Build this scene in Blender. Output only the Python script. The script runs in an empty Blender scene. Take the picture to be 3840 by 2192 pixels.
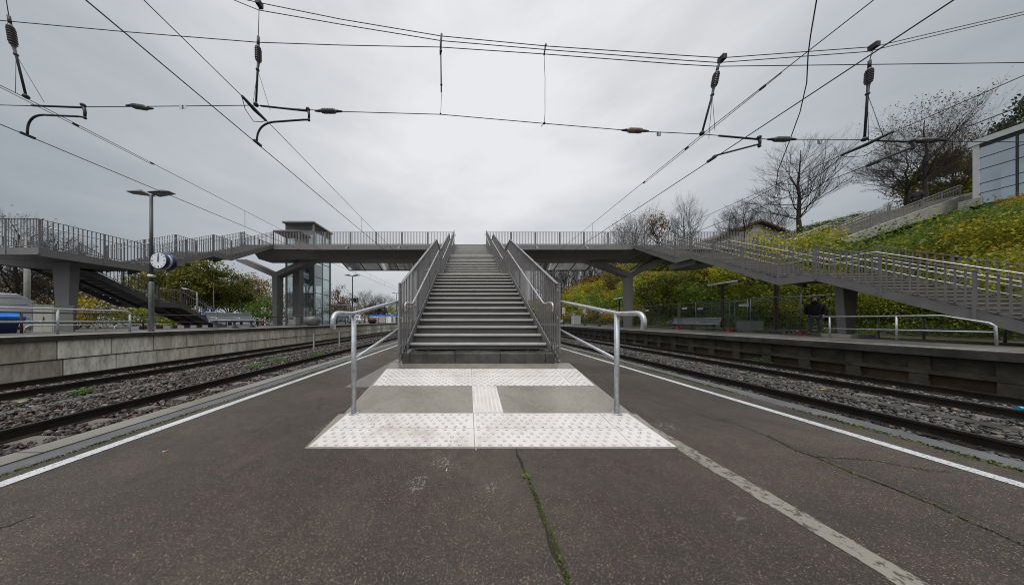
import bpy, math, random
import numpy as np
from mathutils import Vector, Matrix
R = math.radians
random.seed(7)
RNG = np.random.default_rng(7)
sc = bpy.context.scene
C = sc.collection

# ---------------------------------------------------------------- camera
F, PX, PY, HC = 870.0, 1755.0, 1201.0, 1.14
def P(x, y, Y):                      # a direction seen at a given distance -> point of the place
    return ((x - PX) / F * Y, Y, HC + (PY - y) / F * Y)
cd = bpy.data.cameras.new("camera")
cam = bpy.data.objects.new("camera", cd)
C.objects.link(cam)
cd.sensor_width = 36.0
cd.lens = 36.0 * F / 3840.0
cd.shift_x = (1920 - PX) / 3840.0
cd.shift_y = (PY - 1096) / 3840.0
cd.clip_start = 0.05
cd.clip_end = 3000
cam.location = (0, 0, HC)
cam.rotation_euler = (R(90), 0, 0)
sc.camera = cam
sc.render.resolution_x, sc.render.resolution_y = 1024, 584

# ---------------------------------------------------------------- sky and sun
SUN_EL, SUN_AZ = R(58), R(200)       # azimuth measured from +Y clockwise
w = bpy.data.worlds.new("World")
sc.world = w
w.use_nodes = True
nt = w.node_tree
nt.nodes.clear()
def N(t, kind, **kw):
    n = t.nodes.new(kind)
    for k, v in kw.items():
        setattr(n, k, v)
    return n
def L(t, a, b):
    t.links.new(a, b)
out = N(nt, "ShaderNodeOutputWorld")
bg = N(nt, "ShaderNodeBackground")
bg.inputs[1].default_value = 0.1
L(nt, bg.outputs[0], out.inputs[0])
sky = N(nt, "ShaderNodeTexSky", sky_type='NISHITA', sun_disc=False)
sky.sun_elevation = SUN_EL
sky.sun_rotation = SUN_AZ
sky.dust_density = 4.0
tc = N(nt, "ShaderNodeTexCoord")
dotn = N(nt, "ShaderNodeVectorMath", operation='DOT_PRODUCT')
L(nt, tc.outputs["Generated"], dotn.inputs[0])
dotn.inputs[1].default_value = (0.042, 0.725, 0.688)
mp = N(nt, "ShaderNodeMapping")
mp.inputs["Scale"].default_value = (1.0, 1.0, 3.2)
mp.inputs["Rotation"].default_value = (0.0, 0.0, 0.5)
L(nt, tc.outputs["Generated"], mp.inputs[0])
ns = N(nt, "ShaderNodeTexNoise")
ns.inputs["Scale"].default_value = 1.9
ns.inputs["Detail"].default_value = 5
ns.inputs["Roughness"].default_value = 0.56
L(nt, mp.outputs[0], ns.inputs["Vector"])
nsm = N(nt, "ShaderNodeMath", operation='MULTIPLY_ADD')      # (noise-.5)*.3
L(nt, ns.outputs["Fac"], nsm.inputs[0])
nsm.inputs[1].default_value = 0.46
nsm.inputs[2].default_value = -0.23
ad = N(nt, "ShaderNodeMath", operation='ADD')
L(nt, dotn.outputs["Value"], ad.inputs[0])
L(nt, nsm.outputs[0], ad.inputs[1])
rp = N(nt, "ShaderNodeValToRGB")
cr = rp.color_ramp
cr.elements[0].position = 0.30
cr.elements[0].color = (0.25, 0.275, 0.30, 1)
cr.elements[1].position = 1.0
cr.elements[1].color = (0.86, 0.87, 0.89, 1)
for p_, c_ in ((0.50, (0.37, 0.41, 0.445)), (0.72, (0.54, 0.565, 0.595)), (0.88, (0.71, 0.72, 0.745))):
    e = cr.elements.new(p_)
    e.color = (*c_, 1)
L(nt, ad.outputs[0], rp.inputs[0])
sep = N(nt, "ShaderNodeSeparateXYZ")
L(nt, tc.outputs["Generated"], sep.inputs[0])
zen = N(nt, "ShaderNodeMapRange")          # an overcast sky is brightest overhead
zen.inputs["From Min"].default_value = 0.86
zen.inputs["From Max"].default_value = 0.97
zen.inputs["To Min"].default_value = 10.0
zen.inputs["To Max"].default_value = 44.0
L(nt, sep.outputs["Z"], zen.inputs["Value"])
beh = N(nt, "ShaderNodeMapRange")          # the brighter half of the sky lies behind the viewer
beh.inputs["From Min"].default_value = 0.0
beh.inputs["From Max"].default_value = -0.5
beh.inputs["To Min"].default_value = 1.0
beh.inputs["To Max"].default_value = 3.2
L(nt, sep.outputs["Y"], beh.inputs["Value"])
zb_ = N(nt, "ShaderNodeMath", operation='MULTIPLY')
L(nt, zen.outputs[0], zb_.inputs[0])
low = N(nt, "ShaderNodeMapRange")          # low down behind the viewer buildings and trees keep the light back
low.inputs["From Min"].default_value = 0.12
low.inputs["From Max"].default_value = 0.55
L(nt, sep.outputs["Z"], low.inputs["Value"])
bm_ = N(nt, "ShaderNodeMath", operation='MULTIPLY_ADD')
bs_ = N(nt, "ShaderNodeMath", operation='SUBTRACT')
L(nt, beh.outputs[0], bs_.inputs[0]); bs_.inputs[1].default_value = 1.0
L(nt, bs_.outputs[0], bm_.inputs[0]); L(nt, low.outputs[0], bm_.inputs[1]); bm_.inputs[2].default_value = 1.0
L(nt, bm_.outputs[0], zb_.inputs[1])
scl = N(nt, "ShaderNodeVectorMath", operation='SCALE')
L(nt, rp.outputs[0], scl.inputs[0])
L(nt, zb_.outputs[0], scl.inputs["Scale"])
mx = N(nt, "ShaderNodeMixRGB")
mx.inputs[0].default_value = 0.93
L(nt, sky.outputs[0], mx.inputs[1])
L(nt, scl.outputs[0], mx.inputs[2])
L(nt, mx.outputs[0], bg.inputs[0])

sd = bpy.data.lights.new("sun", 'SUN')
sd.energy = 1.5
sd.angle = R(35)
sd.color = (1.0, 0.95, 0.88)
sun = bpy.data.objects.new("sun", sd)
C.objects.link(sun)
sdir = Vector((math.sin(SUN_AZ) * math.cos(SUN_EL), math.cos(SUN_AZ) * math.cos(SUN_EL), math.sin(SUN_EL)))
sun.rotation_euler = sdir.to_track_quat('Z', 'Y').to_euler()
sun.location = sdir * 60

sc.view_settings.view_transform = 'Standard'
sc.view_settings.look = 'None'
sc.view_settings.exposure = 0.0
sc.view_settings.gamma = 1.0
sc.render.engine = 'CYCLES'
sc.cycles.max_bounces = 6
sc.cycles.transparent_max_bounces = 12
sc.cycles.use_denoising = True
sc.cycles.filter_width = 1.05

# ---------------------------------------------------------------- helpers
class MB:
    def __init__(self):
        self.v, self.f, self.s, self.mi, self.m = [], [], [], [], 0
    def add(self, vs, fs, smooth=False):
        b = len(self.v)
        self.v.extend([tuple(p) for p in vs])
        for f in fs:
            self.f.append(tuple(i + b for i in f))
            self.s.append(smooth)
            self.mi.append(self.m)
        return self
    def hexa(self, p):               # 4 bottom ccw, 4 top ccw
        return self.add(p, [(3, 2, 1, 0), (4, 5, 6, 7), (0, 1, 5, 4), (1, 2, 6, 5), (2, 3, 7, 6), (3, 0, 4, 7)])
    def bx(self, x0, x1, y0, y1, z0, z1):
        return self.hexa([(x0, y0, z0), (x1, y0, z0), (x1, y1, z0), (x0, y1, z0), (x0, y0, z1), (x1, y0, z1), (x1, y1, z1), (x0, y1, z1)])
    def quad(self, a, b, c, d):
        return self.add([a, b, c, d], [(0, 1, 2, 3)])
    def beam(self, p, q, wd, ht, up=(0, 0, 1)):
        p, q, up = Vector(p), Vector(q), Vector(up)
        d = (q - p).normalized()
        s = d.cross(up)
        if s.length < 1e-4:
            s = d.cross(Vector((0, 1, 0)))
        s.normalize()
        u = s.cross(d).normalized()
        s, u = s * wd / 2, u * ht / 2
        return self.hexa([p - s - u, p + s - u, q + s - u, q - s - u, p - s + u, p + s + u, q + s + u, q - s + u])
    def vbar(self, x, y, z0, z1, ax, ay):
        return self.bx(x - ax / 2, x + ax / 2, y - ay / 2, y + ay / 2, z0, z1)
    def tube(self, pts, r, n=8, cap=True, smooth=True):
        pts = [Vector(p) for p in pts]
        k = len(pts)
        rs = r if isinstance(r, (list, tuple)) else [r] * k
        vs, fs = [], []
        u = None
        for i in range(k):
            d = (pts[min(i + 1, k - 1)] - pts[max(i - 1, 0)])
            if d.length < 1e-9:
                d = Vector((0, 0, 1))
            d.normalize()
            if u is None:
                u = d.orthogonal().normalized()
            else:
                u = (u - d * u.dot(d))
                if u.length < 1e-6:
                    u = d.orthogonal()
                u.normalize()
            b = d.cross(u)
            for j in range(n):
                a = 2 * math.pi * j / n
                vs.append(pts[i] + (u * math.cos(a) + b * math.sin(a)) * rs[i])
        for i in range(k - 1):
            for j in range(n):
                j2 = (j + 1) % n
                fs.append((i * n + j, i * n + j2, (i + 1) * n + j2, (i + 1) * n + j))
        self.add(vs, fs, smooth)
        if cap and n > 2:
            b = len(self.v) - len(vs)
            for ring in (list(range(n))[::-1], [(k - 1) * n + j for j in range(n)]):
                self.f.append(tuple(b + i for i in ring)); self.s.append(False); self.mi.append(self.m)
        return self
    def lathe(self, prof, c=(0, 0, 0), n=24, M=None, smooth=True, cap=True):
        vs, fs = [], []
        for r, z in prof:
            for j in range(n):
                a = 2 * math.pi * j / n
                p = Vector((r * math.cos(a), r * math.sin(a), z))
                if M is not None:
                    p = M @ p
                vs.append(p + Vector(c))
        for i in range(len(prof) - 1):
            for j in range(n):
                j2 = (j + 1) % n
                fs.append((i * n + j, i * n + j2, (i + 1) * n + j2, (i + 1) * n + j))
        self.add(vs, fs, smooth)
        if not cap: return self
        b = len(self.v) - len(vs)
        for ring in (list(range(n))[::-1], [(len(prof) - 1) * n + j for j in range(n)]):
            self.f.append(tuple(b + i for i in ring)); self.s.append(False); self.mi.append(self.m)
        return self
    def prism(self, poly, axis, a, b):
        def pt(u, v, t):
            return {'x': (t, u, v), 'y': (u, t, v), 'z': (u, v, t)}[axis]
        n = len(poly)
        vs = [pt(u, v, a) for u, v in poly] + [pt(u, v, b) for u, v in poly]
        fs = [tuple(range(n))[::-1], tuple(range(n, 2 * n))]
        for i in range(n):
            j = (i + 1) % n
            fs.append((i, j, n + j, n + i))
        return self.add(vs, fs)
    def ball(self, c, rx, ry=None, rz=None, n=12, m=8):
        ry = rx if ry is None else ry
        rz = rx if rz is None else rz
        prof = [(max(1e-4, math.sin(math.pi * i / m)), -math.cos(math.pi * i / m)) for i in range(m + 1)]
        return self.lathe(prof, c, n, Matrix(((rx, 0, 0), (0, ry, 0), (0, 0, rz))))
    def build(self, name, mat, parent=None, bevel=0, recalc=True):
        me = bpy.data.meshes.new(name)
        me.from_pydata(self.v, [], self.f)
        me.polygons.foreach_set("use_smooth", self.s)
        mats = mat if isinstance(mat, (list, tuple)) else [mat]
        for m in mats:
            me.materials.append(m)
        if len(mats) > 1:
            me.polygons.foreach_set("material_index", self.mi)
        me.update()
        o = bpy.data.objects.new(name, me)
        C.objects.link(o)
        if parent is not None:
            adopt(o, parent)
        if bevel:
            b = o.modifiers.new("bevel", 'BEVEL')
            b.width = bevel; b.segments = 2; b.limit_method = 'ANGLE'; b.angle_limit = R(40)
        return o

def adopt(o, parent):
    o.parent = parent
    # meshes are modelled in the frame in which the parent's own location is given
    if parent.get("frame") == "world":
        o.matrix_parent_inverse = Matrix.Translation(-Vector(parent.location))
def thing(name, label, cat, loc=(0, 0, 0), group=None, world=True):
    o = bpy.data.objects.new(name, None)
    C.objects.link(o)
    o.empty_display_size = 0.2
    o.location = loc
    if world:
        o["frame"] = "world"
    return tag(o, label, cat, group)
def tag(o, label, cat, group=None, kind=None):
    if label: o["label"] = label
    if cat: o["category"] = cat
    if group: o["group"] = group
    if kind: o["kind"] = kind
    return o
def struct(o):
    o["kind"] = "structure"
    return o
def kids(o):
    return [c for c in ALLKIDS.get(o.name, [])]
ALLKIDS = {}
def index_children():
    ALLKIDS.clear()
    for o in bpy.data.objects:
        if o.parent:
            ALLKIDS.setdefault(o.parent.name, []).append(o)
def copy_tree(o, parent=None):
    c = o.copy()
    C.objects.link(c)
    if parent is not None:
        c.parent = parent
        c.matrix_parent_inverse = o.matrix_parent_inverse.copy()
    for ch in list(o.children):
        copy_tree(ch, c)
    return c
def place(o, loc, rz=0.0, s=1.0):
    o.location = loc
    o.rotation_euler = (0, 0, rz)
    o.scale = (s, s, s) if not isinstance(s, (tuple, list)) else s
    return o

def npmesh(name, V, Fq, mat, parent=None, smooth=False):
    me = bpy.data.meshes.new(name)
    nv, nf, k = len(V), len(Fq), Fq.shape[1]
    me.vertices.add(nv)
    me.vertices.foreach_set("co", np.ascontiguousarray(V, dtype=np.float32).ravel())
    me.loops.add(nf * k)
    me.loops.foreach_set("vertex_index", np.ascontiguousarray(Fq, dtype=np.int32).ravel())
    me.polygons.add(nf)
    me.polygons.foreach_set("loop_start", np.arange(0, nf * k, k, dtype=np.int32))
    try:
        me.polygons.foreach_set("loop_total", np.full(nf, k, dtype=np.int32))
    except Exception:
        pass
    me.polygons.foreach_set("use_smooth", np.full(nf, smooth, dtype=bool))
    me.materials.append(mat)
    me.update(calc_edges=True)
    me.validate()
    o = bpy.data.objects.new(name, me)
    C.objects.link(o)
    if parent is not None:
        adopt(o, parent)
    return o

# ---------------------------------------------------------------- materials
def newmat(name):
    m = bpy.data.materials.new(name)
    m.use_nodes = True
    t = m.node_tree
    b = t.nodes["Principled BSDF"]
    return m, t, b
def coords(t, scale=(1, 1, 1), kind="Object"):
    c = N(t, "ShaderNodeTexCoord")
    mpn = N(t, "ShaderNodeMapping")
    mpn.inputs["Scale"].default_value = scale
    L(t, c.outputs[kind], mpn.inputs[0])
    return mpn.outputs[0]
def noise(t, vec, scale, detail=4, rough=0.55, dist=0.0):
    n = N(t, "ShaderNodeTexNoise")
    n.inputs["Scale"].default_value = scale
    n.inputs["Detail"].default_value = detail
    n.inputs["Roughness"].default_value = rough
    n.inputs["Distortion"].default_value = dist
    L(t, vec, n.inputs["Vector"])
    return n.outputs["Fac"]
def ramp(t, fac, stops, interp='LINEAR'):
    r_ = N(t, "ShaderNodeValToRGB")
    cr_ = r_.color_ramp
    cr_.interpolation = interp
    while len(cr_.elements) > 1:
        cr_.elements.remove(cr_.elements[-1])
    for i, (p_, c_) in enumerate(stops):
        e_ = cr_.elements[0] if i == 0 else cr_.elements.new(p_)
        e_.position = p_
        c_ = (c_, c_, c_) if isinstance(c_, (int, float)) else c_
        e_.color = (*c_, 1)
    L(t, fac, r_.inputs[0])
    return r_.outputs[0]
def mixc(t, fac, a, b, mode='MIX'):
    m_ = N(t, "ShaderNodeMixRGB", blend_type=mode)
    for i_, v_ in enumerate((fac, a, b)):
        s_ = m_.inputs[i_]
        if isinstance(v_, (int, float)):
            s_.default_value = v_ if i_ == 0 else (v_, v_, v_, 1)
        elif isinstance(v_, tuple):
            s_.default_value = (*v_, 1)
        else:
            L(t, v_, s_)
    return m_.outputs[0]
def math_(t, op, a, b=0.0, c=0.0):
    m_ = N(t, "ShaderNodeMath", operation=op)
    for s_, v_ in zip(m_.inputs, (a, b, c)):
        if isinstance(v_, (int, float)):
            s_.default_value = v_
        else:
            L(t, v_, s_)
    return m_.outputs[0]
def bump(t, b, h, strength=0.3, dist=0.01):
    bn = N(t, "ShaderNodeBump")
    bn.inputs["Strength"].default_value = strength
    bn.inputs["Distance"].default_value = dist
    L(t, h, bn.inputs["Height"])
    L(t, bn.outputs[0], b.inputs["Normal"])
def mat(name, col, rough=0.6, metal=0.0, var=0.15, vscale=3.0, bscale=0, bstr=0.2, bdist=0.005, spec=0.5, stretch=(1, 1, 1), fine=0.0):
    m, t, b = newmat(name)
    b.inputs["Roughness"].default_value = rough
    b.inputs["Metallic"].default_value = metal
    b.inputs["Specular IOR Level"].default_value = spec
    v = coords(t, stretch)
    n1 = noise(t, v, vscale, 5)
    lo = tuple(c * (1 - var) for c in col)
    hi = tuple(min(1, c * (1 + var)) for c in col)
    colr = ramp(t, n1, [(0.3, lo), (0.7, hi)])
    if fine:
        n2 = noise(t, v, vscale * 14, 3)
        colr = mixc(t, fine, colr, ramp(t, n2, [(0.35, 0.35), (0.65, 1.0)]), 'MULTIPLY')
    L(t, colr, b.inputs["Base Color"])
    rr = ramp(t, n1, [(0.3, max(0.05, rough - 0.1)), (0.7, min(1, rough + 0.1))])
    L(t, rr, b.inputs["Roughness"])
    if bscale:
        bump(t, b, noise(t, v, bscale, 4), bstr, bdist)
    return m
# ---------------------------------------------------------------- special materials
def asphalt(name, base, specks=True, cracks=False):
    m, t, b = newmat(name)
    v = coords(t)
    big = noise(t, v, 0.9, 5, 0.6)
    mid = noise(t, v, 9, 4, 0.6)
    grain = noise(t, v, 90, 3, 0.7)
    c0 = tuple(x * 0.72 for x in base)
    c1 = tuple(x * 1.25 for x in base)
    col = ramp(t, big, [(0.3, c0), (0.7, c1)])
    col = mixc(t, 0.7, col, ramp(t, mid, [(0.3, 0.62), (0.7, 1.2)]), 'MULTIPLY')
    huge = noise(t, v, 0.33, 4, 0.55, 0.6)
    col = mixc(t, 1.0, col, ramp(t, huge, [(0.34, 0.62), (0.5, 0.95), (0.66, 1.28)]), 'MULTIPLY')
    col = mixc(t, 0.9, col, ramp(t, grain, [(0.32, 0.35), (0.68, 1.5)]), 'MULTIPLY')
    if specks:
        for scale, thr, tint in ((120, 0.91, (0.22, 0.16, 0.095)), (200, 0.76, (0.17, 0.135, 0.10))):
            vo = N(t, "ShaderNodeTexVoronoi")
            vo.inputs["Scale"].default_value = scale
            L(t, v, vo.inputs["Vector"])
            sx = N(t, "ShaderNodeSeparateColor")
            L(t, vo.outputs["Color"], sx.inputs[0])
            pick = math_(t, 'GREATER_THAN', sx.outputs[0], thr)
            near = math_(t, 'LESS_THAN', vo.outputs["Distance"], 0.36)
            fac = math_(t, 'MULTIPLY', pick, near)
            tintc = mixc(t, sx.outputs[1], tint, tuple(min(1, x * 1.9 + 0.03) for x in tint))
            col = mixc(t, math_(t, 'MULTIPLY', fac, 0.7), col, tintc)
    if cracks:
        sp = N(t, "ShaderNodeSeparateXYZ")
        L(t, v, sp.inputs[0])
        wob = noise(t, v, 2.2, 4, 0.7)
        wf = math_(t, 'MULTIPLY_ADD', wob, 0.16, -0.08)
        fine_ = math_(t, 'MULTIPLY_ADD', noise(t, v, 40, 3), 0.02, -0.01)
        xx = math_(t, 'ADD', math_(t, 'ADD', sp.outputs["X"], wf), fine_)
        for x0, wd, soft in ((2.95, 0.006, 0.012),):
            d_ = math_(t, 'ABSOLUTE', math_(t, 'SUBTRACT', xx, x0))
            f_ = N(t, "ShaderNodeMapRange")
            f_.inputs["From Min"].default_value = wd
            f_.inputs["From Max"].default_value = soft
            f_.inputs["To Min"].default_value = 0.85
            f_.inputs["To Max"].default_value = 0.0
            L(t, d_, f_.inputs["Value"])
            col = mixc(t, f_.outputs[0], col, (0.012, 0.011, 0.010))
        # irregular crazing, mostly on the right of the ramp
        vo = N(t, "ShaderNodeTexVoronoi", feature='DISTANCE_TO_EDGE')
        vo.inputs["Scale"].default_value = 0.75
        dv = N(t, "ShaderNodeVectorMath", operation='ADD')
        nz = N(t, "ShaderNodeTexNoise")
        nz.inputs["Scale"].default_value = 3.0
        nz.inputs["Detail"].default_value = 5
        L(t, v, nz.inputs["Vector"])
        sc_ = N(t, "ShaderNodeVectorMath", operation='SCALE')
        sc_.inputs["Scale"].default_value = 0.35
        L(t, nz.outputs["Color"], sc_.inputs[0])
        L(t, v, dv.inputs[0]); L(t, sc_.outputs[0], dv.inputs[1])
        L(t, dv.outputs[0], vo.inputs["Vector"])
        f_ = math_(t, 'LESS_THAN', vo.outputs["Distance"], 0.006)
        msk = math_(t, 'MULTIPLY', math_(t, 'GREATER_THAN', sp.outputs["Y"], 2.6), math_(t, 'GREATER_THAN', noise(t, v, 0.8, 2), 0.5))
        col = mixc(t, math_(t, 'MULTIPLY', math_(t, 'MULTIPLY', f_, msk), 0.8), col, (0.014, 0.013, 0.012))
        # worn pale dabs of old adhesive
        for (cx, cy, rr) in ((-0.20, 1.86, 0.16), (-0.36, 1.62, 0.14), (0.16, 1.60, 0.10), (-1.5, 2.45, 0.28), (2.15, 2.5, 0.22), (1.55, 1.35, 0.07)):
            ds = N(t, "ShaderNodeVectorMath", operation='DISTANCE')
            L(t, v, ds.inputs[0]); ds.inputs[1].default_value = (cx, cy, 0)
            f1 = N(t, "ShaderNodeMapRange")
            f1.inputs["From Min"].default_value = rr
            f1.inputs["From Max"].default_value = rr * 0.3
            L(t, ds.outputs["Value"], f1.inputs["Value"])
            f2 = math_(t, 'GREATER_THAN', math_(t, 'ADD', noise(t, v, 34, 4, 0.7), math_(t, 'MULTIPLY', f1.outputs[0], 0.16)), 0.70)
            col = mixc(t, math_(t, 'MULTIPLY', math_(t, 'MULTIPLY', f2, math_(t, 'GREATER_THAN', f1.outputs[0], 0.02)), 0.5), col, (0.27, 0.26, 0.24))
    L(t, col, b.inputs["Base Color"])
    damp = noise(t, v, 0.55, 5, 0.6, 0.8)
    col = mixc(t, ramp(t, damp, [(0.52, 0.0), (0.64, 0.42)]), col, (0.022, 0.018, 0.015))
    L(t, col, b.inputs["Base Color"])
    L(t, ramp(t, damp, [(0.40, 0.72), (0.62, 0.36)]), b.inputs["Roughness"])
    b.inputs["Specular IOR Level"].default_value = 0.4
    bump(t, b, grain, 0.5, 0.004)
    return m
M = {}
M['asphalt'] = asphalt("damp asphalt", (0.054, 0.0405, 0.0305), True, True)
M['asphalt_far'] = asphalt("grey asphalt", (0.13, 0.12, 0.105), False)
M['parking'] = asphalt("parking asphalt", (0.10, 0.095, 0.09), False)

def worn_paint(name, base, under, scale=60, thr=0.44):
    m, t, b = newmat(name)
    v = coords(t)
    n1 = noise(t, v, scale, 4, 0.75)
    n2 = noise(t, v, 1.3, 3)
    f = ramp(t, math_(t, 'ADD', n1, math_(t, 'MULTIPLY', n2, 0.15)), [(thr - 0.03, 0.0), (thr + 0.03, 1.0)])
    col = mixc(t, f, under, ramp(t, n2, [(0.3, tuple(c * 0.85 for c in base)), (0.7, base)]))
    L(t, col, b.inputs["Base Color"])
    b.inputs["Roughness"].default_value = 0.6
    return m
M['line'] = worn_paint("worn white paint", (0.52, 0.52, 0.515), (0.085, 0.076, 0.068), 65, 0.50)
M['tactile'] = None
def tactile_mat():
    m, t, b = newmat("white tactile plastic")
    v = coords(t)
    n1 = noise(t, v, 2.0, 5, 0.65)
    n2 = noise(t, v, 60, 4, 0.7)
    col = ramp(t, n1, [(0.33, (0.44, 0.39, 0.345)), (0.46, (0.56, 0.52, 0.495)), (0.62, (0.62, 0.585, 0.56))])
    col = mixc(t, 0.5, col, ramp(t, n2, [(0.28, (0.48, 0.42, 0.36)), (0.40, (1, 1, 1))]), 'MULTIPLY')
    L(t, col, b.inputs["Base Color"])
    b.inputs["Roughness"].default_value = 0.5
    return m
M['tactile'] = tactile_mat()
M['tactile_edge'] = mat("tactile dome", (0.535, 0.495, 0.465), 0.55, var=0.12, vscale=6)
def concrete_mat(name, c0, c1, rough0, rough1, stain=0.3, vs=1.2, stretch=(1, 1, 1), island=0.0):
    m, t, b = newmat(name)
    v = coords(t, stretch)
    n1 = noise(t, v, vs, 6, 0.62)
    n2 = noise(t, v, vs * 22, 3, 0.6)
    col = ramp(t, n1, [(0.3, c0), (0.7, c1)])
    col = mixc(t, 0.5, col, ramp(t, n2, [(0.3, 0.7), (0.7, 1.12)]), 'MULTIPLY')
    n3 = noise(t, v, vs * 3.1, 5, 0.7)
    col = mixc(t, stain, col, ramp(t, n3, [(0.36, 0.25), (0.52, 1.0)]), 'MULTIPLY')
    if island:
        g = N(t, "ShaderNodeNewGeometry")
        col = mixc(t, island, col, ramp(t, g.outputs["Random Per Island"], [(0, (0.58, 0.50, 0.37)), (0.25, (1.10, 1.07, 1.0)), (0.45, (0.72, 0.62, 0.45)), (0.7, (1.3, 1.3, 1.24)), (0.85, (0.85, 0.78, 0.66)), (1, (0.55, 0.52, 0.44))]), 'MULTIPLY')
    L(t, col, b.inputs["Base Color"])
    L(t, ramp(t, n1, [(0.35, rough0), (0.65, rough1)]), b.inputs["Roughness"])
    bump(t, b, n2, 0.15, 0.004)
    return m
M['slab'] = concrete_mat("smooth wet concrete", (0.165, 0.146, 0.118), (0.275, 0.248, 0.205), 0.12, 0.45, 0.15, 1.1)
M['step_stone'] = concrete_mat("dark wet stone", (0.05, 0.046, 0.04), (0.10, 0.092, 0.08), 0.10, 0.4, 0.3, 3)
M['edge_slab'] = concrete_mat("grey edge slab", (0.085, 0.083, 0.085), (0.13, 0.127, 0.13), 0.4, 0.6, 0.25, 2.0)
M['concrete'] = concrete_mat("pale concrete", (0.26, 0.25, 0.22), (0.40, 0.385, 0.345), 0.6, 0.85, 0.3, 1.6)
M['wall_block'] = concrete_mat("streaked concrete block", (0.50, 0.455, 0.375), (0.98, 0.94, 0.86), 0.7, 0.9, 0.42, 1.9, (1.5, 2.6, 0.55), 0.85)
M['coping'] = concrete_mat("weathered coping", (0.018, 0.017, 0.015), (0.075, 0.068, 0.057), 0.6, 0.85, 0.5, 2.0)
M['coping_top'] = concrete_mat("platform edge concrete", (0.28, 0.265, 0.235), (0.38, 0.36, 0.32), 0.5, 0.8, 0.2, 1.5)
M['mossy_wall'] = concrete_mat("dark mossy wall", (0.006, 0.006, 0.004), (0.092, 0.080, 0.056), 0.7, 0.95, 0.5, 1.7, (1, 1, 1.6))
M['brown_panel'] = concrete_mat("brown stained wall panel", (0.045, 0.030, 0.016), (0.125, 0.085, 0.048), 0.7, 0.95, 0.5, 1.4)
M['ballast_bed'] = concrete_mat("ballast bed", (0.02, 0.018, 0.016), (0.06, 0.052, 0.046), 0.8, 0.95, 0.5, 9)
M['sleeper'] = concrete_mat("sleeper concrete", (0.095, 0.084, 0.07), (0.18, 0.162, 0.138), 0.6, 0.9, 0.4, 4)
def grooved():
    m, t, b = newmat("grooved edge concrete")
    v = coords(t)
    sp = N(t, "ShaderNodeSeparateXYZ"); L(t, v, sp.inputs[0])
    s_ = math_(t, 'SINE', math_(t, 'MULTIPLY', sp.outputs["X"], 2 * math.pi / 0.026))
    n1 = noise(t, v, 1.7, 5)
    col = ramp(t, n1, [(0.3, (0.20, 0.185, 0.15)), (0.7, (0.31, 0.29, 0.25))])
    yj = math_(t, 'PINGPONG', sp.outputs["Y"], 0.5)
    col = mixc(t, math_(t, 'LESS_THAN', yj, 0.006), col, (0.04, 0.04, 0.035))
    col = mixc(t, 0.8, col, ramp(t, s_, [(0.1, 0.30), (0.55, 1.0)]), 'MULTIPLY')
    L(t, col, b.inputs["Base Color"])
    b.inputs["Roughness"].default_value = 0.7
    return m
M['grooved'] = grooved()
def pavers():
    m, t, b = newmat("block paving")
    v = coords(t)
    br = N(t, "ShaderNodeTexBrick")
    br.inputs["Scale"].default_value = 5.0
    br.inputs["Color1"].default_value = (0.20, 0.185, 0.165, 1)
    br.inputs["Color2"].default_value = (0.15, 0.14, 0.125, 1)
    br.inputs["Mortar"].default_value = (0.04, 0.04, 0.035, 1)
    br.inputs["Mortar Size"].default_value = 0.02
    L(t, v, br.inputs["Vector"])
    L(t, br.outputs["Color"], b.inputs["Base Color"])
    b.inputs["Roughness"].default_value = 0.5
    return m
M['pavers'] = pavers()

M['steel'] = mat("grey painted steel", (0.185, 0.172, 0.166), 0.48, 0.0, var=0.10, vscale=2.5, fine=0.10)
M['steel_dark'] = mat("grey painted steel deck", (0.066, 0.062, 0.060), 0.55, 0.0, var=0.12, vscale=1.5, fine=0.1)  # deck and tread paint, darkened further to stand for shade under the flights
M['riser'] = mat("riser steel", (0.10, 0.092, 0.088), 0.42, var=0.25, vscale=3, stretch=(0.6, 1, 3))
M['nosing'] = mat("worn step nosing", (0.55, 0.515, 0.475), 0.5, var=0.14, vscale=3, stretch=(1, 1, 6), fine=0.12)
M['nosing_dull'] = mat("dull step nosing", (0.17, 0.155, 0.14), 0.55, var=0.15)
M['stainless'] = mat("brushed stainless", (0.60, 0.57, 0.545), 0.34, 0.75, var=0.08, vscale=6)
M['galv'] = mat("galvanised steel", (0.48, 0.50, 0.515), 0.46, 0.55, var=0.22, vscale=22, fine=0.1)
M['galv_dull'] = mat("dull galvanised steel", (0.20, 0.21, 0.215), 0.5, 0.4, var=0.2, vscale=10)
M['darkmetal'] = mat("dark weathered metal", (0.030, 0.032, 0.031), 0.55, 0.3, var=0.4, vscale=14)
M['wire'] = mat("wire", (0.012, 0.011, 0.011), 0.6, 0.2, var=0.2)
M['wire_brown'] = mat("bronze wire", (0.045, 0.03, 0.028), 0.6, 0.2, var=0.2)
M['insul'] = mat("glazed insulator", (0.055, 0.045, 0.042), 0.25, var=0.3, vscale=20)
M['insul_grey'] = mat("grey insulator", (0.10, 0.10, 0.10), 0.4, var=0.3, vscale=20)
M['insul_tan'] = mat("tan insulator", (0.20, 0.165, 0.13), 0.35, var=0.4, vscale=9)
M['rail'] = mat("rusty rail web", (0.028, 0.021, 0.017), 0.6, 0.3, var=0.35, vscale=8, fine=0.3)
M['railhead'] = mat("rail running surface", (0.10, 0.095, 0.095), 0.3, 0.8, var=0.2, vscale=2, stretch=(6, 0.3, 1))
M['white'] = mat("white paint", (0.80, 0.81, 0.82), 0.4, var=0.05)
M['whitepl'] = mat("white plastic", (0.62, 0.64, 0.66), 0.45, var=0.06)
M['navy'] = mat("navy enamel", (0.012, 0.02, 0.085), 0.35, var=0.1)
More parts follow.
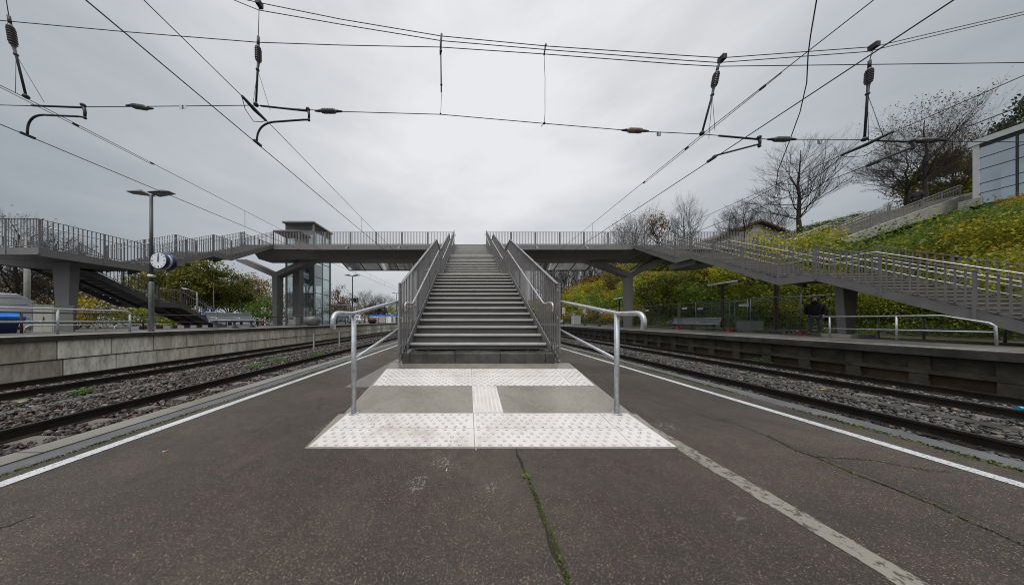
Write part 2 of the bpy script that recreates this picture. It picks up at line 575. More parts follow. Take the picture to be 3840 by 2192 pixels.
M['black'] = mat("black", (0.012, 0.012, 0.013), 0.5, var=0.2)
M['red'] = mat("red plastic", (0.50, 0.022, 0.02), 0.5, var=0.2)
M['blue'] = mat("blue plastic", (0.015, 0.14, 0.50), 0.4, var=0.15)
M['signblue'] = mat("sign blue", (0.01, 0.11, 0.42), 0.4, var=0.05)
M['beige'] = mat("beige cabinet paint", (0.36, 0.36, 0.30), 0.5, var=0.08)
M['cabinet'] = mat("light grey cabinet", (0.40, 0.40, 0.385), 0.5, var=0.08)
M['midgrey'] = mat("mid grey cabinet", (0.24, 0.24, 0.235), 0.5, var=0.1)
M['bowl'] = mat("anthracite grit bin", (0.13, 0.125, 0.125), 0.45, var=0.1)
M['bowl_dark'] = mat("black grit bin", (0.035, 0.035, 0.038), 0.5, var=0.1)
M['brownpost'] = mat("brown steel post", (0.045, 0.022, 0.018), 0.5, var=0.2)
M['greenmast'] = mat("green lattice steel", (0.03, 0.055, 0.045), 0.6, var=0.3)
M['asph_dark'] = mat("dark rubber", (0.014, 0.014, 0.014), 0.8)
M['orange'] = mat("cigarette filter", (0.62, 0.30, 0.06), 0.7)
M['yellow'] = mat("taxi yellow", (0.75, 0.48, 0.02), 0.4)
M['carblack'] = mat("dark car paint", (0.03, 0.033, 0.038), 0.25, 0.3)
M['carwhite'] = mat("white car paint", (0.62, 0.63, 0.64), 0.25)
M['windowdark'] = mat("car glass", (0.02, 0.024, 0.028), 0.08)
M['render_wall'] = mat("cream render", (0.42, 0.38, 0.32), 0.8)
M['rooftile'] = mat("brown roof tile", (0.13, 0.085, 0.07), 0.75, var=0.25, vscale=6)
M['pale_steel'] = mat("light metal cladding", (0.52, 0.53, 0.53), 0.45, 0.1, var=0.06)
M['alu'] = mat("aluminium frame", (0.20, 0.195, 0.19), 0.4, 0.4, var=0.1)
M['louvre'] = mat("brown louvre", (0.045, 0.035, 0.030), 0.5, var=0.2, vscale=3, stretch=(1, 1, 30))
M['skin'] = mat("skin", (0.52, 0.29, 0.21), 0.6, var=0.08)
M['jacket'] = mat("black jacket", (0.010, 0.010, 0.012), 0.75, var=0.3, vscale=8)
M['jeans'] = mat("dark grey jeans", (0.10, 0.105, 0.125), 0.85, var=0.35, vscale=9)
M['jeans_dark'] = mat("dark trousers", (0.02, 0.02, 0.022), 0.85, var=0.3)
M['shoe'] = mat("grey shoe", (0.09, 0.085, 0.08), 0.7)
M['lamppost'] = mat("dark lamp post paint", (0.075, 0.08, 0.082), 0.5, 0.2, var=0.2, vscale=6)
M['mesh'] = mat("galvanised mesh wire", (0.20, 0.21, 0.215), 0.5, 0.4)
def glass(name, tint, trans, rough=0.03):
    m, t, b = newmat(name)
    t.nodes.remove(b)
    o = [n for n in t.nodes if n.type == 'OUTPUT_MATERIAL'][0]
    tr = N(t, "ShaderNodeBsdfTransparent"); tr.inputs[0].default_value = (*tint, 1)
    gl = N(t, "ShaderNodeBsdfGlossy"); gl.inputs["Roughness"].default_value = rough
    gl.inputs[0].default_value = (0.9, 0.95, 1, 1)
    fr = N(t, "ShaderNodeFresnel"); fr.inputs[0].default_value = 1.5
    mr = N(t, "ShaderNodeMapRange")
    mr.inputs["To Min"].default_value = 1 - trans
    mr.inputs["To Max"].default_value = 1.0
    L(t, fr.outputs[0], mr.inputs["Value"])
    ms = N(t, "ShaderNodeMixShader")
    L(t, mr.outputs[0], ms.inputs[0]); L(t, tr.outputs[0], ms.inputs[1]); L(t, gl.outputs[0], ms.inputs[2])
    L(t, ms.outputs[0], o.inputs[0])
    return m
M['glass'] = glass("clear glass", (0.72, 0.80, 0.78), 0.80)
M['glass_green'] = glass("frosted green glass", (0.90, 0.96, 0.94), 0.93, 0.08)
M['glass_blue'] = glass("sky reflecting glass", (0.66, 0.80, 0.90), 0.50, 0.03)

def leafmat(name, stops, clump=1.6, trans=0.38):
    stops = [(p_, (c_[0] * 1.35, c_[1] * 1.38, c_[2] * 1.1)) for p_, c_ in stops]
    m, t, b = newmat(name)
    o = [n for n in t.nodes if n.type == 'OUTPUT_MATERIAL'][0]
    g = N(t, "ShaderNodeNewGeometry")
    oi = N(t, "ShaderNodeObjectInfo")
    v = coords(t)
    n1 = noise(t, v, clump, 3)
    f = math_(t, 'ADD', math_(t, 'MULTIPLY', g.outputs["Random Per Island"], 0.5), math_(t, 'MULTIPLY_ADD', n1, 1.1, -0.3))
    f = math_(t, 'ADD', f, math_(t, 'MULTIPLY_ADD', oi.outputs["Random"], 0.24, -0.12))
    col = ramp(t, f, stops)
    L(t, col, b.inputs["Base Color"])
    b.inputs["Roughness"].default_value = 0.55
    b.inputs["Specular IOR Level"].default_value = 0.25
    tl = N(t, "ShaderNodeBsdfTranslucent")
    L(t, col, tl.inputs[0])
    ms = N(t, "ShaderNodeMixShader"); ms.inputs[0].default_value = trans
    L(t, b.outputs[0], ms.inputs[1]); L(t, tl.outputs[0], ms.inputs[2])
    L(t, ms.outputs[0], o.inputs[0])
    return m
LM = {
 'autumn_green': leafmat("turning green leaves", [(0.1, (0.030, 0.042, 0.010)), (0.42, (0.080, 0.090, 0.017)), (0.70, (0.15, 0.14, 0.025)), (0.95, (0.28, 0.19, 0.028))]),
 'hillyellow': leafmat("golden hillside leaves", [(0.1, (0.05, 0.06, 0.012)), (0.35, (0.16, 0.14, 0.02)), (0.6, (0.34, 0.24, 0.02)), (0.95, (0.46, 0.28, 0.02))], clump=0.9),
 'green':  leafmat("green leaves", [(0.1, (0.026, 0.055, 0.012)), (0.42, (0.062, 0.105, 0.018)), (0.70, (0.13, 0.165, 0.026)), (0.92, (0.30, 0.24, 0.03))]),
 'yellow': leafmat("yellow autumn leaves", [(0.1, (0.08, 0.07, 0.012)), (0.4, (0.22, 0.16, 0.018)), (0.7, (0.38, 0.27, 0.02)), (0.95, (0.50, 0.36, 0.03))]),
 'lime':   leafmat("yellow green leaves", [(0.1, (0.05, 0.068, 0.012)), (0.4, (0.135, 0.16, 0.02)), (0.7, (0.28, 0.27, 0.03)), (0.95, (0.44, 0.34, 0.03))]),
 'orange': leafmat("orange brown leaves", [(0.1, (0.055, 0.030, 0.012)), (0.45, (0.15, 0.085, 0.02)), (0.75, (0.28, 0.15, 0.022)), (0.95, (0.42, 0.26, 0.03))]),
 'olive':  leafmat("olive leaves", [(0.1, (0.03, 0.034, 0.013)), (0.45, (0.075, 0.075, 0.02)), (0.75, (0.14, 0.125, 0.03)), (0.95, (0.24, 0.17, 0.03))]),
 'dark':   leafmat("dark evergreen needles", [(0.1, (0.008, 0.014, 0.007)), (0.5, (0.018, 0.03, 0.012)), (0.9, (0.045, 0.06, 0.02))], trans=0.1),
 'rust':   leafmat("rust leaves", [(0.1, (0.03, 0.018, 0.012)), (0.45, (0.085, 0.045, 0.022)), (0.75, (0.14, 0.075, 0.03)), (0.95, (0.20, 0.12, 0.04))]),
 'weed':   leafmat("weed leaves", [(0.1, (0.04, 0.085, 0.015)), (0.6, (0.10, 0.18, 0.03)), (0.95, (0.18, 0.27, 0.05))], clump=8),
 'moss':   leafmat("moss", [(0.1, (0.018, 0.024, 0.006)), (0.6, (0.05, 0.068, 0.010)), (0.95, (0.10, 0.12, 0.015))], clump=5, trans=0.05),
 'cover':  leafmat("ground cover leaves", [(0.05, (0.016, 0.032, 0.009)), (0.38, (0.040, 0.075, 0.014)), (0.60, (0.10, 0.13, 0.02)), (0.76, (0.24, 0.20, 0.022)), (0.95, (0.42, 0.26, 0.022))], clump=0.55),
}
M['bark'] = mat("bark", (0.055, 0.042, 0.032), 0.9, var=0.35, vscale=5)
M['bark_dark'] = mat("dark twigs", (0.032, 0.024, 0.019), 0.9, var=0.3, vscale=5)
def stonemat(name, stops):
    m, t, b = newmat(name)
    g = N(t, "ShaderNodeNewGeometry")
    v = coords(t)
    col = ramp(t, g.outputs["Random Per Island"], stops)
    col = mixc(t, 0.5, col, ramp(t, noise(t, v, 30, 3), [(0.3, 0.55), (0.7, 1.25)]), 'MULTIPLY')
    L(t, col, b.inputs["Base Color"])
    b.inputs["Roughness"].default_value = 0.45
    return m
M['stone_red'] = stonemat("reddish ballast", [(0, (0.020, 0.013, 0.011)), (0.25, (0.046, 0.026, 0.021)), (0.45, (0.066, 0.040, 0.032)), (0.62, (0.029, 0.026, 0.025)), (0.8, (0.056, 0.047, 0.042)), (0.93, (0.11, 0.088, 0.074)), (0.985, (0.28, 0.22, 0.15))])
M['stone_grey'] = stonemat("grey ballast", [(0, (0.020, 0.019, 0.018)), (0.3, (0.046, 0.044, 0.043)), (0.6, (0.078, 0.073, 0.067)), (0.8, (0.038, 0.032, 0.028)), (0.93, (0.15, 0.135, 0.115)), (0.985, (0.25, 0.18, 0.12))])

# ---------------------------------------------------------------- levels and lines of the station
ZT, ZS = -0.38, -0.55                     # rail top, sleeper top
TRACKS = (-10.45, -5.70, 6.05, 10.10)
XL, ZL = -12.1, 0.70                      # left platform edge
XR, ZR = 11.7, 0.44                       # right platform edge
Y0, Y1 = -5.0, 78.0
def hill(x, y):
    t_ = max(0.0, x - 18.3)
    z = 0.40 + 0.42 * t_
    cap = 15.5 + 0.03 * max(0, y - 30)
    if z > cap:
        z = cap + (z - cap) * 0.06
    if y > 55:
        z *= max(0.45, 1 - (y - 55) * 0.008)
    return z + 0.25 * math.sin(x * 0.9 + y * 0.37) * min(1, t_ * 0.3)

# ---------------------------------------------------------------- ground
b = MB(); b.quad((-700, -60, -0.74), (700, -60, -0.74), (700, 1400, -0.74), (-700, 1400, -0.74))
struct(b.build("ground", M['ballast_bed']))
b = MB()
b.bx(XL - 0.05 - 110, XL - 4.2, Y0, 160, -0.7, 0.50)
struct(b.build("parking_ground", M['parking']))
b = MB(); b.bx(XL - 4.2, XL - 0.35, Y0, Y1, -0.7, ZL)
struct(b.build("platform_pavement", M['asphalt_far']))
b = MB(); b.bx(XR + 0.35, 18.4, Y0, Y1, -0.7, ZR)
struct(b.build("platform_pavement", M['asphalt_far']))
b = MB(); b.bx(-3.43, 4.20, Y0, Y1, -0.72, 0.0)
struct(b.build("platform_pavement", M['asphalt']))
b = MB(); b.bx(-3.67, -3.43, Y0, Y1, -0.72, -0.006); b.bx(4.20, 4.50, Y0, Y1, -0.72, -0.006)
struct(b.build("platform_edge_slabs", M['edge_slab']))
b = MB(); b.bx(-3.90, -3.67, Y0, Y1, -0.72, 0.004)
struct(b.build("platform_edge_strip", M['grooved']))
for x0, x1 in ((-3.30, -3.19), (3.78, 3.89)):
    b = MB(); b.quad((x0, Y0, 0.004), (x1, Y0, 0.004), (x1, 70, 0.004), (x0, 70, 0.004))
    struct(b.build("platform_line", M['line']))
b = MB(); b.quad((XR + 0.30, Y0, ZR + 0.006), (XR + 0.40, Y0, ZR + 0.006), (XR + 0.40, 70, ZR + 0.006), (XR + 0.30, 70, ZR + 0.006))
struct(b.build("platform_line", M['line']))
# pale filled trench beside the ramp and block paving at the stair foot
b = MB()
n_ = 60
for i in range(n_):
    y0_, y1_ = -1 + i * 4.2 / n_, -1 + (i + 1) * 4.2 / n_
    j0, j1 = [(random.random() - 0.5) * 0.02 for _ in range(2)]
    b.quad((1.855 + j0, y0_, 0.003), (1.99 + j1, y0_, 0.003), (1.99 + j1 * 0.7, y1_, 0.003), (1.855 + j0 * 0.7, y1_, 0.003))
struct(b.build("concrete_path_strip", worn_paint("worn concrete fill", (0.23, 0.21, 0.168), (0.065, 0.055, 0.044), 20, 0.52)))
b = MB(); b.quad((-2.1, 3.95, 0.005), (-1.45, 3.95, 0.005), (-1.45, 9.5, 0.005), (-2.1, 9.5, 0.005))
b.quad((-1.45, 4.9, 0.0055), (1.85, 4.9, 0.0055), (1.85, 21, 0.0055), (-1.45, 21, 0.0055))
struct(b.build("block_paving", M['pavers']))

# hillside
nx, ny = 70, 60
xs = np.concatenate([np.linspace(18.3, 50, 50), np.linspace(52, 160, 20)])
ys = np.linspace(-8, 150, ny)
V = np.array([(x, y, hill(x, y)) for y in ys for x in xs])
Fq = np.array([(j * nx + i, j * nx + i + 1, (j + 1) * nx + i + 1, (j + 1) * nx + i) for j in range(ny - 1) for i in range(nx - 1)])
M['soil'] = concrete_mat("leaf litter soil", (0.02, 0.02, 0.01), (0.07, 0.06, 0.025), 0.8, 0.95, 0.4, 1.5)
struct(npmesh("hill", V, Fq, M['soil'], smooth=True))

# ---------------------------------------------------------------- platform walls
t_ = thing("platform_wall", "pale streaked concrete block wall in two courses below the platform with the clock", "wall", (XL, 0, -0.7))
for nm, z0, z1, xo, ph in (("block_course", 0.00, 0.545, 0.0, 0.30), ("block_course", -0.72, -0.03, -0.04, 0.42)):
    b = MB()
    y = Y0 + ph
    while y < Y1 - 1.1:
        j_ = random.uniform(-0.006, 0.006)
        b.bx(XL - 0.5, XL + xo + j_ - 0.02, y + 0.012, y + 1.038, z0, z1)
        y += 1.05
    b.build(nm, M['wall_block'], t_, bevel=0.008)
b = MB(); b.bx(XL - 0.35, XL - 0.05, Y0, Y1, -0.03, 0.0); b.build("ledge", M['brown_panel'], t_)
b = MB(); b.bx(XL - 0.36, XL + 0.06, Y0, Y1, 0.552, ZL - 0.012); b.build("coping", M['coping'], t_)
b = MB()
y = Y0
while y < Y1 - 1:
    b.bx(XL - 0.36, XL + 0.065, y + 0.004, y + 2.096, ZL - 0.012, ZL + 0.004); y += 2.1
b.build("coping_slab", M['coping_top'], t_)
t_ = thing("platform_wall", "dark mossy concrete wall with piers and a ledge below the platform by the hillside", "wall", (XR, 0, -0.7))
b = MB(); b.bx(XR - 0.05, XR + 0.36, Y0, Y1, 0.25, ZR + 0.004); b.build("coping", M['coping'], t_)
b = MB(); b.bx(XR + 0.10, XR + 0.36, Y0, Y1, -0.12, 0.25); b.build("wall_panel", M['mossy_wall'], t_)
b = MB(); b.bx(XR + 0.02, XR + 0.36, Y0, Y1, -0.22, -0.12); b.build("ledge", M['mossy_wall'], t_)
b = MB(); b.bx(XR + 0.14, XR + 0.36, Y0, Y1, -0.72, -0.22); b.build("wall_panel", M['brown_panel'], t_)
pr = None
y = 1.05
b = MB()
b.bx(XR + 0.03, XR + 0.14, -0.13, 0.13, -0.72, -0.22); b.bx(XR + 0.05, XR + 0.10, -0.15, 0.15, -0.12, 0.25)
pm = b.build("pier", M['mossy_wall'], t_, bevel=0.006)
pm.location = (0, 0.9, 0)
for k in range(1, 60):
    c_ = pm.copy(); C.objects.link(c_); c_.location = (0, 0.9 + 1.03 * k, 0)

# ---------------------------------------------------------------- tracks
RP = [(-0.075, 0), (0.075, 0), (0.075, 0.012), (0.012, 0.03), (0.012, 0.125), (0.036, 0.138), (0.036, 0.165), (0.030, 0.170)]
RP = RP + [(-x, z) for x, z in RP[::-1]][0:0]
RPF = [(-0.075, 0), (0.075, 0), (0.075, 0.012), (0.012, 0.032), (0.012, 0.125), (0.036, 0.138), (0.036, 0.170),
       (-0.036, 0.170), (-0.036, 0.138), (-0.012, 0.125), (-0.012, 0.032), (-0.075, 0.012)]
rail_names = {(-10.45, 1): "rusty steel rail nearest the pale block wall", (-10.45, 0): "rusty steel rail between the pale block wall and the weeds", }
TN = {-10.45: "the track along the pale block wall", -5.70: "the track along the grooved platform edge", 6.05: "the track along the mossy platform edge", 10.10: "the track along the dark mossy wall"}
for xc in TRACKS:
    for s in (-1, 1):
        b = MB()
        b.prism([(xc + s * 0.753 + x, ZS + z) for x, z in RPF], 'y', Y0, Y1)
        b.m = 1
        b.bx(xc + s * 0.753 - 0.031, xc + s * 0.753 + 0.031, Y0, Y1, ZT, ZT + 0.003)
        o = b.build("rail", [M['rail'], M['railhead']])
        side = "inner" if (s > 0) == (xc < 0) else "outer"
        tag(o, f"dark steel {side} rail of {TN[xc]}", "rail", "running rails of the four tracks")
def sleeper_mesh():
    b = MB()
    b.prism([(-0.15, -0.2), (0.15, -0.2), (0.13, 0.0), (-0.13, 0.0)], 'x', -1.3, 1.3)
    return b
so = sleeper_mesh().build("sleeper", M['sleeper'], bevel=0.012)
clipm = MB()
for dy in (-0.07, 0.07):
    clipm.tube([(0.07, dy, 0.005), (0.09, dy, 0.05), (0.13, dy, 0.045), (0.14, dy + 0.05, 0.02), (0.10, dy + 0.05, 0.03)], 0.009, 5)
clipm.bx(0.06, 0.16, -0.1, 0.1, 0.0, 0.014)
clip0 = clipm.build("rail_clip", M['rail'])
first = True
SLPH = {}
for xc in TRACKS:
    ph = random.uniform(0, 0.6)
    SLPH[xc] = ph
    for k in range(58):
        y = 1.0 + ph + 0.6 * k
        o = so if first else so.copy()
        if not first: C.objects.link(o)
        o.location = (xc, y, ZS + random.uniform(-0.004, 0.004))
        o.rotation_euler = (0, 0, random.uniform(-0.012, 0.012))
        tag(o, f"concrete sleeper half sunk in ballast under {TN[xc]}", "sleeper", f"sleepers of {TN[xc]}")
        if xc > 0 and y < 10:
            for sx in (-1, 1):
                for side in (0, 1):
                    c_ = clip0 if clip0.parent is None else clip0.copy()
                    if c_ is not clip0: C.objects.link(c_)
                    c_.parent = o
                    c_.location = (sx * 0.753, 0, 0)
                    c_.rotation_euler = (0, 0, math.pi * side)
        first = False
b = MB(); y = Y0
while y < 60:
    b.bx(-8.50, -8.24, y + 0.006, y + 0.994, -0.70, -0.528 + random.uniform(-0.004, 0.004)); y += 1.0
tag(b.build("cable_trough", M['edge_slab']), "grey concrete cable trough lids lying in the reddish ballast", "cable trough")
b = MB(); y = Y0
while y < 60:
    b.bx(8.12, 8.42, y + 0.006, y + 0.994, -0.70, -0.512 + random.uniform(-0.004, 0.004)); y += 1.0
tag(b.build("cable_trough", M['mossy_wall']), "dark concrete cable trough lids lying in the grey ballast", "cable trough")

ICO_V = None
def ico():
    ph = (1 + 5 ** 0.5) / 2
    v = np.array([(-1, ph, 0), (1, ph, 0), (-1, -ph, 0), (1, -ph, 0), (0, -1, ph), (0, 1, ph), (0, -1, -ph), (0, 1, -ph), (ph, 0, -1), (ph, 0, 1), (-ph, 0, -1), (-ph, 0, 1)], float)
    v /= np.linalg.norm(v[0])
    f = np.array([(0, 11, 5), (0, 5, 1), (0, 1, 7), (0, 7, 10), (0, 10, 11), (1, 5, 9), (5, 11, 4), (11, 10, 2), (10, 7, 6), (7, 1, 8), (3, 9, 4), (3, 4, 2), (3, 2, 6), (3, 6, 8), (3, 8, 9), (4, 9, 5), (2, 4, 11), (6, 2, 10), (8, 6, 7), (9, 8, 1)])
    return v, f
def randrot(n):
    q = RNG.normal(size=(n, 4)); q /= np.linalg.norm(q, axis=1)[:, None]
    a, b_, c_, d_ = q.T
    return np.stack([np.stack([1 - 2 * (c_**2 + d_**2), 2 * (b_*c_ - a*d_), 2 * (b_*d_ + a*c_)], -1),
                     np.stack([2 * (b_*c_ + a*d_), 1 - 2 * (b_**2 + d_**2), 2 * (c_*d_ - a*b_)], -1),
                     np.stack([2 * (b_*d_ - a*c_), 2 * (c_*d_ + a*b_), 1 - 2 * (b_**2 + c_**2)], -1)], 1)
def stones(name, x0, x1, bands, tracks, m_, label):
    pts = []
    for ya, yb, dens in bands:
        n = int((x1 - x0) * (yb - ya) * dens)
        pts.append(np.stack([RNG.uniform(x0, x1, n), RNG.uniform(ya, yb, n), np.zeros(n)], 1))
    p = np.concatenate(pts)
    # leave what the stones cannot be seen behind (below the platform edge) and the rails free
    keep = np.ones(len(p), bool)
    z = np.full(len(p), -0.535)
    for xc in tracks:
        d = np.abs(p[:, 0] - xc)
        for s in (-1, 1):
            keep &= np.abs(p[:, 0] - (xc + s * 0.753)) > 0.085
        z = np.where(d < 1.3, -0.555, z)
        fr_ = np.abs(((p[:, 1] - 1.0 - SLPH[xc] + 0.3) % 0.6) - 0.3)
        keep &= ~((d < 1.28) & (d > 0.35) & (fr_ < 0.145) & (RNG.random(len(p)) < 0.9))
    xm = 8.27 if x0 > 0 else -8.37
    keep &= ~((np.abs(p[:, 0] - xm) < 0.20) & (RNG.random(len(p)) < (0.45 if x0 < 0 else 0.85)))
    keep &= p[:, 1] > np.abs(p[:, 0]) * 0.40
    p, z = p[keep], z[keep]
    n = len(p)
    iv, if_ = ico()
    sz = RNG.uniform(0.024, 0.054, n)
    base = iv[None] * RNG.uniform(0.72, 1.15, (n, 12, 1)) * (np.stack([np.ones(n), RNG.uniform(0.6, 1, n), RNG.uniform(0.45, 0.8, n)], 1) * sz[:, None])[:, None, :]
    rot = randrot(n)
    vv = np.einsum('nij,nkj->nki', rot, base)
    vv += np.stack([p[:, 0], p[:, 1], z + RNG.uniform(-0.045, 0.02, n)], 1)[:, None, :]
    ff = if_[None] + (np.arange(n) * 12)[:, None, None]
    o = npmesh(name, vv.reshape(-1, 3), ff.reshape(-1, 3), m_)
    tag(o, label, "ballast", kind="stuff")
    return o
stones("ballast_gravel", -12.05, -4.6, [(1.6, 9, 430), (9, 18, 240), (18, 32, 100)], TRACKS[:2], M['stone_red'], "reddish grey track ballast stones below the pale block wall")
stones("ballast_gravel", 4.9, 11.75, [(1.6, 9, 430), (9, 18, 240), (18, 32, 100)], TRACKS[2:], M['stone_grey'], "grey track ballast stones below the dark mossy wall")

# ---------------------------------------------------------------- ramp in front of the stair
RS = 0.17
def rz(y): return RS * (y - 2.09)
t_ = thing("ramp", "smooth wet concrete ramp slab leading up to the stair foot", "ramp", (0.2, 2.6, 0))
b = MB()
b.prism([(2.62, -0.1), (4.25, -0.1), (4.25, rz(4.25) - 0.003), (2.62, rz(2.62) - 0.003)], 'x', -1.40, 1.85)
b.prism([(2.07, -0.1), (2.62, -0.1), (2.62, rz(2.62) - 0.003), (2.07, 0.001)], 'x', -1.46, 1.90)
b.build("slab", M['slab'], t_)
def tactile(y0_, y1_, xl0, xr0, xl1, xr1, label, gname):
    root = thing("tactile_paving", label, "tactile paving", (0.2, y0_, rz(y0_)), gname)
    seams = [(xl0, xl1), (0.06, 0.06), (1.50, 1.48), (xr0, xr1)]
    ym = (y0_ + y1_) / 2
    for i in range(3):
        for (ya, yb) in ((y0_, ym), (ym, y1_)):
            b = MB()
            def xs_(k, y):
                f_ = (y - y0_) / (y1_ - y0_)
                return seams[k][0] + (seams[k][1] - seams[k][0]) * f_
            g = 0.003
            a0, a1 = xs_(i, ya) + g, xs_(i + 1, ya) - g
            c0, c1 = xs_(i, yb) + g, xs_(i + 1, yb) - g
            b.hexa([(a0, ya + g, rz(ya) - 0.002), (a1, ya + g, rz(ya) - 0.002), (c1, yb - g, rz(yb) - 0.002), (c0, yb - g, rz(yb) - 0.002),
                    (a0, ya + g, rz(ya) + 0.006), (a1, ya + g, rz(ya) + 0.006), (c1, yb - g, rz(yb) + 0.006), (c0, yb - g, rz(yb) + 0.006)])
            b.m = 1
            nr = int(round((yb - ya) / 0.052))
            for r_ in range(nr):
                yy = ya + (r_ + 0.5) * (yb - ya) / nr
                lo, hi = max(xs_(i, yy), xs_(i, y0_ if xl0 > xl1 else yy)) + 0.045, xs_(i + 1, yy) - 0.045
                xx = lo + (0.0 if r_ % 2 == 0 else 0.047)
                while xx < hi:
                    zb = rz(yy) + 0.006
                    jx = xx
                    b.lathe([(0.0185, -0.001), (0.0165, 0.0035), (0.012, 0.0048), (0.001, 0.005)], (jx, yy, zb), 10)
                    xx += 0.094
            b.build("tile", [M['tactile'], M['tactile_edge']], root)
    return root
tactile(2.09, 2.62, -1.44, 1.88, -1.36, 1.80, "white studded tactile paving at the lower edge of the ramp", "tactile paving fields on the ramp")
tactile(3.31, 3.94, -1.36, 1.81, -1.385, 1.84, "white studded tactile paving next to the stair foot", "tactile paving fields on the ramp")
b = MB()
g0 = [(0.058, 2.625), (0.402, 2.625), (0.402, 3.305), (0.058, 3.305)]
b.hexa([(x, y, rz(y) - 0.002) for x, y in g0] + [(x, y, rz(y) + 0.004) for x, y in g0])
for k in range(7):
    x = 0.09 + k * 0.047
    b.m = 1
    g1 = [(x, 2.63), (x + 0.022, 2.63), (x + 0.022, 3.30), (x, 3.30)]
    b.hexa([(xx, y, rz(y) + 0.004) for xx, y in g1] + [(xx, y, rz(y) + 0.010) for xx, y in g1])
tag(b.build("guide_strip", [M['tactile_edge'], M['tactile']]), "narrow ribbed white guide strip between the two studded fields", "guide strip")

t_ = thing("stone_step", "low dark wet stone step across the stair foot", "step", (0.2, 4.5, 0.35))
for x0, x1 in ((-1.20, -1.06), (-1.055, -0.237), (-0.232, 0.586), (0.591, 1.410), (1.415, 1.58)):
    b = MB(); b.bx(x0, x1, 4.22, 4.85, 0.20, 0.545)
    b.build("stone_block", M['step_stone'], t_, bevel=0.012)

# ---------------------------------------------------------------- ramp railings
def arc(c, r, a0, a1, plane, n=6):
    pts = []
    for i in range(n + 1):
        a = a0 + (a1 - a0) * i / n
        u, v = r * math.cos(a), r * math.sin(a)
        pts.append(Vector(c) + (Vector((0, u, v)) if plane == 'yz' else Vector((u, 0, v))))
    return pts
for X, lab in ((-1.29, "galvanised tube railing on the ramp, beside the grooved platform edge"), (1.68, "galvanised tube railing on the ramp, beside the cracked asphalt and pale strip")):
    t_ = thing("ramp_railing", lab, "railing", (X, 2.62, rz(2.62)), "ramp railings")
    top = [(X, 2.22, 1.055)] + arc((X, 2.30, 1.125), 0.085, math.pi, math.pi / 2, 'yz') + [(X, 2.60, 1.215), (X, 4.15, 1.475)] + arc((X, 4.26, 1.40), 0.085, R(100), R(0), 'yz') + [(X, 4.345, 1.30)]
    b = MB(); b.tube(top, 0.0245, 14); b.build("handrail", M['galv'], t_)
    b = MB(); b.tube([(X, 2.62, 0.70), (X, 4.34, 0.99)], 0.0185, 10); b.build("lower_rail", M['galv'], t_)
    for y, z1 in ((2.62, 1.215), (4.345, 1.40)):
        b = MB(); b.tube([(X, y, rz(y) - 0.02), (X, y, z1)], 0.0245 if y > 3 else 0.027, 14)
        b.tube([(X, y, rz(y) + 0.0), (X, y, rz(y) + 0.01)], 0.05, 14)
        b.build("post", M['galv'], t_)
# ---------------------------------------------------------------- footbridge
ZD = 7.88                      # deck level
YF, YB = 20.70, 24.40          # front and back edge of the deck
XA, XB = -17.40, 14.70         # inner edges of the side stairs
LW = 2.6

def lerp3(a, b_, f): return tuple(a[i] + (b_[i] - a[i]) * f for i in range(3))
def zline(pts, d):             # offset a floor polyline upwards
    return [(p[0], p[1], p[2] + d) for p in pts]
def railing(par, pts, h=1.15, sp=0.13, bar=(0.012, 0.042), post_every=2.2, base=0.09, hand=(), hand_side=None, post=(0.035, 0.085), name="railing_panel", mat_=None, low=-0.22, end_posts=(True, True)):
    mat_ = mat_ or M['steel']
    n = len(pts) - 1
    done = set()
    for i in range(n):
        p, q = Vector(pts[i]), Vector(pts[i + 1])
        dxy = Vector((q.x - p.x, q.y - p.y, 0))
        l = dxy.length
        if l < 1e-3: continue
        alongx = abs(dxy.x) > abs(dxy.y)
        def dims(a):
            return (a[1], a[0]) if alongx else (a[0], a[1])
        up = Vector((0, 0, 1))
        b = MB()
        b.beam(p + up * h, q + up * h, 0.05, 0.014)
        b.beam(p + up * base, q + up * base, 0.012, 0.035)
        k = max(1, int(round(l / sp)))
        for j in range(k):
            f = (j + 0.5) / k
            c = p.lerp(q, f)
            ax, ay = dims(bar)
            b.vbar(c.x, c.y, c.z + base, c.z + h - 0.005, ax, ay)
        b.build(name, mat_, par)
        m = max(1, int(round(l / post_every)))
        for j in range(m + 1):
            if (i, j) == (0, 0) and not end_posts[0]: continue
            if i == n - 1 and j == m and not end_posts[1]: continue
            if i > 0 and j == 0: continue
            c = p.lerp(q, j / m)
            b = MB(); ax, ay = dims(post)
            b.vbar(c.x, c.y, c.z + low, c.z + h + 0.006, ax, ay)
            b.build("post", mat_, par)
    for hz_ in hand:
        off = Vector(hand_side) * 0.075
        path = [Vector(p) + Vector((0, 0, hz_)) + off for p in pts]
        b = MB(); b.tube(path, 0.021, 8)
        b.build("handrail", M['stainless'], par)

bridge = thing("footbridge", "grey steel footbridge spanning the four tracks on forked columns", "bridge", (0, 22.5, 0))
XE0, XE1 = -20.3, 33.5
b = MB(); b.bx(XE0, XE1, YF, YB, ZD - 0.05, ZD); b.build("deck", M['steel_dark'], bridge)
b = MB(); b.bx(XA, XB, YF - 0.03, YF, ZD - 0.42, ZD + 0.02)
b.bx(XB + LW, XE1, YF - 0.03, YF, ZD - 0.42, ZD + 0.02)
b.bx(XE0, XE1, YB, YB + 0.03, ZD - 0.42, ZD + 0.02)
b.build("edge_beam", M['steel'], bridge)
b = MB()
b.prism([(YF + 0.15, ZD - 0.06), (YF + 0.15, ZD - 0.42), (YF + 0.8, ZD - 1.06), (YB - 1.4, ZD - 1.06), (YB - 0.1, ZD - 0.42), (YB - 0.1, ZD - 0.06)], 'x', XA - 2.0, XB + 2.2)
b.build("girder", M['steel'], bridge)
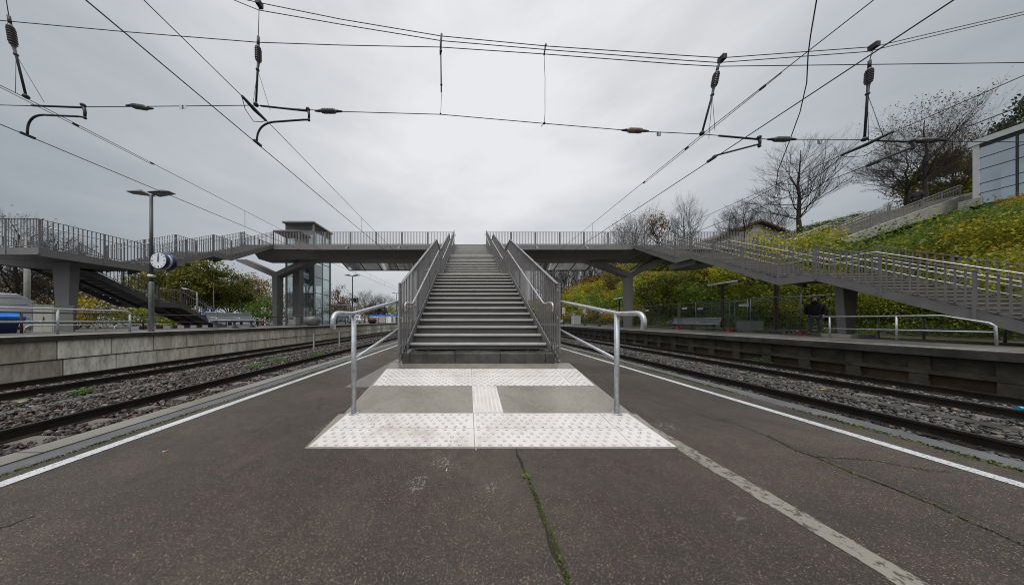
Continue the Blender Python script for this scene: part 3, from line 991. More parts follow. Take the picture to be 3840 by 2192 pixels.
b = MB(); b.bx(XB + 2.2, XE1, YF + 0.2, YB - 0.2, ZD - 0.75, ZD - 0.06); b.build("girder", M['steel'], bridge)
# overhead line guards: closed plate on the near side, glass on the far side
b = MB()
for x0, x1 in ((-14.1, -1.45), (1.85, 13.8)):
    b.prism([(YF - 0.62, ZD - 0.52), (YF - 0.03, ZD - 0.40), (YF - 0.03, ZD - 0.45), (YF - 0.62, ZD - 0.62)], 'x', x0, x1)
b.build("guard_plate", M['steel'], bridge)
for x in (-10.7, -6.1, 6.1, 10.5):
    b = MB(); b.prism([(YF - 0.03, ZD - 0.10), (YF - 0.50, ZD - 0.50), (YF - 0.03, ZD - 0.40)], 'x', x - 0.09, x + 0.09)
    b.build("bracket", M['steel'], bridge)
for x0, x1, k in ((-13.5, -2.2, 6), (2.4, 13.4, 6), (18.4, 25.0, 4)):
    z0, z1, ya, yb = ZD - 0.42, ZD - 1.05, YB + 0.05, YB + 2.0
    d = 0.45 * (1 if x0 > 0 else -1)
    b = MB(); b.quad((x0, ya, z0), (x1, ya, z0), (x1, yb, z1), (x0, yb, z1))
    gp = b.build("glass_guard", M['glass_green'], bridge)
    b = MB()
    b.beam((x0, yb, z1), (x1, yb, z1), 0.06, 0.10)
    for j in range(k + 1):
        x = x0 + (x1 - x0) * j / k
        b.beam((x, ya, z0), (x, yb, z1), 0.07, 0.08)
    b.build("frame", M['black'], gp)
railing(bridge, [(XA, YF + 0.03, ZD), (-1.30, YF + 0.03, ZD)], 1.15, 0.135, post_every=2.27)
railing(bridge, [(1.68, YF + 0.03, ZD), (XB, YF + 0.03, ZD)], 1.15, 0.135, post_every=2.2)
railing(bridge, [(XB + LW, YF + 0.03, ZD), (XE1 - 2.2, YF + 0.03, ZD)], 1.15, 0.135, post_every=2.3)
railing(bridge, [(XE0, YB - 0.03, ZD), (-19.6, YB - 0.03, ZD)], 1.15, 0.14, post_every=2.5)
railing(bridge, [(-16.6, YB - 0.03, ZD), (XE1 - 2.2, YB - 0.03, ZD)], 1.15, 0.14, post_every=2.5)
railing(bridge, [(XE0, YF + 0.03, ZD), (XE0, YB - 0.03, ZD)], 1.15, 0.14, post_every=2.0)
def forked_column(xc, z0, tipl, tipr, yl=22.5):
    b = MB()
    zt = ZD - 2.55
    ya, yb = yl - 0.40, yl + 0.40
    # stem, tapering towards the ground
    b.hexa([(xc - 0.20, ya + 0.06, z0), (xc + 0.20, ya + 0.06, z0), (xc + 0.20, yb - 0.06, z0), (xc - 0.20, yb - 0.06, z0),
            (xc - 0.24, ya, zt), (xc + 0.24, ya, zt), (xc + 0.24, yb, zt), (xc - 0.24, yb, zt)])
    for tip, s in ((tipl, -1), (tipr, 1)):
        z1 = ZD - 1.02
        poly = [(xc - s * 0.225, zt + 0.001), (xc + s * 0.235, zt + 0.001), (tip + s * 0.1, z1 - 0.05), (tip + s * 0.1, z1 + 0.10), (tip - s * 0.9, z1 + 0.10), (xc, zt + 0.38)]
        b.prism(poly, 'y', ya + (0.003 if s > 0 else 0), yb - (0.003 if s > 0 else 0))
    b.build("column", M['steel'], bridge)
forked_column(-18.45, 0.5, -22.0, -14.9)
forked_column(15.5, ZR, 11.4, 18.7)
b = MB(); b.bx(-17.85, -17.15, 23.6, 24.2, 0.5, ZD - 1.25); b.build("column", M['steel'], bridge)

# ---------------------------------------------------------------- central staircase
st = thing("staircase", "long straight steel staircase rising from the ramp up to the footbridge deck", "staircase", (0.2, 4.57, 0.4))
TX0, TX1 = -1.138, 1.543
GO, RI = 0.306, 0.159
stepsY = []
zc = 0.697
y = 4.57
fl = []
for i in range(15): fl.append((4.57 + GO * i, 0.697 + RI * i, i == 14 and 10.40 or None))
for k in range(1, 16): fl.append((10.40 + GO * (k - 1), 2.923 + RI * k, k == 15 and 16.10 or None))
for k in range(1, 17): fl.append((16.10 + GO * (k - 1), 5.308 + RI * k, k == 16 and YF + 0.02 or None))
for (y, z, yend) in fl:
    b = MB()
    y2 = (yend if yend else y + GO) + 0.035
    b.m = 0; b.bx(TX0, TX1, y + 0.012, y2, z - 0.048, z)
    b.m = 1; b.bx(TX0, TX1, y, y + 0.012, z - 0.038, z + 0.001)
    b.m = 2; b.bx(TX0, TX1, y + 0.001, y + 0.012, z - 0.052, z - 0.0381); b.m = 1
    b.bx(TX0 + 0.001, TX1 - 0.001, y + 0.0125, y + 0.06, z + 0.0005, z + 0.003)
    b.m = 2; b.bx(TX0 + 0.002, TX1 - 0.002, y + 0.030, y + 0.042, max(z - RI + 0.001, 0.578), z - 0.049)
    b.build("step", [M['steel_dark'], M['nosing'], M['riser']], st)
floorpts = [(4.32, 0.565), (8.87, 2.93), (10.12, 2.93), (14.70, 5.315), (15.82, 5.315), (20.68, ZD)]
for X in (TX0 - 0.022, TX1 + 0.022):
    b = MB()
    b.prism([(4.42, 0.575), (4.88, 0.575), (4.88, 0.95), (4.42, 0.71)], 'x', X - 0.012, X + 0.012)
    for i in range(len(floorpts) - 1):
        (ya, za), (yb, zb) = floorpts[i], floorpts[i + 1]
        if i == 0: ya, za = 4.881, 0.565 + 0.561 * 0.5198
        b.hexa([(X - 0.012, ya, za - 0.30), (X + 0.012, ya, za - 0.30), (X + 0.012, yb, zb - 0.30), (X - 0.012, yb, zb - 0.30),
                (X - 0.012, ya, za + 0.10), (X + 0.012, ya, za + 0.10), (X + 0.012, yb, zb + 0.10), (X - 0.012, yb, zb + 0.10)])
    b.build("stringer", M['steel'], st)
b = MB()
for i in range(len(floorpts) - 1):
    (ya, za), (yb, zb) = floorpts[i], floorpts[i + 1]
    e = 0.62 if i == 0 else 0
    b.hexa([(TX0, ya + e, za - 0.34 + e * 0.5), (TX1, ya + e, za - 0.34 + e * 0.5), (TX1, yb, zb - 0.34), (TX0, yb, zb - 0.34),
            (TX0, ya + e, za - 0.30 + e * 0.5), (TX1, ya + e, za - 0.30 + e * 0.5), (TX1, yb, zb - 0.30), (TX0, yb, zb - 0.30)])
b.build("soffit_plate", M['steel_dark'], st)
b = MB()
for x in (-0.80, 0.2, 1.2):
    b.bx(x - 0.025, x + 0.025, 4.66, 4.71, 0.52, 0.64)
b.bx(-0.25, 0.65, 4.68, 4.95, 0.5455, 0.585)
b.build("foot", M['galv_dull'], st)
HR = 1.30
for X, s in ((-1.215, 1), (1.62, -1)):
    for i in range(len(floorpts) - 1):
        (ya, za), (yb, zb) = floorpts[i], floorpts[i + 1]
        if i == 0: ya, za = 4.16, 0.565
        b = MB()
        sl = (zb - za) / (yb - ya)
        dz0 = 0.55 if i == 0 else HR
        if i == 0:
            b.beam((X, 4.16, 1.80), (X, 4.26, 1.83), 0.05, 0.012)
            b.beam((X, 4.26, 1.83), (X, yb, zb + HR), 0.055, 0.014)
        else:
            b.beam((X, ya, za + HR), (X, yb, zb + HR), 0.055, 0.014)
        k = max(2, int(round((yb - ya) / 0.122)))
        for j in range(k):
            yy = ya + (j + 0.5) * (yb - ya) / k
            zz = za + sl * (yy - ya)
            if i == 0:
                zz = 0.565 + max(0, (yy - 4.32)) * (2.93 - 0.565) / (8.87 - 4.32)
                ztop = 1.83 + (yy - 4.26) * (zb + HR - 1.83) / (yb - 4.26)
            else:
                ztop = zz + HR
            b.vbar(X, yy, zz - 0.16 - (0.05 if j % 2 else 0), ztop - 0.006, 0.013, 0.052)
        b.beam((X - s * 0.0, ya + 0.02, (za if i else 0.565) - 0.10), (X, yb, zb - 0.10), 0.02, 0.06)
        b.build("railing_panel", M['steel'], st)
        m = max(1, int(round((yb - ya) / 1.5)))
        for j in range(m + 1):
            if i > 0 and j == 0: continue
            yy = ya + (yb - ya) * j / m
            zz = za + sl * (yy - ya)
            if i == 0 and j > 0: zz = 0.565 + max(0, yy - 4.32) * 0.5198
            zt_ = (1.80 if (i == 0 and j == 0) else (1.83 + (yy - 4.26) * (2.93 + HR - 1.83) / (8.87 - 4.26) if i == 0 else zz + HR))
            b = MB()
            b.vbar(X - s * 0.002, yy, zz - 0.28 if zz > 0.8 else 0.58, zt_ + 0.004, 0.022, 0.13)
            po = b.build("post", M['steel'], st)
            b = MB()
            for zb_ in (0.12, 0.62, 1.12):
                b.tube([(X + s * 0.004, yy, zz + zb_), (X + s * 0.018, yy, zz + zb_)], 0.016, 8)
            b.build("bolt", M['stainless'], po)
    hx = X + s * 0.095
    hp = [(hx - s * 0.05, 4.30, 1.30), (hx - s * 0.05, 4.30, 1.42), (hx - s * 0.045, 4.33, 1.462), (hx - s * 0.02, 4.40, 1.472), (hx, 4.62, 1.47)]
    hh = 0.88
    hp += [(hx, 4.75, 1.50 + 0.02)]
    hp += [(hx, 8.87, 2.93 + hh), (hx, 10.12, 2.93 + hh), (hx, 14.70, 5.315 + hh), (hx, 15.82, 5.315 + hh), (hx, 20.5, ZD + hh), (hx, 20.85, ZD + hh)]
    b = MB(); b.tube(hp, 0.022, 10)
    b.build("handrail", M['stainless'], st)
    b = MB()
    for i in range(1, len(floorpts)):
        (ya, za), (yb, zb) = floorpts[i - 1], floorpts[i]
        m = max(1, int((yb - ya) / 1.5))
        for j in range(m):
            f = (j + 0.5) / m
            yy, zz = ya + (yb - ya) * f, za + (zb - za) * f + hh
            b.tube([(X, yy, zz - 0.06), (hx, yy, zz - 0.06), (hx, yy, zz - 0.02)], 0.008, 6)
    b.build("handrail_bracket", M['stainless'], st)

# ---------------------------------------------------------------- side stairs
def flight(par, x0, x1, y0, z0, n, sgn, name="flight"):
    """n risers going down from (y0,z0); sgn = direction along Y; returns end y,z"""
    b = MB()
    z, y = z0, y0
    for i in range(n):
        y2 = y + sgn * GO
        z2 = z - RI
        lo, hi = (y, y2) if sgn > 0 else (y2, y)
        b.m = 0
        if i < n - 1:
            b.bx(x0, x1, lo - 0.02, hi + 0.02, z2 - 0.045, z2)
        b.m = 1
        yr = y
        b.bx(x0 + 0.002, x1 - 0.002, yr - 0.006, yr + 0.006, z2 + 0.001, z - 0.046)
        b.m = 2
        yn = y + sgn * 0.012
        b.bx(x0 - 0.001, x1 + 0.001, min(yn, yn + sgn * 0.012), max(yn, yn + sgn * 0.012), z - 0.05, z + 0.001)
        z, y = z2, y2
    ye = y0 + sgn * GO * (n - 1)
    ze = z0 - RI * n
    b.m = 0
    lo = min(y0, ye); hi = max(y0, ye)
    za, zb = (z0, ze) if sgn > 0 else (ze, z0)
    xm = (x0 + x1) / 2
    b.hexa([(xm - 0.09, lo, za - 0.40), (xm + 0.09, lo, za - 0.40), (xm + 0.09, hi, zb - 0.40), (xm - 0.09, hi, zb - 0.40),
            (xm - 0.09, lo, za - 0.20), (xm + 0.09, lo, za - 0.20), (xm + 0.09, hi, zb - 0.20), (xm - 0.09, hi, zb - 0.20)])
    b.build(name, [M['steel_dark'], M['riser'], M['nosing_dull']], par)
    return ye, ze
def stringers(par, xs_, pts):
    for X in xs_:
        b = MB()
        for i in range(len(pts) - 1):
            (ya, za), (yb, zb) = pts[i], pts[i + 1]
            b.hexa([(X - 0.012, ya, za - 0.30), (X + 0.012, ya, za - 0.30), (X + 0.012, yb, zb - 0.30), (X - 0.012, yb, zb - 0.30),
                    (X - 0.012, ya, za + 0.03), (X + 0.012, ya, za + 0.03), (X + 0.012, yb, zb + 0.03), (X - 0.012, yb, zb + 0.03)])
        b.build("stringer", M['steel'], par)
def landing(par, x0, x1, y0, y1, z):
    b = MB(); b.bx(x0, x1, min(y0, y1), max(y0, y1), z - 0.24, z)
    b.build("landing", M['steel_dark'], par)

def vcolumn(par, xc, yc, z0, z1, wt, wb, dt, db):
    b = MB()
    def ring(w_, d_, z): 
        return [(xc - w_, yc - d_, z), (xc, yc - d_ - 0.001, z), (xc + w_, yc - d_, z), (xc + w_, yc + d_, z), (xc - w_, yc + d_, z)]
    r0, r1 = ring(wb, db, z0), ring(wt, dt, z1)
    n = 5
    b.add(r0 + r1, [tuple(range(n))[::-1], tuple(range(n, 2 * n))] + [(i, (i + 1) % n, n + (i + 1) % n, n + i) for i in range(n)])
    return b.build("column", M['steel'], par)

# right: straight down towards the viewer
rs = thing("staircase", "grey steel staircase descending past the waiting person on the hillside platform", "staircase", (16, 10, ZR))
X0, X1 = XB, XB + 2.5
y, z = flight(rs, X0, X1, YF, ZD, 15, -1)
p = [(YF, ZD), (y, z)]
yl = y - 1.15; landing(rs, X0, X1, y + 0.02, yl, z); p.append((yl, z))
y, z = flight(rs, X0, X1, yl, z, 15, -1); p.append((y, z))
yl = y - 1.2; landing(rs, X0, X1, y + 0.02, yl, z); p.append((yl, z))
y, z = flight(rs, X0, X1, yl, z, 16, -1); p.append((y, z))
stringers(rs, (X0 - 0.013, X1 + 0.013), p)
railing(rs, [(X0 - 0.035, a, c) for a, c in p], 1.18, 0.145, bar=(0.012, 0.034), post_every=1.5, hand=(0.92, 0.66), hand_side=(1, 0, 0), post=(0.03, 0.055), low=-0.25)
railing(rs, [(X1 + 0.035, a, c) for a, c in p], 1.18, 0.145, bar=(0.012, 0.034), post_every=1.5, hand=(0.92, 0.66), hand_side=(-1, 0, 0), post=(0.03, 0.055), low=-0.25)
zr2 = p[3][1]
rcol = vcolumn(rs, 15.68, 9.62, ZR + 0.13, zr2 - 0.24, 0.34, 0.17, 0.11, 0.115)
b = MB()
for k in range(6):
    zz = 2.10 - k * 0.075 if k < 5 else 2.55
    f_ = (zz - ZR - 0.13) / (zr2 - 0.24 - ZR - 0.13)
    xx = 15.68 - (0.17 + 0.17 * f_) - 0.004
    pts = [(xx, 9.54 + 0.16 * i / 14, zz + 0.012 * math.sin(i * 2.3 + k) + 0.006 * math.sin(i * 5.1)) for i in range(15)]
    for p0, p1 in zip(pts[:-1], pts[1:]): b.beam(p0, p1, 0.004, 0.010)
b.build("scribble", M['midgrey'], rcol)
b = MB(); b.bx(15.15, 16.2, 9.2, 9.95, ZR - 0.01, ZR + 0.14); b.build("plinth", M['concrete'], rs, bevel=0.01)
b = MB(); b.bx(X0 + 0.3, X1 - 0.3, p[2][0] + 0.02, p[1][0] + 0.9, p[1][1] - 0.62, p[1][1] - 0.24); b.build("support_box", M['steel'], rs)

# left: down to a broad landing, then back the other way to the ground
ls = thing("staircase", "grey steel staircase with a broad turning landing on a tapered column behind the clock", "staircase", (-19, 12, 0.5))
X0, X1 = XA - 2.5, XA
y, z = flight(ls, X0, X1, YF, ZD, 13, -1)
p = [(YF, ZD), (y, z)]
yl = y - 1.2; landing(ls, X0, X1, y + 0.02, yl, z); p.append((yl, z))
y, z = flight(ls, X0, X1, yl, z, 11, -1); p.append((y, z))
YN = 9.40
stringers(ls, (X1 + 0.013,), p + [(YN, z)])
stringers(ls, (X0 - 0.013,), p)
XO = X0 - 0.25 - 2.5
b = MB(); b.bx(XO, X1, YN, y + 0.02, z - 0.22, z); b.build("landing", M['steel_dark'], ls)
b = MB(); b.bx(XO, X1 + 0.02, YN - 0.025, YN, z - 0.26, z + 0.03); b.bx(XO - 0.025, XO, YN, y + 0.02, z - 0.26, z + 0.03); b.build("edge_beam", M['steel'], ls)
zl = z
railing(ls, [(X1 + 0.035, a, c) for a, c in p] + [(X1 + 0.035, YN, zl)], 1.18, 0.125, bar=(0.012, 0.028), post_every=1.5, hand=(0.92,), hand_side=(-1, 0, 0), post=(0.03, 0.06))
railing(ls, [(X0 - 0.035, a, c) for a, c in p], 1.18, 0.125, bar=(0.012, 0.028), post_every=1.5, hand=(0.92,), hand_side=(1, 0, 0), post=(0.03, 0.06))
railing(ls, [(X1 + 0.03, YN - 0.03, zl), (XO, YN - 0.03, zl), (XO - 0.03, p[-1][0], zl)], 1.18, 0.125, bar=(0.012, 0.028), post_every=1.5, post=(0.03, 0.06), end_posts=(False, True))
# lower flights
U0, U1 = XO, X0 - 0.25
yq, zq = flight(ls, U0, U1, 12.0, zl, 11, 1)
q = [(p[-1][0], zl), (12.0, zl), (yq, zq)]
landing(ls, U0, U1, yq - 0.02, yq + 1.2, zq); q.append((yq + 1.2, zq))
nlow = int(round((zq - 0.5) / RI))
y3, z3 = flight(ls, U0, U1, yq + 1.2, zq, nlow, 1); q.append((y3, z3))
stringers(ls, (U0 - 0.013, U1 + 0.013), q)
railing(ls, [(U1 + 0.035, a, c) for a, c in q[1:]], 1.1, 0.14, bar=(0.012, 0.028), post_every=1.5, hand=(0.9,), hand_side=(-1, 0, 0), post=(0.03, 0.06))
railing(ls, [(U0 - 0.035, a, c) for a, c in q], 1.1, 0.14, bar=(0.012, 0.028), post_every=1.5, hand=(0.9,), hand_side=(1, 0, 0), post=(0.03, 0.06))
vcolumn(ls, -18.95, 10.95, 0.5, zl - 0.22, 0.42, 0.25, 0.15, 0.10)

# ---------------------------------------------------------------- lift tower
lt = thing("lift_tower", "glazed steel lift tower with flat roof rising behind the footbridge", "lift tower", (-18.2, 26.5, 0.5))
a0, a1, c0, c1 = -19.65, -16.70, 25.1, 28.1
zb0, zt0 = 0.5, 11.60
b = MB()
for (x, y) in ((a0, c0), (a1, c0), (a0, c1), (a1, c1)):
    b.bx(x - 0.07, x + 0.07, y - 0.07, y + 0.07, zb0, zt0)
b.build("frame", M['alu'], lt)
rows = [zb0, 2.55, 4.15, 5.9, 7.55, 9.1, 10.85, zt0]
b = MB()
for z in rows[1:-1]:
    b.bx(a0 + 0.07, a1 - 0.07, c0 - 0.04, c0 + 0.03, z - 0.035, z + 0.035)
    b.bx(a1 - 0.03, a1 + 0.04, c0 + 0.07, c1 - 0.07, z - 0.035, z + 0.035)
for x in (a0 + 1.05,):
    b.bx(x - 0.035, x + 0.035, c0 - 0.035, c0 + 0.03, zb0, zt0)
b.bx(a1 - 0.03, a1 + 0.035, (c0 + c1) / 2 - 0.035, (c0 + c1) / 2 + 0.035, zb0, zt0)
b.build("mullion", M['alu'], lt)
b = MB(); b.quad((a0, c0, zb0), (a1, c0, zb0), (a1, c0, zt0), (a0, c0, zt0)); b.build("glazing", M['glass'], lt)
b = MB(); b.quad((a1, c0, zb0), (a1, c1, zb0), (a1, c1, zt0), (a1, c0, zt0)); b.build("glazing", M['glass'], lt)
b = MB(); b.quad((a0, c1, zb0), (a1, c1, zb0), (a1, c1, zt0), (a0, c1, zt0)); b.build("glazing", M['glass'], lt)
b = MB(); b.quad((a0, c0, zb0), (a0, c1, zb0), (a0, c1, zt0), (a0, c0, zt0)); b.build("glazing", M['glass'], lt)
for z0, z1 in ((2.60, 4.10), (10.92, 11.50)):
    b = MB()
    k = int((z1 - z0) / 0.07)
    for j in range(k):
        zz = z0 + j * 0.07
        b.bx(a0 + 0.1, a1 - 0.1, c0 - 0.055, c0 - 0.02, zz + 0.005, zz + 0.055)
        if z0 > 5: b.bx(a1 + 0.02, a1 + 0.055, c0 + 0.1, c1 - 0.1, zz + 0.005, zz + 0.055)
    b.build("louvre", M['louvre'], lt)
b = MB(); b.bx(a0 - 0.25, a1 + 0.2, c0 - 0.3, c1 + 0.25, zt0, zt0 + 0.17); b.build("roof", M['alu'], lt, bevel=0.01)
b = MB()
for x in (a0 + 0.7, a0 + 1.5, a1 - 0.6):
    b.bx(x - 0.06, x + 0.06, c0 + 0.9, c0 + 1.02, zb0, zt0 - 0.3)
    b.bx(x - 0.06, x + 0.06, c1 - 0.6, c1 - 0.48, zb0, zt0 - 0.3)
for z in rows[1:-1]:
    b.bx(a0 + 0.7, a1 - 0.6, c0 + 0.92, c0 + 1.0, z - 0.1, z - 0.02)
b.beam((a0 + 0.7, c0 + 1.1, 2.6), (a1 - 0.6, c0 + 1.1, 6.0), 0.05, 0.06)
b.beam((a1 - 0.6, c0 + 1.1, 2.6), (a0 + 0.7, c0 + 1.1, 6.0), 0.05, 0.06)
b.build("shaft_frame", M['galv_dull'], lt)
b = MB(); b.bx(a0 + 0.55, a1 - 0.5, c0 + 1.1, c1 - 0.7, 5.2, 7.5); b.build("lift_car", M['whitepl'], lt)
b = MB(); b.prism([(c0 - 0.08, 10.0), (c0 - 1.75, 10.12), (c0 - 1.75, 10.24), (c0 - 0.08, 10.2)], 'x', a0 + 0.0, a1 - 0.25); b.build("canopy", M['alu'], lt)
b = MB(); b.bx(a0 + 0.95, a1 - 0.75, c0 - 0.10, c0 - 0.045, ZD + 0.02, ZD + 2.15); b.build("door", M['stainless'], lt)
b = MB(); b.bx(a0 + 0.2, a1 - 0.3, YB - 0.02, c0 - 0.1, ZD - 0.3, ZD - 0.01); b.build("gangway", M['steel_dark'], lt)
# ---------------------------------------------------------------- overhead line
YC = 5.9
def W(x, y, Y=YC): return P(x, y, Y)
CON = {-11.19: 5.83, -5.35: 5.62, 6.19: 5.22, 10.28: 5.12}
MES = {-11.19: (6.75, 6.35), -5.35: (6.42, 5.98), 6.19: (6.08, 5.78), 10.28: (5.70, 5.55)}
wname = {-11.19: "track nearest the block wall", -5.35: "track beside the grooved edge", 6.19: "track beside the mossy edge", 10.28: "track nearest the hillside platform"}
for X, zc_ in CON.items():
    b = MB(); b.tube([(X, -6, zc_), (X, 5.9, zc_), (X * 0.985, 40, zc_), (X, 78, zc_)], 0.0105, 5, smooth=True)
    tag(b.build("contact_wire", M['wire']), f"straight black contact wire above the {wname[X]}", "overhead wire", "contact wires above the four tracks")
    za, zm = MES[X]
    pts = []
    for i in range(25):
        y = -6 + 84 * i / 24
        s_ = (y - 5.9) / 60.0
        zz = za - (za - zm) * 4 * s_ * (1 - s_) if y > 5.9 else za - 0.006 * (5.9 - y) * 2 - 0.0004 * (5.9 - y) ** 2
        pts.append((X + 0.03, y, zz))
    pts.append((X + 0.03, 5.9, za)); pts.sort(key=lambda q: q[1])
    b = MB(); b.tube(pts, 0.0085, 5)
    if X in (-11.19, 6.19):          # short doubling clamps near the support
        b.tube([(X + 0.03, 4.6, za - 0.035), (X + 0.03, 8.2, za - 0.11)], 0.007, 5)
        for yy in (4.9, 6.6, 8.2): zc2 = za - 0.018 - (yy - 4.6) * 0.01; b.bx(X + 0.018, X + 0.042, yy - 0.05, yy + 0.05, zc2 - 0.03, zc2 + 0.015)
    mw = tag(b.build("messenger_wire", M['wire']), f"thin sagging messenger wire above the contact wire of the {wname[X]}", "overhead wire", "messenger wires above the four tracks")
    # droppers
    for yy in (11.6, 17.5, 23.0, 26.5, 31.0, 38.0):
        s_ = (yy - 5.9) / 60.0
        zz = za - (za - zm) * 4 * s_ * (1 - s_)
        b = MB(); b.tube([(X + 0.03, yy, zz), (X + 0.035, yy, (zz + zc_) / 2), (X, yy + 0.04, zc_)], 0.006, 4)
        dp = b.build("dropper", M['wire'])
        dp.parent = mw

def span(label, pts, r, m_, nm="span_wire"):
    b = MB(); b.tube([W(x, y) for x, y in pts], r, 5)
    return tag(b.build(nm, m_), label, "span wire", "wires spanning across all the tracks")
TOPA = [(300, -330), (924, 0), (970, 10), (1280, 72.7), (1655, 135.5), (2048, 173), (2559, 208), (2708, 217), (3277, 175.6), (3839, 45), (4300, -70)]
TOPB = [(300, -250), (876, 0), (969, 38), (1280, 92), (1654, 153), (2043, 186), (2559, 226), (2695, 235), (3252, 194), (3839, 55), (4300, -55)]
MID = [(-500, 30), (0, 77), (465, 119), (966, 159), (1280, 169.6), (1649, 177), (2041, 203), (2559, 242), (2690, 249), (3262, 242), (3839, 235), (4400, 228)]
LOW = [(-500, 392), (0, 394), (281, 401), (480, 400), (953, 395), (1160, 412), (1297, 419), (1651, 429), (2040, 463), (2328, 487), (2435, 494), (2630, 503), (2841, 520), (2881, 522), (2986, 523), (3237, 524), (3413, 529), (3840, 533), (4400, 540)]
span("uppermost brown wire of the V shaped cross span", TOPA, 0.0085, M['wire_brown'])
span("second brown wire running just below the uppermost cross span wire", TOPB, 0.0085, M['wire_brown'])
span("middle nearly level cross span wire through the tops of the hanging insulators", MID, 0.0085, M['wire_brown'])
span("lowest cross span wire carrying the grey insulators and number plates", LOW, 0.0085, M['wire'])

def insulator(b, p, q, r0, n):
    p, q = Vector(p), Vector(q)
    d = q - p
    l = d.length
    q_ = d.to_track_quat('Z', 'Y').to_matrix()
    prof = [(r0 * 0.45, 0)]
    for i in range(n):
        z0 = l * (0.08 + 0.84 * i / n); z1 = l * (0.08 + 0.84 * (i + 1) / n)
        k = 1.0 if 0 < i < n - 1 else 0.86
        prof += [(r0 * 0.62, z0), (r0 * k, z0 + (z1 - z0) * 0.30), (r0 * k, z0 + (z1 - z0) * 0.62), (r0 * 0.62, z1)]
    prof.append((r0 * 0.45, l))
    b.lathe(prof, p, 16, q_, smooth=False)
hangs = [
 ("leftmost hanging insulator rod, tilted, above the track by the block wall", (14, -60), (33, 60), (38, 92), (52, 178), (60, 205), (98, 362), "insul"),
 ("hanging insulator rod above the wire section joint of the second track", (972, 12), (969, 138), (968, 172), (969, 236), (966, 262), (960, 392), "insul"),
 ("hanging insulator rod tilted towards the centre, over the track by the mossy edge", (2708, 218), (2694, 245), (2688, 268), (2676, 330), (2671, 356), (2632, 500), "insul"),
 ("hanging insulator rod in front of the bare hillside trees", (3277, 172), (3261, 228), (3260, 256), (3256, 318), (3253, 352), (3242, 522), "insul"),
]
for lab, a, bb, i0, i1, r0_, r1_, mm in hangs:
    root = thing("hanging_insulator", lab, "insulator", W(*a), "hanging insulators of the cross span")
    b = MB(); b.tube([W(*a), W(*bb)], 0.008, 5); b.tube([W(*bb), W(*i0)], 0.03, 8)
    b.bx(W(*a)[0] - 0.05, W(*a)[0] + 0.05, YC - 0.07, YC + 0.07, W(*a)[2] - 0.07, W(*a)[2] + 0.05)
    b.build("clamp", M['darkmetal'], root)
    b = MB(); insulator(b, W(*i0), W(*i1), 0.070, 8); b.build("insulator", M[mm], root)
    b = MB(); b.tube([W(*i1), W(*r0_), W(*r1_)], [0.03, 0.022, 0.022], 8)
    b.ball(W(*r1_), 0.055); b.ball(W(*r0_), 0.04)
    b.build("rod", M['darkmetal'], root)
    k = W(*r0_)
    e = W(*r1_)
    s_ = -1 if e[0] > 0 else 1
    b = MB(); b.tube([k, (e[0] + 0.28, YC + 0.1, e[2] - 0.06)], 0.0045, 4); b.tube([k, (e[0] + 0.12, YC - 0.2, e[2] - 0.10)], 0.0045, 4)
    b.build("stay_wire", M['wire'], root)
root = thing("span_hanger", "thick black hanger rod between the cross span wires, left of the wavy wire", "hanger", W(1656, 135))
b = MB(); b.tube([W(1656, 128), W(1653, 160), W(1652, 205)], 0.026, 8); b.tube([W(1653, 205), W(1655, 345)], 0.017, 8); b.ball(W(1653, 192), 0.035); b.ball(W(1655, 318), 0.03)
b.build("rod", M['darkmetal'], root)
b = MB(); b.tube([W(1656, 345), W(1653, 418), W(1652, 430)], 0.006, 5); b.ball(W(1652, 427), 0.022); b.build("hanger_wire", M['wire'], root)
root = thing("span_hanger", "thin wavy hanger wire between the cross span wires above the stair", "hanger", W(2046, 172))
b = MB(); b.tube([W(2047, 164), W(2043, 186), W(2041, 206)], 0.018, 8); b.ball(W(2046, 172), 0.03); b.ball(W(2041, 203), 0.026); b.build("clamp", M['darkmetal'], root)
b = MB(); b.tube([W(2041, 206), W(2042, 250), W(2044, 290), W(2043.5, 360), W(2044, 420), W(2041, 463)], 0.0065, 5); b.ball(W(2041, 462), 0.03); b.tube([W(2041, 463), W(2030, 473)], 0.008, 5); b.build("hanger_wire", M['wire'], root)

for lab, a, bq, c_, mm in (("weathered grey insulator beside a white plate, near the left edge", (455, 400), (492, 396), (555, 406), 'insul_grey'),
                       ("ribbed dark insulator at the tip of the second curved arm", (1178, 415), (1200, 416), (1264, 417), 'insul_grey'),
                       ("tan and grey insulator above the stair", (2328, 487), (2350, 488), (2413, 491), 'insul_tan'),
                       ("dark insulator in the lowest cross span wire next to the slack feeder cable", (2880, 522), (2898, 522), (2966, 522), 'insul_grey'),
                       ("long dark insulator in front of the glass pavilion roof", (3420, 529), (3436, 528), (3525, 525), 'insul')):
    root = thing("span_insulator", lab, "insulator", W(*bq), "insulators strung in the lowest cross span wire")
    b = MB(); insulator(b, W(*bq), W(*c_), 0.060, 9); b.build("insulator", M[mm], root)
    dx = (c_[0] - bq[0]) * 0.30
    b = MB(); b.tube([W(bq[0] - dx, bq[1]), W(*bq)], [0.018, 0.032], 8); b.build("end_fitting", M['darkmetal'], root)
    b = MB(); b.tube([W(*c_), W(c_[0] + dx, c_[1] + 1)], [0.032, 0.018], 8); b.build("end_fitting", M['darkmetal'], root)

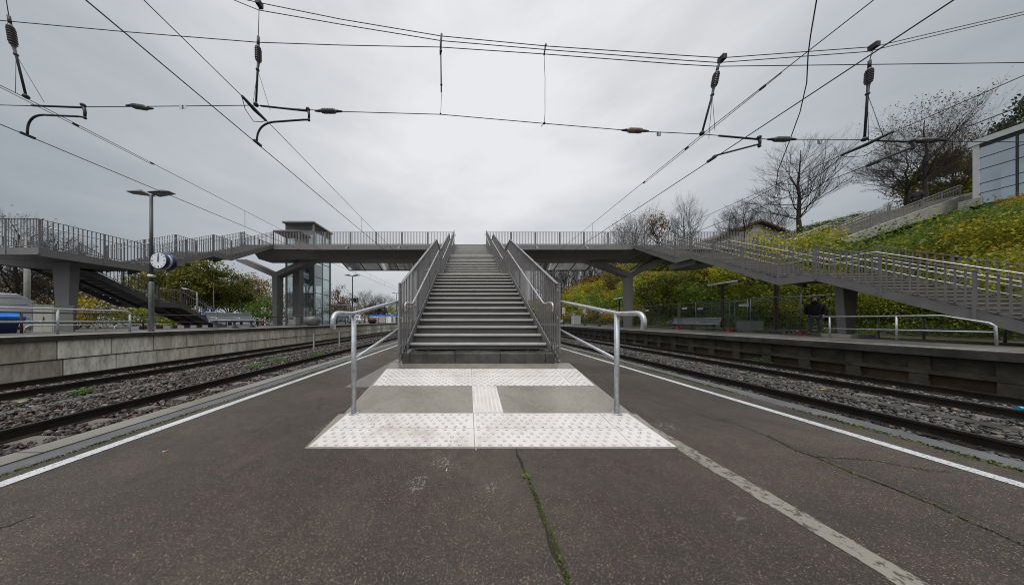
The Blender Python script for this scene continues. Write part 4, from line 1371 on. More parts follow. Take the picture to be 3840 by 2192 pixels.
# registration arms
def armset(lab, fix, hz, drop, arm, con, sect):
    root = thing("registration_arm", lab, "wire arm", W(*hz[0]), "registration arms holding the contact wires")
    b = MB(); b.tube([W(*p_) for p_ in hz], 0.021, 8); b.build("arm", M['darkmetal'], root)
    b = MB(); b.tube([W(*p_) for p_ in drop], [0.035, 0.028, 0.022][:len(drop)], 8); b.ball(W(*drop[0]), 0.05); b.ball(W(*drop[-1]), 0.035); b.build("bracket", M['darkmetal'], root)
    b = MB(); b.tube([W(*p_) for p_ in arm], 0.021, 8); cw = W(*con); b.bx(cw[0] - 0.025, cw[0] + 0.025, YC - 0.10, YC + 0.10, cw[2] - 0.02, cw[2] + 0.03); b.build("steady_arm", M['darkmetal'], root)
def curve(p0, p1, p2, n=8):
    return [((1 - t) ** 2 * p0[0] + 2 * t * (1 - t) * p1[0] + t * t * p2[0], (1 - t) ** 2 * p0[1] + 2 * t * (1 - t) * p1[1] + t * t * p2[1]) for t in [i / n for i in range(n + 1)]]
armset("curved dark registration arm near the left edge, holding the contact wire by the block wall", None, [(120, 396), (306, 403)], [(312, 395), (319, 420), (318, 442)], [(316, 440), (296, 437), (180, 432)] + curve((165, 431), (98, 430), (103, 505)), (105, 509), False)
armset("curved dark registration arm below the wire section joint", None, [(978, 397), (1150, 416)], [(1155, 410), (1159, 430), (1158, 450)], [(1156, 449), (1140, 449), (1030, 457)] + curve((1020, 458), (962, 468), (963, 532)), (966, 537), False)
armset("straight dark registration arm left of the slack feeder cable", None, [(2696, 509), (2840, 522)], [(2846, 516), (2850, 535), (2848, 548)], [(2848, 547), (2840, 542), (2676, 585), (2668, 596)], (2668, 598), False)
armset("straight dark registration arm in front of the bare hillside trees", None, [(3283, 527), (3412, 532)], [(3420, 528), (3425, 545), (3422, 558)], [(3422, 556), (3408, 556), (3280, 606), (3272, 612)], (3274, 614), False)
# section joints in two messenger wires
for lab, X, ya, yb, z in (("dark mottled section joint bar in the messenger wire left of the stair", -5.32, 5.46, 6.11, 6.40), ("dark mottled section joint bar in the messenger wire by the hillside", 10.31, 5.62, 6.41, 5.70)):
    root = thing("section_joint", lab, "insulator", (X, ya, z), "section joints in the messenger wires")
    b = MB(); b.tube([(X, ya, z + 0.02), (X, (ya + yb) / 2, z - 0.01), (X, yb, z)], [0.03, 0.045, 0.03], 8); b.build("bar", M['greenmast'], root)
    b = MB(); b.tube([(X, ya, z), (X - 0.02, ya + 0.1, z - 0.20), (X - 0.03, (ya + yb) / 2, z - 0.30), (X - 0.02, yb - 0.1, z - 0.12), (X, yb, z)], 0.008, 5); b.build("jumper_wire", M['wire'], root)
b = MB(); b.tube([(5.1, 3.6, 6.6), P(3063, -5, 4.3), P(3040, 130, 4.9), P(3030, 205, 5.2), P(3025, 310, 5.6), P(3000, 420, 6.0), P(2960, 530, 6.6), P(2917, 640, 7.2), P(2910, 700, 7.5), P(2780, 770, 8.4), (10.3, 8.7, 5.6)], 0.010, 5)
tag(b.build("feeder_cable", M['wire_brown']), "slack brown feeder cable dropping in a curve in front of the bare hillside tree", "cable")
# number plates, numeral geometry by strokes
SEG = {'2': [[(-.3, .3), (-.1, .5), (.2, .45), (.3, .2), (-.3, -.45), (.35, -.45)]], '1': [[(-.2, .25), (.05, .5), (.05, -.5)]],
       'H': [[(-.3, .5), (-.3, -.5)], [(.3, .5), (.3, -.5)], [(-.3, 0), (.3, 0)]], '3': [[(-.3, .45), (.3, .45), (0, .08), (.3, -.15), (.2, -.45), (-.3, -.45)]]}
def glyph(b, ch, c, size, y, wdt=0.16):
    for line in SEG[ch]:
        for (u0, v0), (u1, v1) in zip(line[:-1], line[1:]):
            b.beam((c[0] + u0 * size * 0.75, y, c[2] + v0 * size), (c[0] + u1 * size * 0.75, y, c[2] + v1 * size), wdt * size, 0.008, (0, 1, 0))
for lab, x, y, ch, wd, plate, ink in (("small white number plate beside the weathered insulator near the left edge", 687, 402, '3', 0.17, 'whitepl', 'black'),
                           ("small grey number plate marked 2 beside the tan insulator", 2469, 502, '2', 0.10, 'insul_grey', 'white'),
                           ("small dark number plate marked 1 in the lowest cross span wire", 3071, 532, '1', 0.10, 'insul_grey', 'white')):
    c_ = W(x, y)
    root = thing("number_plate", lab, "plate", c_, "number plates on the lowest cross span wire")
    b = MB(); b.bx(c_[0] - wd / 2, c_[0] + wd / 2, YC - 0.012, YC - 0.006, c_[2] - 0.06, c_[2] + 0.05); b.build("panel", M[plate], root)
    b = MB(); glyph(b, ch, (c_[0], 0, c_[2] - 0.005), 0.075, YC - 0.018); b.build("numeral", M[ink], root)

# ---------------------------------------------------------------- left platform
def lamp_post(loc, h, label, group):
    t_ = thing("lamp_post", label, "lamp", loc, group, world=False)
    b = MB(); b.tube([(0, 0, 0), (0, 0, 1.9), (0, 0, 1.95)], [0.075, 0.07, 0.055], 12); b.m = 1; b.tube([(0, 0, 1.95), (0, 0, h - 0.05)], [0.055, 0.045], 12); b.build("pole", [M['galv_dull'], M['lamppost']], t_)
    b = MB(); b.tube([(-0.12, 0, h - 0.05), (0.12, 0, h - 0.05)], 0.03, 8); b.build("bracket", M['galv_dull'], t_)
    for s in (-1, 1):
        b = MB()
        x0, x1 = s * 0.08, s * 0.84
        xm = s * 0.40
        pts = [(x0, -0.20, h - 0.02), (x1, -0.12, h + 0.05), (x1, 0.12, h + 0.05), (x0, 0.20, h - 0.02)]
        b.add(pts + [(xm, 0, h + 0.17)], [(0, 1, 2, 3), (0, 4, 1), (1, 4, 2), (2, 4, 3), (3, 4, 0)])
        hd = b.build("lamp_head", M['lamppost'], t_)
        b = MB(); b.add([(p_[0], p_[1] * 0.8, p_[2] - 0.012) for p_ in pts], [(0, 1, 2, 3)]); b.build("diffuser", M['midgrey'], hd)
    return t_
lamp_post((-12.42, 9.1, ZL), 5.4, "tall platform lamp post carrying the round clock", "twin headed lamp posts on the block wall platform")
lp = lamp_post((-12.45, 25.0, ZL), 5.25, "platform lamp post carrying the blue number 1 sign", "twin headed lamp posts on the block wall platform")
lamp_post((-12.45, 40.4, ZL), 5.2, "smallest, most distant twin headed lamp post behind the ramp railing", "twin headed lamp posts on the block wall platform")
# clock
cx, cy, cz = -11.86, 9.05, 3.44
t_ = thing("platform_clock", "round white faced station clock with navy rim showing twelve, on the lamp post", "clock", (cx, cy, cz))
Mx = Matrix(((1, 0, 0), (0, 0, 1), (0, -1, 0))).transposed()
b = MB()
RYm = Matrix.Rotation(R(90), 3, 'X')
def ylathe(b, prof, c, n=32, cap=True): b.lathe(prof, c, n, RYm, cap=cap)
ylathe(b, [(0.305, 0.17), (0.325, 0.165), (0.325, 0.06), (0.30, 0.055)], (cx, cy, cz), cap=False); ylathe(b, [(0.30, -0.055), (0.325, -0.06), (0.325, -0.165), (0.305, -0.17)], (cx, cy, cz), cap=False)
b.build("rim", M['navy'], t_)
b = MB(); ylathe(b, [(0.295, -0.054), (0.295, 0.054)], (cx, cy, cz)); b.build("drum", M['whitepl'], t_)
for s in (-1, 1):
    b = MB(); ylathe(b, [(0.30, s * 0.160), (0.30, s * 0.166)], (cx, cy, cz)); f_ = b.build("face", M['white'], t_)
    yq_ = cy + s * 0.172
    b = MB()
    for k in range(12):
        a = math.pi * 2 * k / 12
        r0 = 0.20 if k % 3 == 0 else 0.235
        b.beam((cx + math.sin(a) * r0, yq_, cz + math.cos(a) * r0), (cx + math.sin(a) * 0.275, yq_, cz + math.cos(a) * 0.275), 0.006, 0.026 if k % 3 == 0 else 0.016, (math.cos(a), 0, -math.sin(a)))
    b.build("hour_marks", M['black'], f_)
    b = MB(); b.beam((cx - 0.002, yq_ + s * 0.006, cz - 0.05), (cx + 0.004, yq_ + s * 0.006, cz + 0.16), 0.006, 0.034, (1, 0, 0)); b.build("hour_hand", M['black'], f_)
    b = MB(); b.beam((cx - 0.004, yq_ + s * 0.012, cz - 0.06), (cx + 0.012, yq_ + s * 0.012, cz + 0.245), 0.005, 0.022, (1, 0, 0)); b.build("minute_hand", M['black'], f_)
b = MB(); b.tube([(-12.42, 9.05, cz - 0.05), (cx - 0.3, 9.05, cz - 0.05)], 0.03, 8); b.build("bracket", M['galv_dull'], t_)
t_ = thing("loudspeaker", "small white cylindrical loudspeaker on the clock's lamp post", "loudspeaker", (-12.25, 9.05, 2.87))
b = MB(); b.tube([(-12.36, 8.98, 2.88), (-12.16, 9.0, 2.86)], 0.055, 12); b.build("housing", M['whitepl'], t_)
b = MB(); b.tube([(-12.42, 9.08, 2.87), (-12.30, 9.0, 2.87)], 0.02, 6); b.build("bracket", M['galv_dull'], t_)
# blue 1 sign on second lamp
t_ = thing("platform_sign", "square navy sign with a white 1 on the second lamp post", "sign", (-12.1, 25, 3.2))
c_ = (-12.05, 24.93, 3.32)
b = MB(); b.bx(-12.28, -11.82, 24.90, 24.97, 3.10, 3.55); b.build("panel", M['navy'], t_)
b = MB(); glyph(b, '1', (-11.95, 0, 3.325), 0.33, 24.89, 0.17); b.build("numeral", M['white'], t_)
b = MB(); b.bx(-12.55, -12.28, 24.92, 25.08, 3.22, 3.46); b.build("bracket", M['galv_dull'], t_)

def tube_railing(pts_top, z0, posts, label, m_, lower=0.42, r=0.028, name="tube_railing", group=None, extra=None, loc=None):
    t_ = thing(name, label, "railing", loc or (pts_top[0][0], pts_top[0][1], z0), group)
    b = MB(); b.tube(pts_top, r, 10); b.build("top_rail", m_, t_)
    lo = [(p_[0], p_[1], z0 + lower) for p_ in (pts_top[1], pts_top[-2])] if extra is None else extra
    b = MB(); b.tube(lo, r * 0.85, 8); b.build("lower_rail", m_, t_)
    for (x, y, zt) in posts:
        b = MB(); b.tube([(x, y, z0 - 0.02), (x, y, zt)], r, 10); b.build("post", m_, t_)
    return t_
ZT1 = ZL + 0.80
tube_railing([(-13.0, 4.0, ZT1), (-13.0, 4.2, ZT1), (-13.0, 8.82, ZT1), (-13.0, 8.9, ZT1 - 0.05), (-13.0, 8.92, ZT1 - 0.12)], ZL,
             [(-13.0, 4.2, ZT1), (-13.0, 7.35, ZT1), (-13.0, 8.92, ZT1 - 0.1)], "light galvanised railing on the block wall platform, in front of the white van", M['galv'], lower=0.42, extra=[(-13.0, 4.2, ZL + 0.40), (-13.0, 8.92, ZL + 0.40)])
tube_railing([(-15.4, 2, ZL + 0.72), (-15.4, 2.2, ZL + 0.72), (-15.4, 19.8, ZL + 0.72), (-15.4, 20, ZL + 0.72)], ZL,
             [(-15.4, y, ZL + 0.72) for y in (2.2, 5.0, 8.0, 11.0, 14.0, 17.0, 20.0)], "long dark weathered railing along the back of the block wall platform", M['brownpost'], lower=0.36)
tube_railing([(-15.6, 20.5, ZL + 0.9), (-15.6, 20.6, ZL + 0.9), (-15.6, 23.9, ZL + 0.9), (-15.6, 24, ZL + 0.9)], ZL,
             [(-15.6, y, ZL + 0.9) for y in (20.6, 22.2, 24.0)], "short grey railing in front of the lift tower", M['galv_dull'], lower=0.45)
tube_railing([(-16.2, 27.5, ZL + 0.9), (-16.2, 27.6, ZL + 0.9), (-16.2, 43.9, ZL + 0.9), (-16.2, 44, ZL + 0.9)], ZL,
             [(-16.2, y, ZL + 0.9) for y in (27.6, 32, 36, 40, 44.0)], "grey railing in front of the parked cars", M['galv_dull'], lower=0.45)

def bench(name, label, nseat, m_, group=None):
    t_ = thing(name, label, "bench", (0, 0, 0), group, world=False)
    l = nseat * 0.62
    # length along Y, sitting side towards +X
    b = MB()
    prof = [(0.42, 0.44), (0.20, 0.43), (0.02, 0.42), (-0.06, 0.48), (-0.14, 0.66), (-0.18, 0.86)]
    k = 0
    for j in range(len(prof) - 1):
        (xa, za), (xb, zb) = prof[j], prof[j + 1]
        b.hexa([(xa, 0, za - 0.012), (xb, 0, zb - 0.012), (xb, l, zb - 0.012), (xa, l, za - 0.012), (xa, 0, za + 0.006), (xb, 0, zb + 0.006), (xb, l, zb + 0.006), (xa, l, za + 0.006)])
    b.build("seat_shell", m_, t_)
    b = MB(); b.tube([(0.43, 0, 0.44), (0.43, l, 0.44)], 0.018, 8); b.tube([(-0.18, 0, 0.87), (-0.18, l, 0.87)], 0.018, 8); b.tube([(0.0, 0, 0.38), (0.0, l, 0.38)], 0.04, 8); b.build("beam", M['galv'], t_)
    for f in (0.08, 0.5, 0.92):
        b = MB(); b.prism([(0.30, 0.0), (0.36, 0.0), (0.36, 0.04), (0.16, 0.12), (0.12, 0.30), (0.30, 0.40), (-0.10, 0.42), (0.0, 0.30), (0.02, 0.10), (-0.10, 0.04), (-0.10, 0.0)], 'y', l * f - 0.02, l * f + 0.02); b.build("leg", M['galv_dull'], t_)
    for k in range(nseat // 2 + 1):
        yy = l * k / (nseat // 2)
        b = MB(); b.tube([(0.43, yy, 0.45), (0.36, yy, 0.58), (0.10, yy, 0.62), (-0.10, yy, 0.62)], 0.014, 6); b.build("armrest", M['galv'], t_)
    return t_
def meshsteel():
    m, t, b = newmat("perforated steel seat")
    v = coords(t)
    vo = N(t, "ShaderNodeTexVoronoi"); vo.inputs["Scale"].default_value = 55; vo.inputs["Randomness"].default_value = 0.0
    L(t, v, vo.inputs["Vector"])
    L(t, ramp(t, vo.outputs["Distance"], [(0.28, (0.03, 0.03, 0.03)), (0.36, (0.27, 0.28, 0.28))]), b.inputs["Base Color"])
    b.inputs["Roughness"].default_value = 0.45; b.inputs["Metallic"].default_value = 0.3
    return m
M['perf'] = meshsteel()
place(bench("bench", "perforated steel bench on the block wall platform beside the dark lower stair", 4, M['perf']), (-13.5, 12.1, ZL), 0)
place(bench("bench", "perforated steel bench behind the mesh site fence on the hillside platform", 6, M['perf'], ), (17.3, 19.7, ZR), R(180))

def box_cab(name, label, cat, x0, x1, y0, y1, z0, h, m_, door=True, slot=False, group=None):
    t_ = thing(name, label, cat, ((x0 + x1) / 2, (y0 + y1) / 2, z0), group)
    b = MB(); b.bx(x0, x1, y0, y1, z0 + 0.06, z0 + h); b.build("body", m_, t_, bevel=0.012)
    b = MB(); b.bx(x0 + 0.03, x1 - 0.03, y0 + 0.03, y1 - 0.03, z0 - 0.01, z0 + 0.06); b.build("base", M['concrete'], t_)
    b = MB(); b.bx(x0 - 0.02, x1 + 0.02, y0 - 0.02, y1 + 0.02, z0 + h, z0 + h + 0.03); b.build("lid", m_, t_)
    if door:
        b = MB(); b.bx(x0 + 0.04, (x0 + x1) / 2 - 0.008, y0 - 0.012, y0, z0 + 0.10, z0 + h - 0.05); b.bx((x0 + x1) / 2 + 0.008, x1 - 0.04, y0 - 0.012, y0, z0 + 0.10, z0 + h - 0.05); d_ = b.build("door", m_, t_)
        b = MB(); b.bx((x0 + x1) / 2 + 0.03, (x0 + x1) / 2 + 0.06, y0 - 0.03, y0 - 0.012, z0 + h * 0.5, z0 + h * 0.62); b.build("handle", M['black'], d_)
    if slot:
        b = MB(); b.bx(x0 + 0.06, x0 + 0.42, y0 - 0.008, y0, z0 + h - 0.20, z0 + h - 0.10); b.build("slot", M['black'], t_)
    return t_
box_cab("cabinet", "beige electrical cabinet standing between the white van and the tapered column", "cabinet", -18.75, -17.85, 10.0, 10.5, 0.50, 1.28, M['beige'])
box_cab("waste_bin", "square grey waste bin with a dark slot, left of the round grit bin", "waste bin", -14.95, -14.35, 19.3, 19.8, ZL, 0.76, M['midgrey'], door=False, slot=True)
def grit_bowl(loc, m_, label):
    t_ = thing("grit_bin", label, "grit bin", loc, world=False)
    b = MB(); b.lathe([(0.30, 0.0), (0.45, 0.08), (0.58, 0.28), (0.60, 0.42), (0.57, 0.58), (0.46, 0.75), (0.40, 0.77)], (0, 0, 0), 32); b.build("bowl", m_, t_)
    b = MB(); b.lathe([(0.45, 0.765), (0.42, 0.79), (0.05, 0.80)], (0, 0, 0), 32); b.tube([(-0.45, -0.36, 0.62), (-0.2, -0.545, 0.46), (0.15, -0.60, 0.42), (0.42, -0.44, 0.60)], 0.012, 6); b.build("lid", m_, t_)
grit_bowl((-12.85, 19.2, ZL), M['bowl'], "round grey bowl shaped grit bin at the platform edge before the lift tower")
grit_bowl((-13.6, 33.0, ZL), M['bowl_dark'], "round black bowl shaped grit bin near the portable cabins")
# bicycle
t_ = thing("bicycle", "black bicycle parked behind the square waste bin", "bicycle", (-15.25, 20.3, ZL))
for dy in (0.0, 1.02):
    pts = [(-15.25, 20.0 + dy + 0.32 * math.cos(a), ZL + 0.34 + 0.32 * math.sin(a)) for a in [2 * math.pi * i / 20 for i in range(21)]]
    b = MB(); b.tube(pts, 0.025, 6, cap=False)
    for i in range(0, 20, 2): b.tube([(-15.25, 20.0 + dy, ZL + 0.34), pts[i]], 0.003, 3)
    b.build("wheel", M['black'], t_)
b = MB()
A_, B_, S_, H_ = (-15.25, 20.0, ZL + 0.34), (-15.25, 20.45, ZL + 0.30), (-15.25, 20.30, ZL + 0.86), (-15.25, 20.86, ZL + 0.86)
for p_, q_ in ((A_, B_), (A_, S_), (B_, S_), (B_, H_), (S_, H_), (H_, (-15.25, 21.02, ZL + 0.34))): b.tube([p_, q_], 0.017, 6)
b.build("frame", M['black'], t_)
b = MB(); b.bx(-15.32, -15.18, 20.14, 20.42, ZL + 0.92, ZL + 0.98); b.build("saddle", M['black'], t_)
b = MB(); b.tube([(-15.55, 20.80, ZL + 1.02), (-15.25, 20.88, ZL + 1.0), (-14.95, 20.80, ZL + 1.02)], 0.014, 6); b.build("handlebar", M['black'], t_)

# parked van, bin, cars
def car(name, label, loc, rz_, body, L_=4.4, Wd=1.8, H_=1.5, kind='suv', group=None):
    t_ = thing(name, label, "van" if kind == 'van' else "car", loc, group, world=False)
    h = H_
    if kind == 'van':
        prof = [(-L_ / 2, 0.30), (L_ / 2 - 0.1, 0.30), (L_ / 2, 0.55), (L_ / 2 - 0.06, 0.98), (L_ / 2 - 0.62, 1.18), (L_ / 2 - 1.42, h - 0.10), (L_ / 2 - 1.75, h), (-L_ / 2 + 0.42, h), (-L_ / 2 + 0.18, h - 0.20), (-L_ / 2, h - 0.42)]
        win = [(L_ / 2 - 1.32, h - 0.22), (L_ / 2 - 1.95, h - 0.22), (L_ / 2 - 1.95, 1.16), (L_ / 2 - 0.72, 1.16)]
    else:
        prof = [(-L_ / 2, 0.32), (L_ / 2 - 0.05, 0.30), (L_ / 2, 0.62), (L_ / 2 - 0.12, 0.86), (L_ / 2 - 1.15, 0.98), (L_ / 2 - 1.85, h - 0.06), (L_ / 2 - 2.2, h), (-L_ / 2 + 0.75, h), (-L_ / 2 + 0.20, 1.0), (-L_ / 2, 0.92)]
        win = [(L_ / 2 - 1.95, h - 0.13), (-L_ / 2 + 0.82, h - 0.13), (-L_ / 2 + 0.42, 1.0), (L_ / 2 - 1.32, 1.0)]
    b = MB(); b.prism(prof, 'y', -Wd / 2, Wd / 2); b.build("body", body, t_, bevel=0.06)
    for s in (-1, 1):
        b = MB(); b.prism(win, 'y', s * Wd / 2 - 0.012, s * Wd / 2 + 0.008); b.build("side_window", M['windowdark'], t_)
    iw = (5, 4) if kind != 'van' else (5, 4)
    (xa, za), (xb, zb) = prof[4], prof[5]
    b = MB(); b.hexa([(xa - 0.08, -Wd / 2 + 0.14, za + 0.07), (xa - 0.08, Wd / 2 - 0.14, za + 0.07), (xb + 0.06, Wd / 2 - 0.2, zb - 0.07), (xb + 0.06, -Wd / 2 + 0.2, zb - 0.07),
                      (xa - 0.06, -Wd / 2 + 0.14, za + 0.09), (xa - 0.06, Wd / 2 - 0.14, za + 0.09), (xb + 0.085, Wd / 2 - 0.2, zb - 0.05), (xb + 0.085, -Wd / 2 + 0.2, zb - 0.05)])
    b.build("windscreen", M['windowdark'], t_)
    for sx in (-1, 1):
        for sy in (-1, 1):
            b = MB(); b.lathe([(0.20, -0.10), (0.33, -0.10), (0.34, 0.0), (0.33, 0.10), (0.20, 0.10)], (sx * L_ * 0.30, sy * (Wd / 2 - 0.10), 0.34), 20, RYm)
            wh = b.build("wheel", M['asph_dark'], t_)
            b = MB(); b.lathe([(0.19, -0.112), (0.19, 0.112)], (sx * L_ * 0.30, sy * (Wd / 2 - 0.10), 0.34), 14, RYm); b.build("rim", M['galv_dull'], wh)
    for s in (-1, 1):
        b = MB(); b.bx(L_ / 2 - 0.10, L_ / 2 + 0.012, s * (Wd / 2 - 0.38) - 0.16, s * (Wd / 2 - 0.38) + 0.16, 0.66, 0.80); b.build("headlight", M['whitepl'], t_)
    b = MB(); b.bx(L_ / 2 - 0.02, L_ / 2 + 0.016, -0.45, 0.45, 0.42, 0.62); b.build("grille", M['black'], t_)
    return t_
v_ = car("parked_van", "white delivery van parked behind the blue lidded container", (-23.9, 11.6, 0.50), 0, M['white'], 5.2, 2.0, 1.98, 'van')
place(v_, (-24.5, 10.2, 0.50), R(240))
b = MB(); b.bx(-2.45, 1.3, 1.0, 1.008, 1.42, 1.44); b.bx(-2.3, 1.2, 1.0, 1.008, 1.74, 1.755); b.bx(-2.5, 0.6, 1.0, 1.008, 0.72, 0.75); adopt(b.build("side_moulding", M['black']), v_)
cA = place(car("parked_car", "dark grey taxi with a yellow roof sign behind the platform railing", (0, 0, 0), 0, M['carblack']), (-25.2, 46.0, 0.55), R(-62))
b = MB(); b.bx(-0.35, -0.1, -0.25, 0.25, 1.5, 1.66); b.build("taxi_sign", M['yellow'], cA)
cB = place(car("parked_car", "white off-road car parked beside the dark taxi", (0, 0, 0), 0, M['carwhite'], 4.5, 1.85, 1.7), (-22.6, 46.0, 0.55), R(-55))
# waste container with a blue lid
t_ = thing("waste_container", "navy waste container with a bright blue curved lid and handle, in front of the van", "waste container", (-16.9, 7.8, 0.5))
b = MB(); b.prism([(-17.5, 0.62), (-15.95, 0.62), (-15.8, 1.14), (-17.6, 1.14)], 'y', 7.3, 8.2); b.build("tub", M['navy'], t_, bevel=0.03)
b = MB(); b.prism([(-17.7, 1.05), (-16.4, 0.92), (-15.75, 1.14), (-15.72, 1.28), (-16.1, 1.42), (-17.0, 1.52), (-17.7, 1.48)], 'y', 7.22, 8.28); b.build("lid", M['blue'], t_, bevel=0.03)
b = MB(); b.tube([(-17.4, 7.2, 0.72), (-16.95, 7.18, 0.80), (-16.6, 7.18, 0.98), (-16.4, 7.2, 1.12)], 0.035, 8); b.build("handle", M['blue'], t_)
for x in (-17.3, -16.4):
    b = MB(); b.lathe([(0.10, -0.03), (0.10, 0.03)], (x, 7.4, 0.60), 12, RYm); b.build("wheel", M['black'], t_)
# red and white barrier boards behind the dark railing
t_ = thing("barrier", "long low red and white striped barrier board behind the dark platform railing", "barrier", (-17.2, 13, 0.5))
b = MB(); n_ = 11
for i in range(n_):
    b.m = i % 2
    ya = 11.8 + i * 0.32
    b.bx(-17.22, -17.18, ya, ya + 0.32, 0.62, 0.84)
b.build("board", [M['whitepl'], mat("faded red stripe", (0.10, 0.018, 0.016), 0.6)], t_)
for y in (11.9, 13.5, 15.2):
    b = MB(); b.bx(-17.3, -17.1, y - 0.05, y + 0.05, 0.5, 0.62); b.build("foot", M['black'], t_)
for (x, y0_, y1_, lab) in ((-17.0, 8.9, 10.6, "low pale hoop rail behind the light galvanised railing"), (-16.6, 10.9, 13.0, "low pale hoop rail next to the striped barrier")):
    b = MB(); b.tube([(x, y0_, 0.5), (x, y0_, 0.86), (x, y0_ + 0.08, 0.94), (x, y1_ - 0.08, 0.94), (x, y1_, 0.86), (x, y1_, 0.5)], 0.022, 8)
    tag(b.build("hoop_rail", M['galv']), lab, "hoop rail", "low hoop rails behind the platform")
# crossing signs
def crossing_sign(loc, label, s=0.6):
    t_ = thing("crossing_sign", label, "sign", loc, "pedestrian crossing signs")
    x, y, z = loc
    b = MB(); b.tube([(x, y + 0.03, 0.5), (x, y + 0.03, z + s / 2)], 0.03, 8); b.build("post", M['galv_dull'], t_)
    b = MB(); b.bx(x - s / 2, x + s / 2, y - 0.02, y, z - s / 2, z + s / 2); b.build("panel", M['signblue'], t_)
    b = MB(); b.prism([(x - s * 0.40, z - s * 0.38), (x + s * 0.40, z - s * 0.38), (x, z + s * 0.40)], 'y', y - 0.026, y - 0.021); b.build("triangle", M['white'], t_)
    b = MB(); yq = y - 0.032
    b.ball((x + s * 0.02, yq, z + s * 0.12), s * 0.045, 0.004, s * 0.045)
    for p_, q_ in (((0.01, 0.07), (0.0, -0.10)), ((0.0, -0.10), (0.10, -0.30)), ((0.0, -0.10), (-0.08, -0.30)), ((0.01, 0.04), (-0.10, -0.06)), ((0.01, 0.04), (0.09, -0.08))):
        b.beam((x + p_[0] * s, yq, z + p_[1] * s), (x + q_[0] * s, yq, z + q_[1] * s), 0.004, s * 0.055)
    for k in range(-3, 4): b.beam((x + k * s * 0.09 - 0.01, yq + 0.004, z - s * 0.36), (x + k * s * 0.09 + 0.01, yq + 0.004, z - s * 0.30), 0.003, s * 0.04)
    b.build("pictogram", M['black'], t_)
crossing_sign((-26.75, 23.7, 2.0), "blue pedestrian crossing sign with white triangle beside the foot of the lower stair", 0.62)
crossing_sign((-27.6, 24.1, 1.78), "blue pedestrian crossing sign half hidden by the stair railing", 0.58)
def street_lamp(loc, h, label):
    t_ = thing("street_lamp", label, "lamp", loc, "street lamps beyond the lower stair", world=False)
    b = MB(); b.tube([(0, 0, 0), (0, 0, h * 0.45), (0, 0, h)], [0.09, 0.07, 0.05], 10); b.build("pole", M['galv_dull'], t_)
    b = MB(); b.tube([(0, 0, h - 0.05), (-0.9, -0.1, h + 0.28)], 0.03, 8); b.build("arm", M['galv_dull'], t_)
    b = MB(); b.hexa([(-1.55, -0.22, h + 0.36), (-0.85, -0.18, h + 0.25), (-0.85, 0.02, h + 0.25), (-1.55, 0.02, h + 0.36), (-1.5, -0.18, h + 0.46), (-0.85, -0.15, h + 0.34), (-0.85, 0, h + 0.34), (-1.5, 0, h + 0.46)]); b.build("lamp_head", M['cabinet'], t_)
street_lamp((-32.9, 30, 0.5), 5.6, "taller street lamp with a bent arm beyond the crossing sign")
street_lamp((-29.2, 25, 0.5), 3.7, "shorter street lamp with a bent arm beside the crossing sign")
b = MB(); b.tube([(-26.6, 14.0, 0.5), (-26.6, 14.0, 6.2)], 0.11, 10); b.bx(-26.8, -26.4, 13.9, 14.1, 0.4, 0.52)
tag(b.build("pole", M['concrete']), "plain grey round pole behind the white van", "pole")
b = MB(); b.tube([(-22.4, 12.6, 0.5), (-22.4, 12.6, 2.9), (-22.2, 12.6, 3.15), (-21.0, 12.6, 3.2)], 0.035, 8)
tag(b.build("bent_pipe", M['darkmetal']), "dark bent pipe sticking up behind the beige cabinet", "pipe")
# bollards
bl = None
for i, (x, y) in enumerate(((-25.0, 42.0), (-21.4, 41.5), (-19.5, 41.0), (-18.2, 41.5), (-17.2, 41.0), (-24.8, 26.5), (-23.2, 26.5), (-22.0, 26.3))):
    if bl is None:
        bl = thing("bollard", "red and white striped bollard at the edge of the car park", "bollard", (x, y, 0.55), "red and white bollards", world=False)
        b = MB()
        for k in range(5):
            b.m = k % 2
            b.tube([(0, 0, k * 0.2), (0, 0, (k + 1) * 0.2)], 0.055, 10)
        b.build("post", [M['whitepl'], M['red']], bl)
        b = MB(); b.ball((0, 0, 1.0), 0.055, 0.055, 0.03); b.build("cap", M['whitepl'], bl)
    else:
        c_ = copy_tree(bl); c_.location = (x, y, 0.55)
# portable cabins and switch cabinets in the distance
for i, (x0, w_, y) in enumerate(((-24.6, 2.5, 58), (-21.8, 2.6, 58), (-19.0, 2.6, 59))):
    lab = ("white portable cabin with blue roof edge behind the black grit bin", "white portable cabin with blue roof edge, in the middle of its row", "white portable cabin with blue roof edge next to the ramp railing post")[i]
    t_ = thing("portable_cabin", lab, "cabin", (x0 + w_ / 2, y, 0.5), "white portable cabins with blue roofs")
    b = MB(); b.bx(x0, x0 + w_, y, y + 5, 0.5, 2.3); b.build("wall", M['white'], t_)
    b = MB(); b.prism([(x0 - 0.08, 2.3), (x0 + w_ + 0.08, 2.3), (x0 + w_ - 0.3, 2.62), (x0 + 0.3, 2.62)], 'y', y - 0.1, y + 5.1); b.build("roof", M['blue'], t_)
    b = MB()
    for k in (0, 1, 2, 3): b.bx(x0 + k * w_ / 3 - 0.03, x0 + k * w_ / 3 + 0.03, y - 0.03, y - 0.004, 0.5, 2.3)
    b.build("corner_trim", M['blue'], t_)
    b = MB(); b.bx(x0 + w_ * 0.12, x0 + w_ * 0.28, y - 0.03, y - 0.004, 0.6, 2.1); b.build("door", M['cabinet'], t_)
box_cab("cabinet", "tall pale switch cabinet in front of the portable cabins", "cabinet", -14.6, -13.55, 38, 38.5, ZL, 1.15, M['cabinet'])
box_cab("cabinet", "brownish switch cabinet left of the tall pale one", "cabinet", -15.35, -14.7, 38, 38.5, ZL, 0.90, M['beige'])
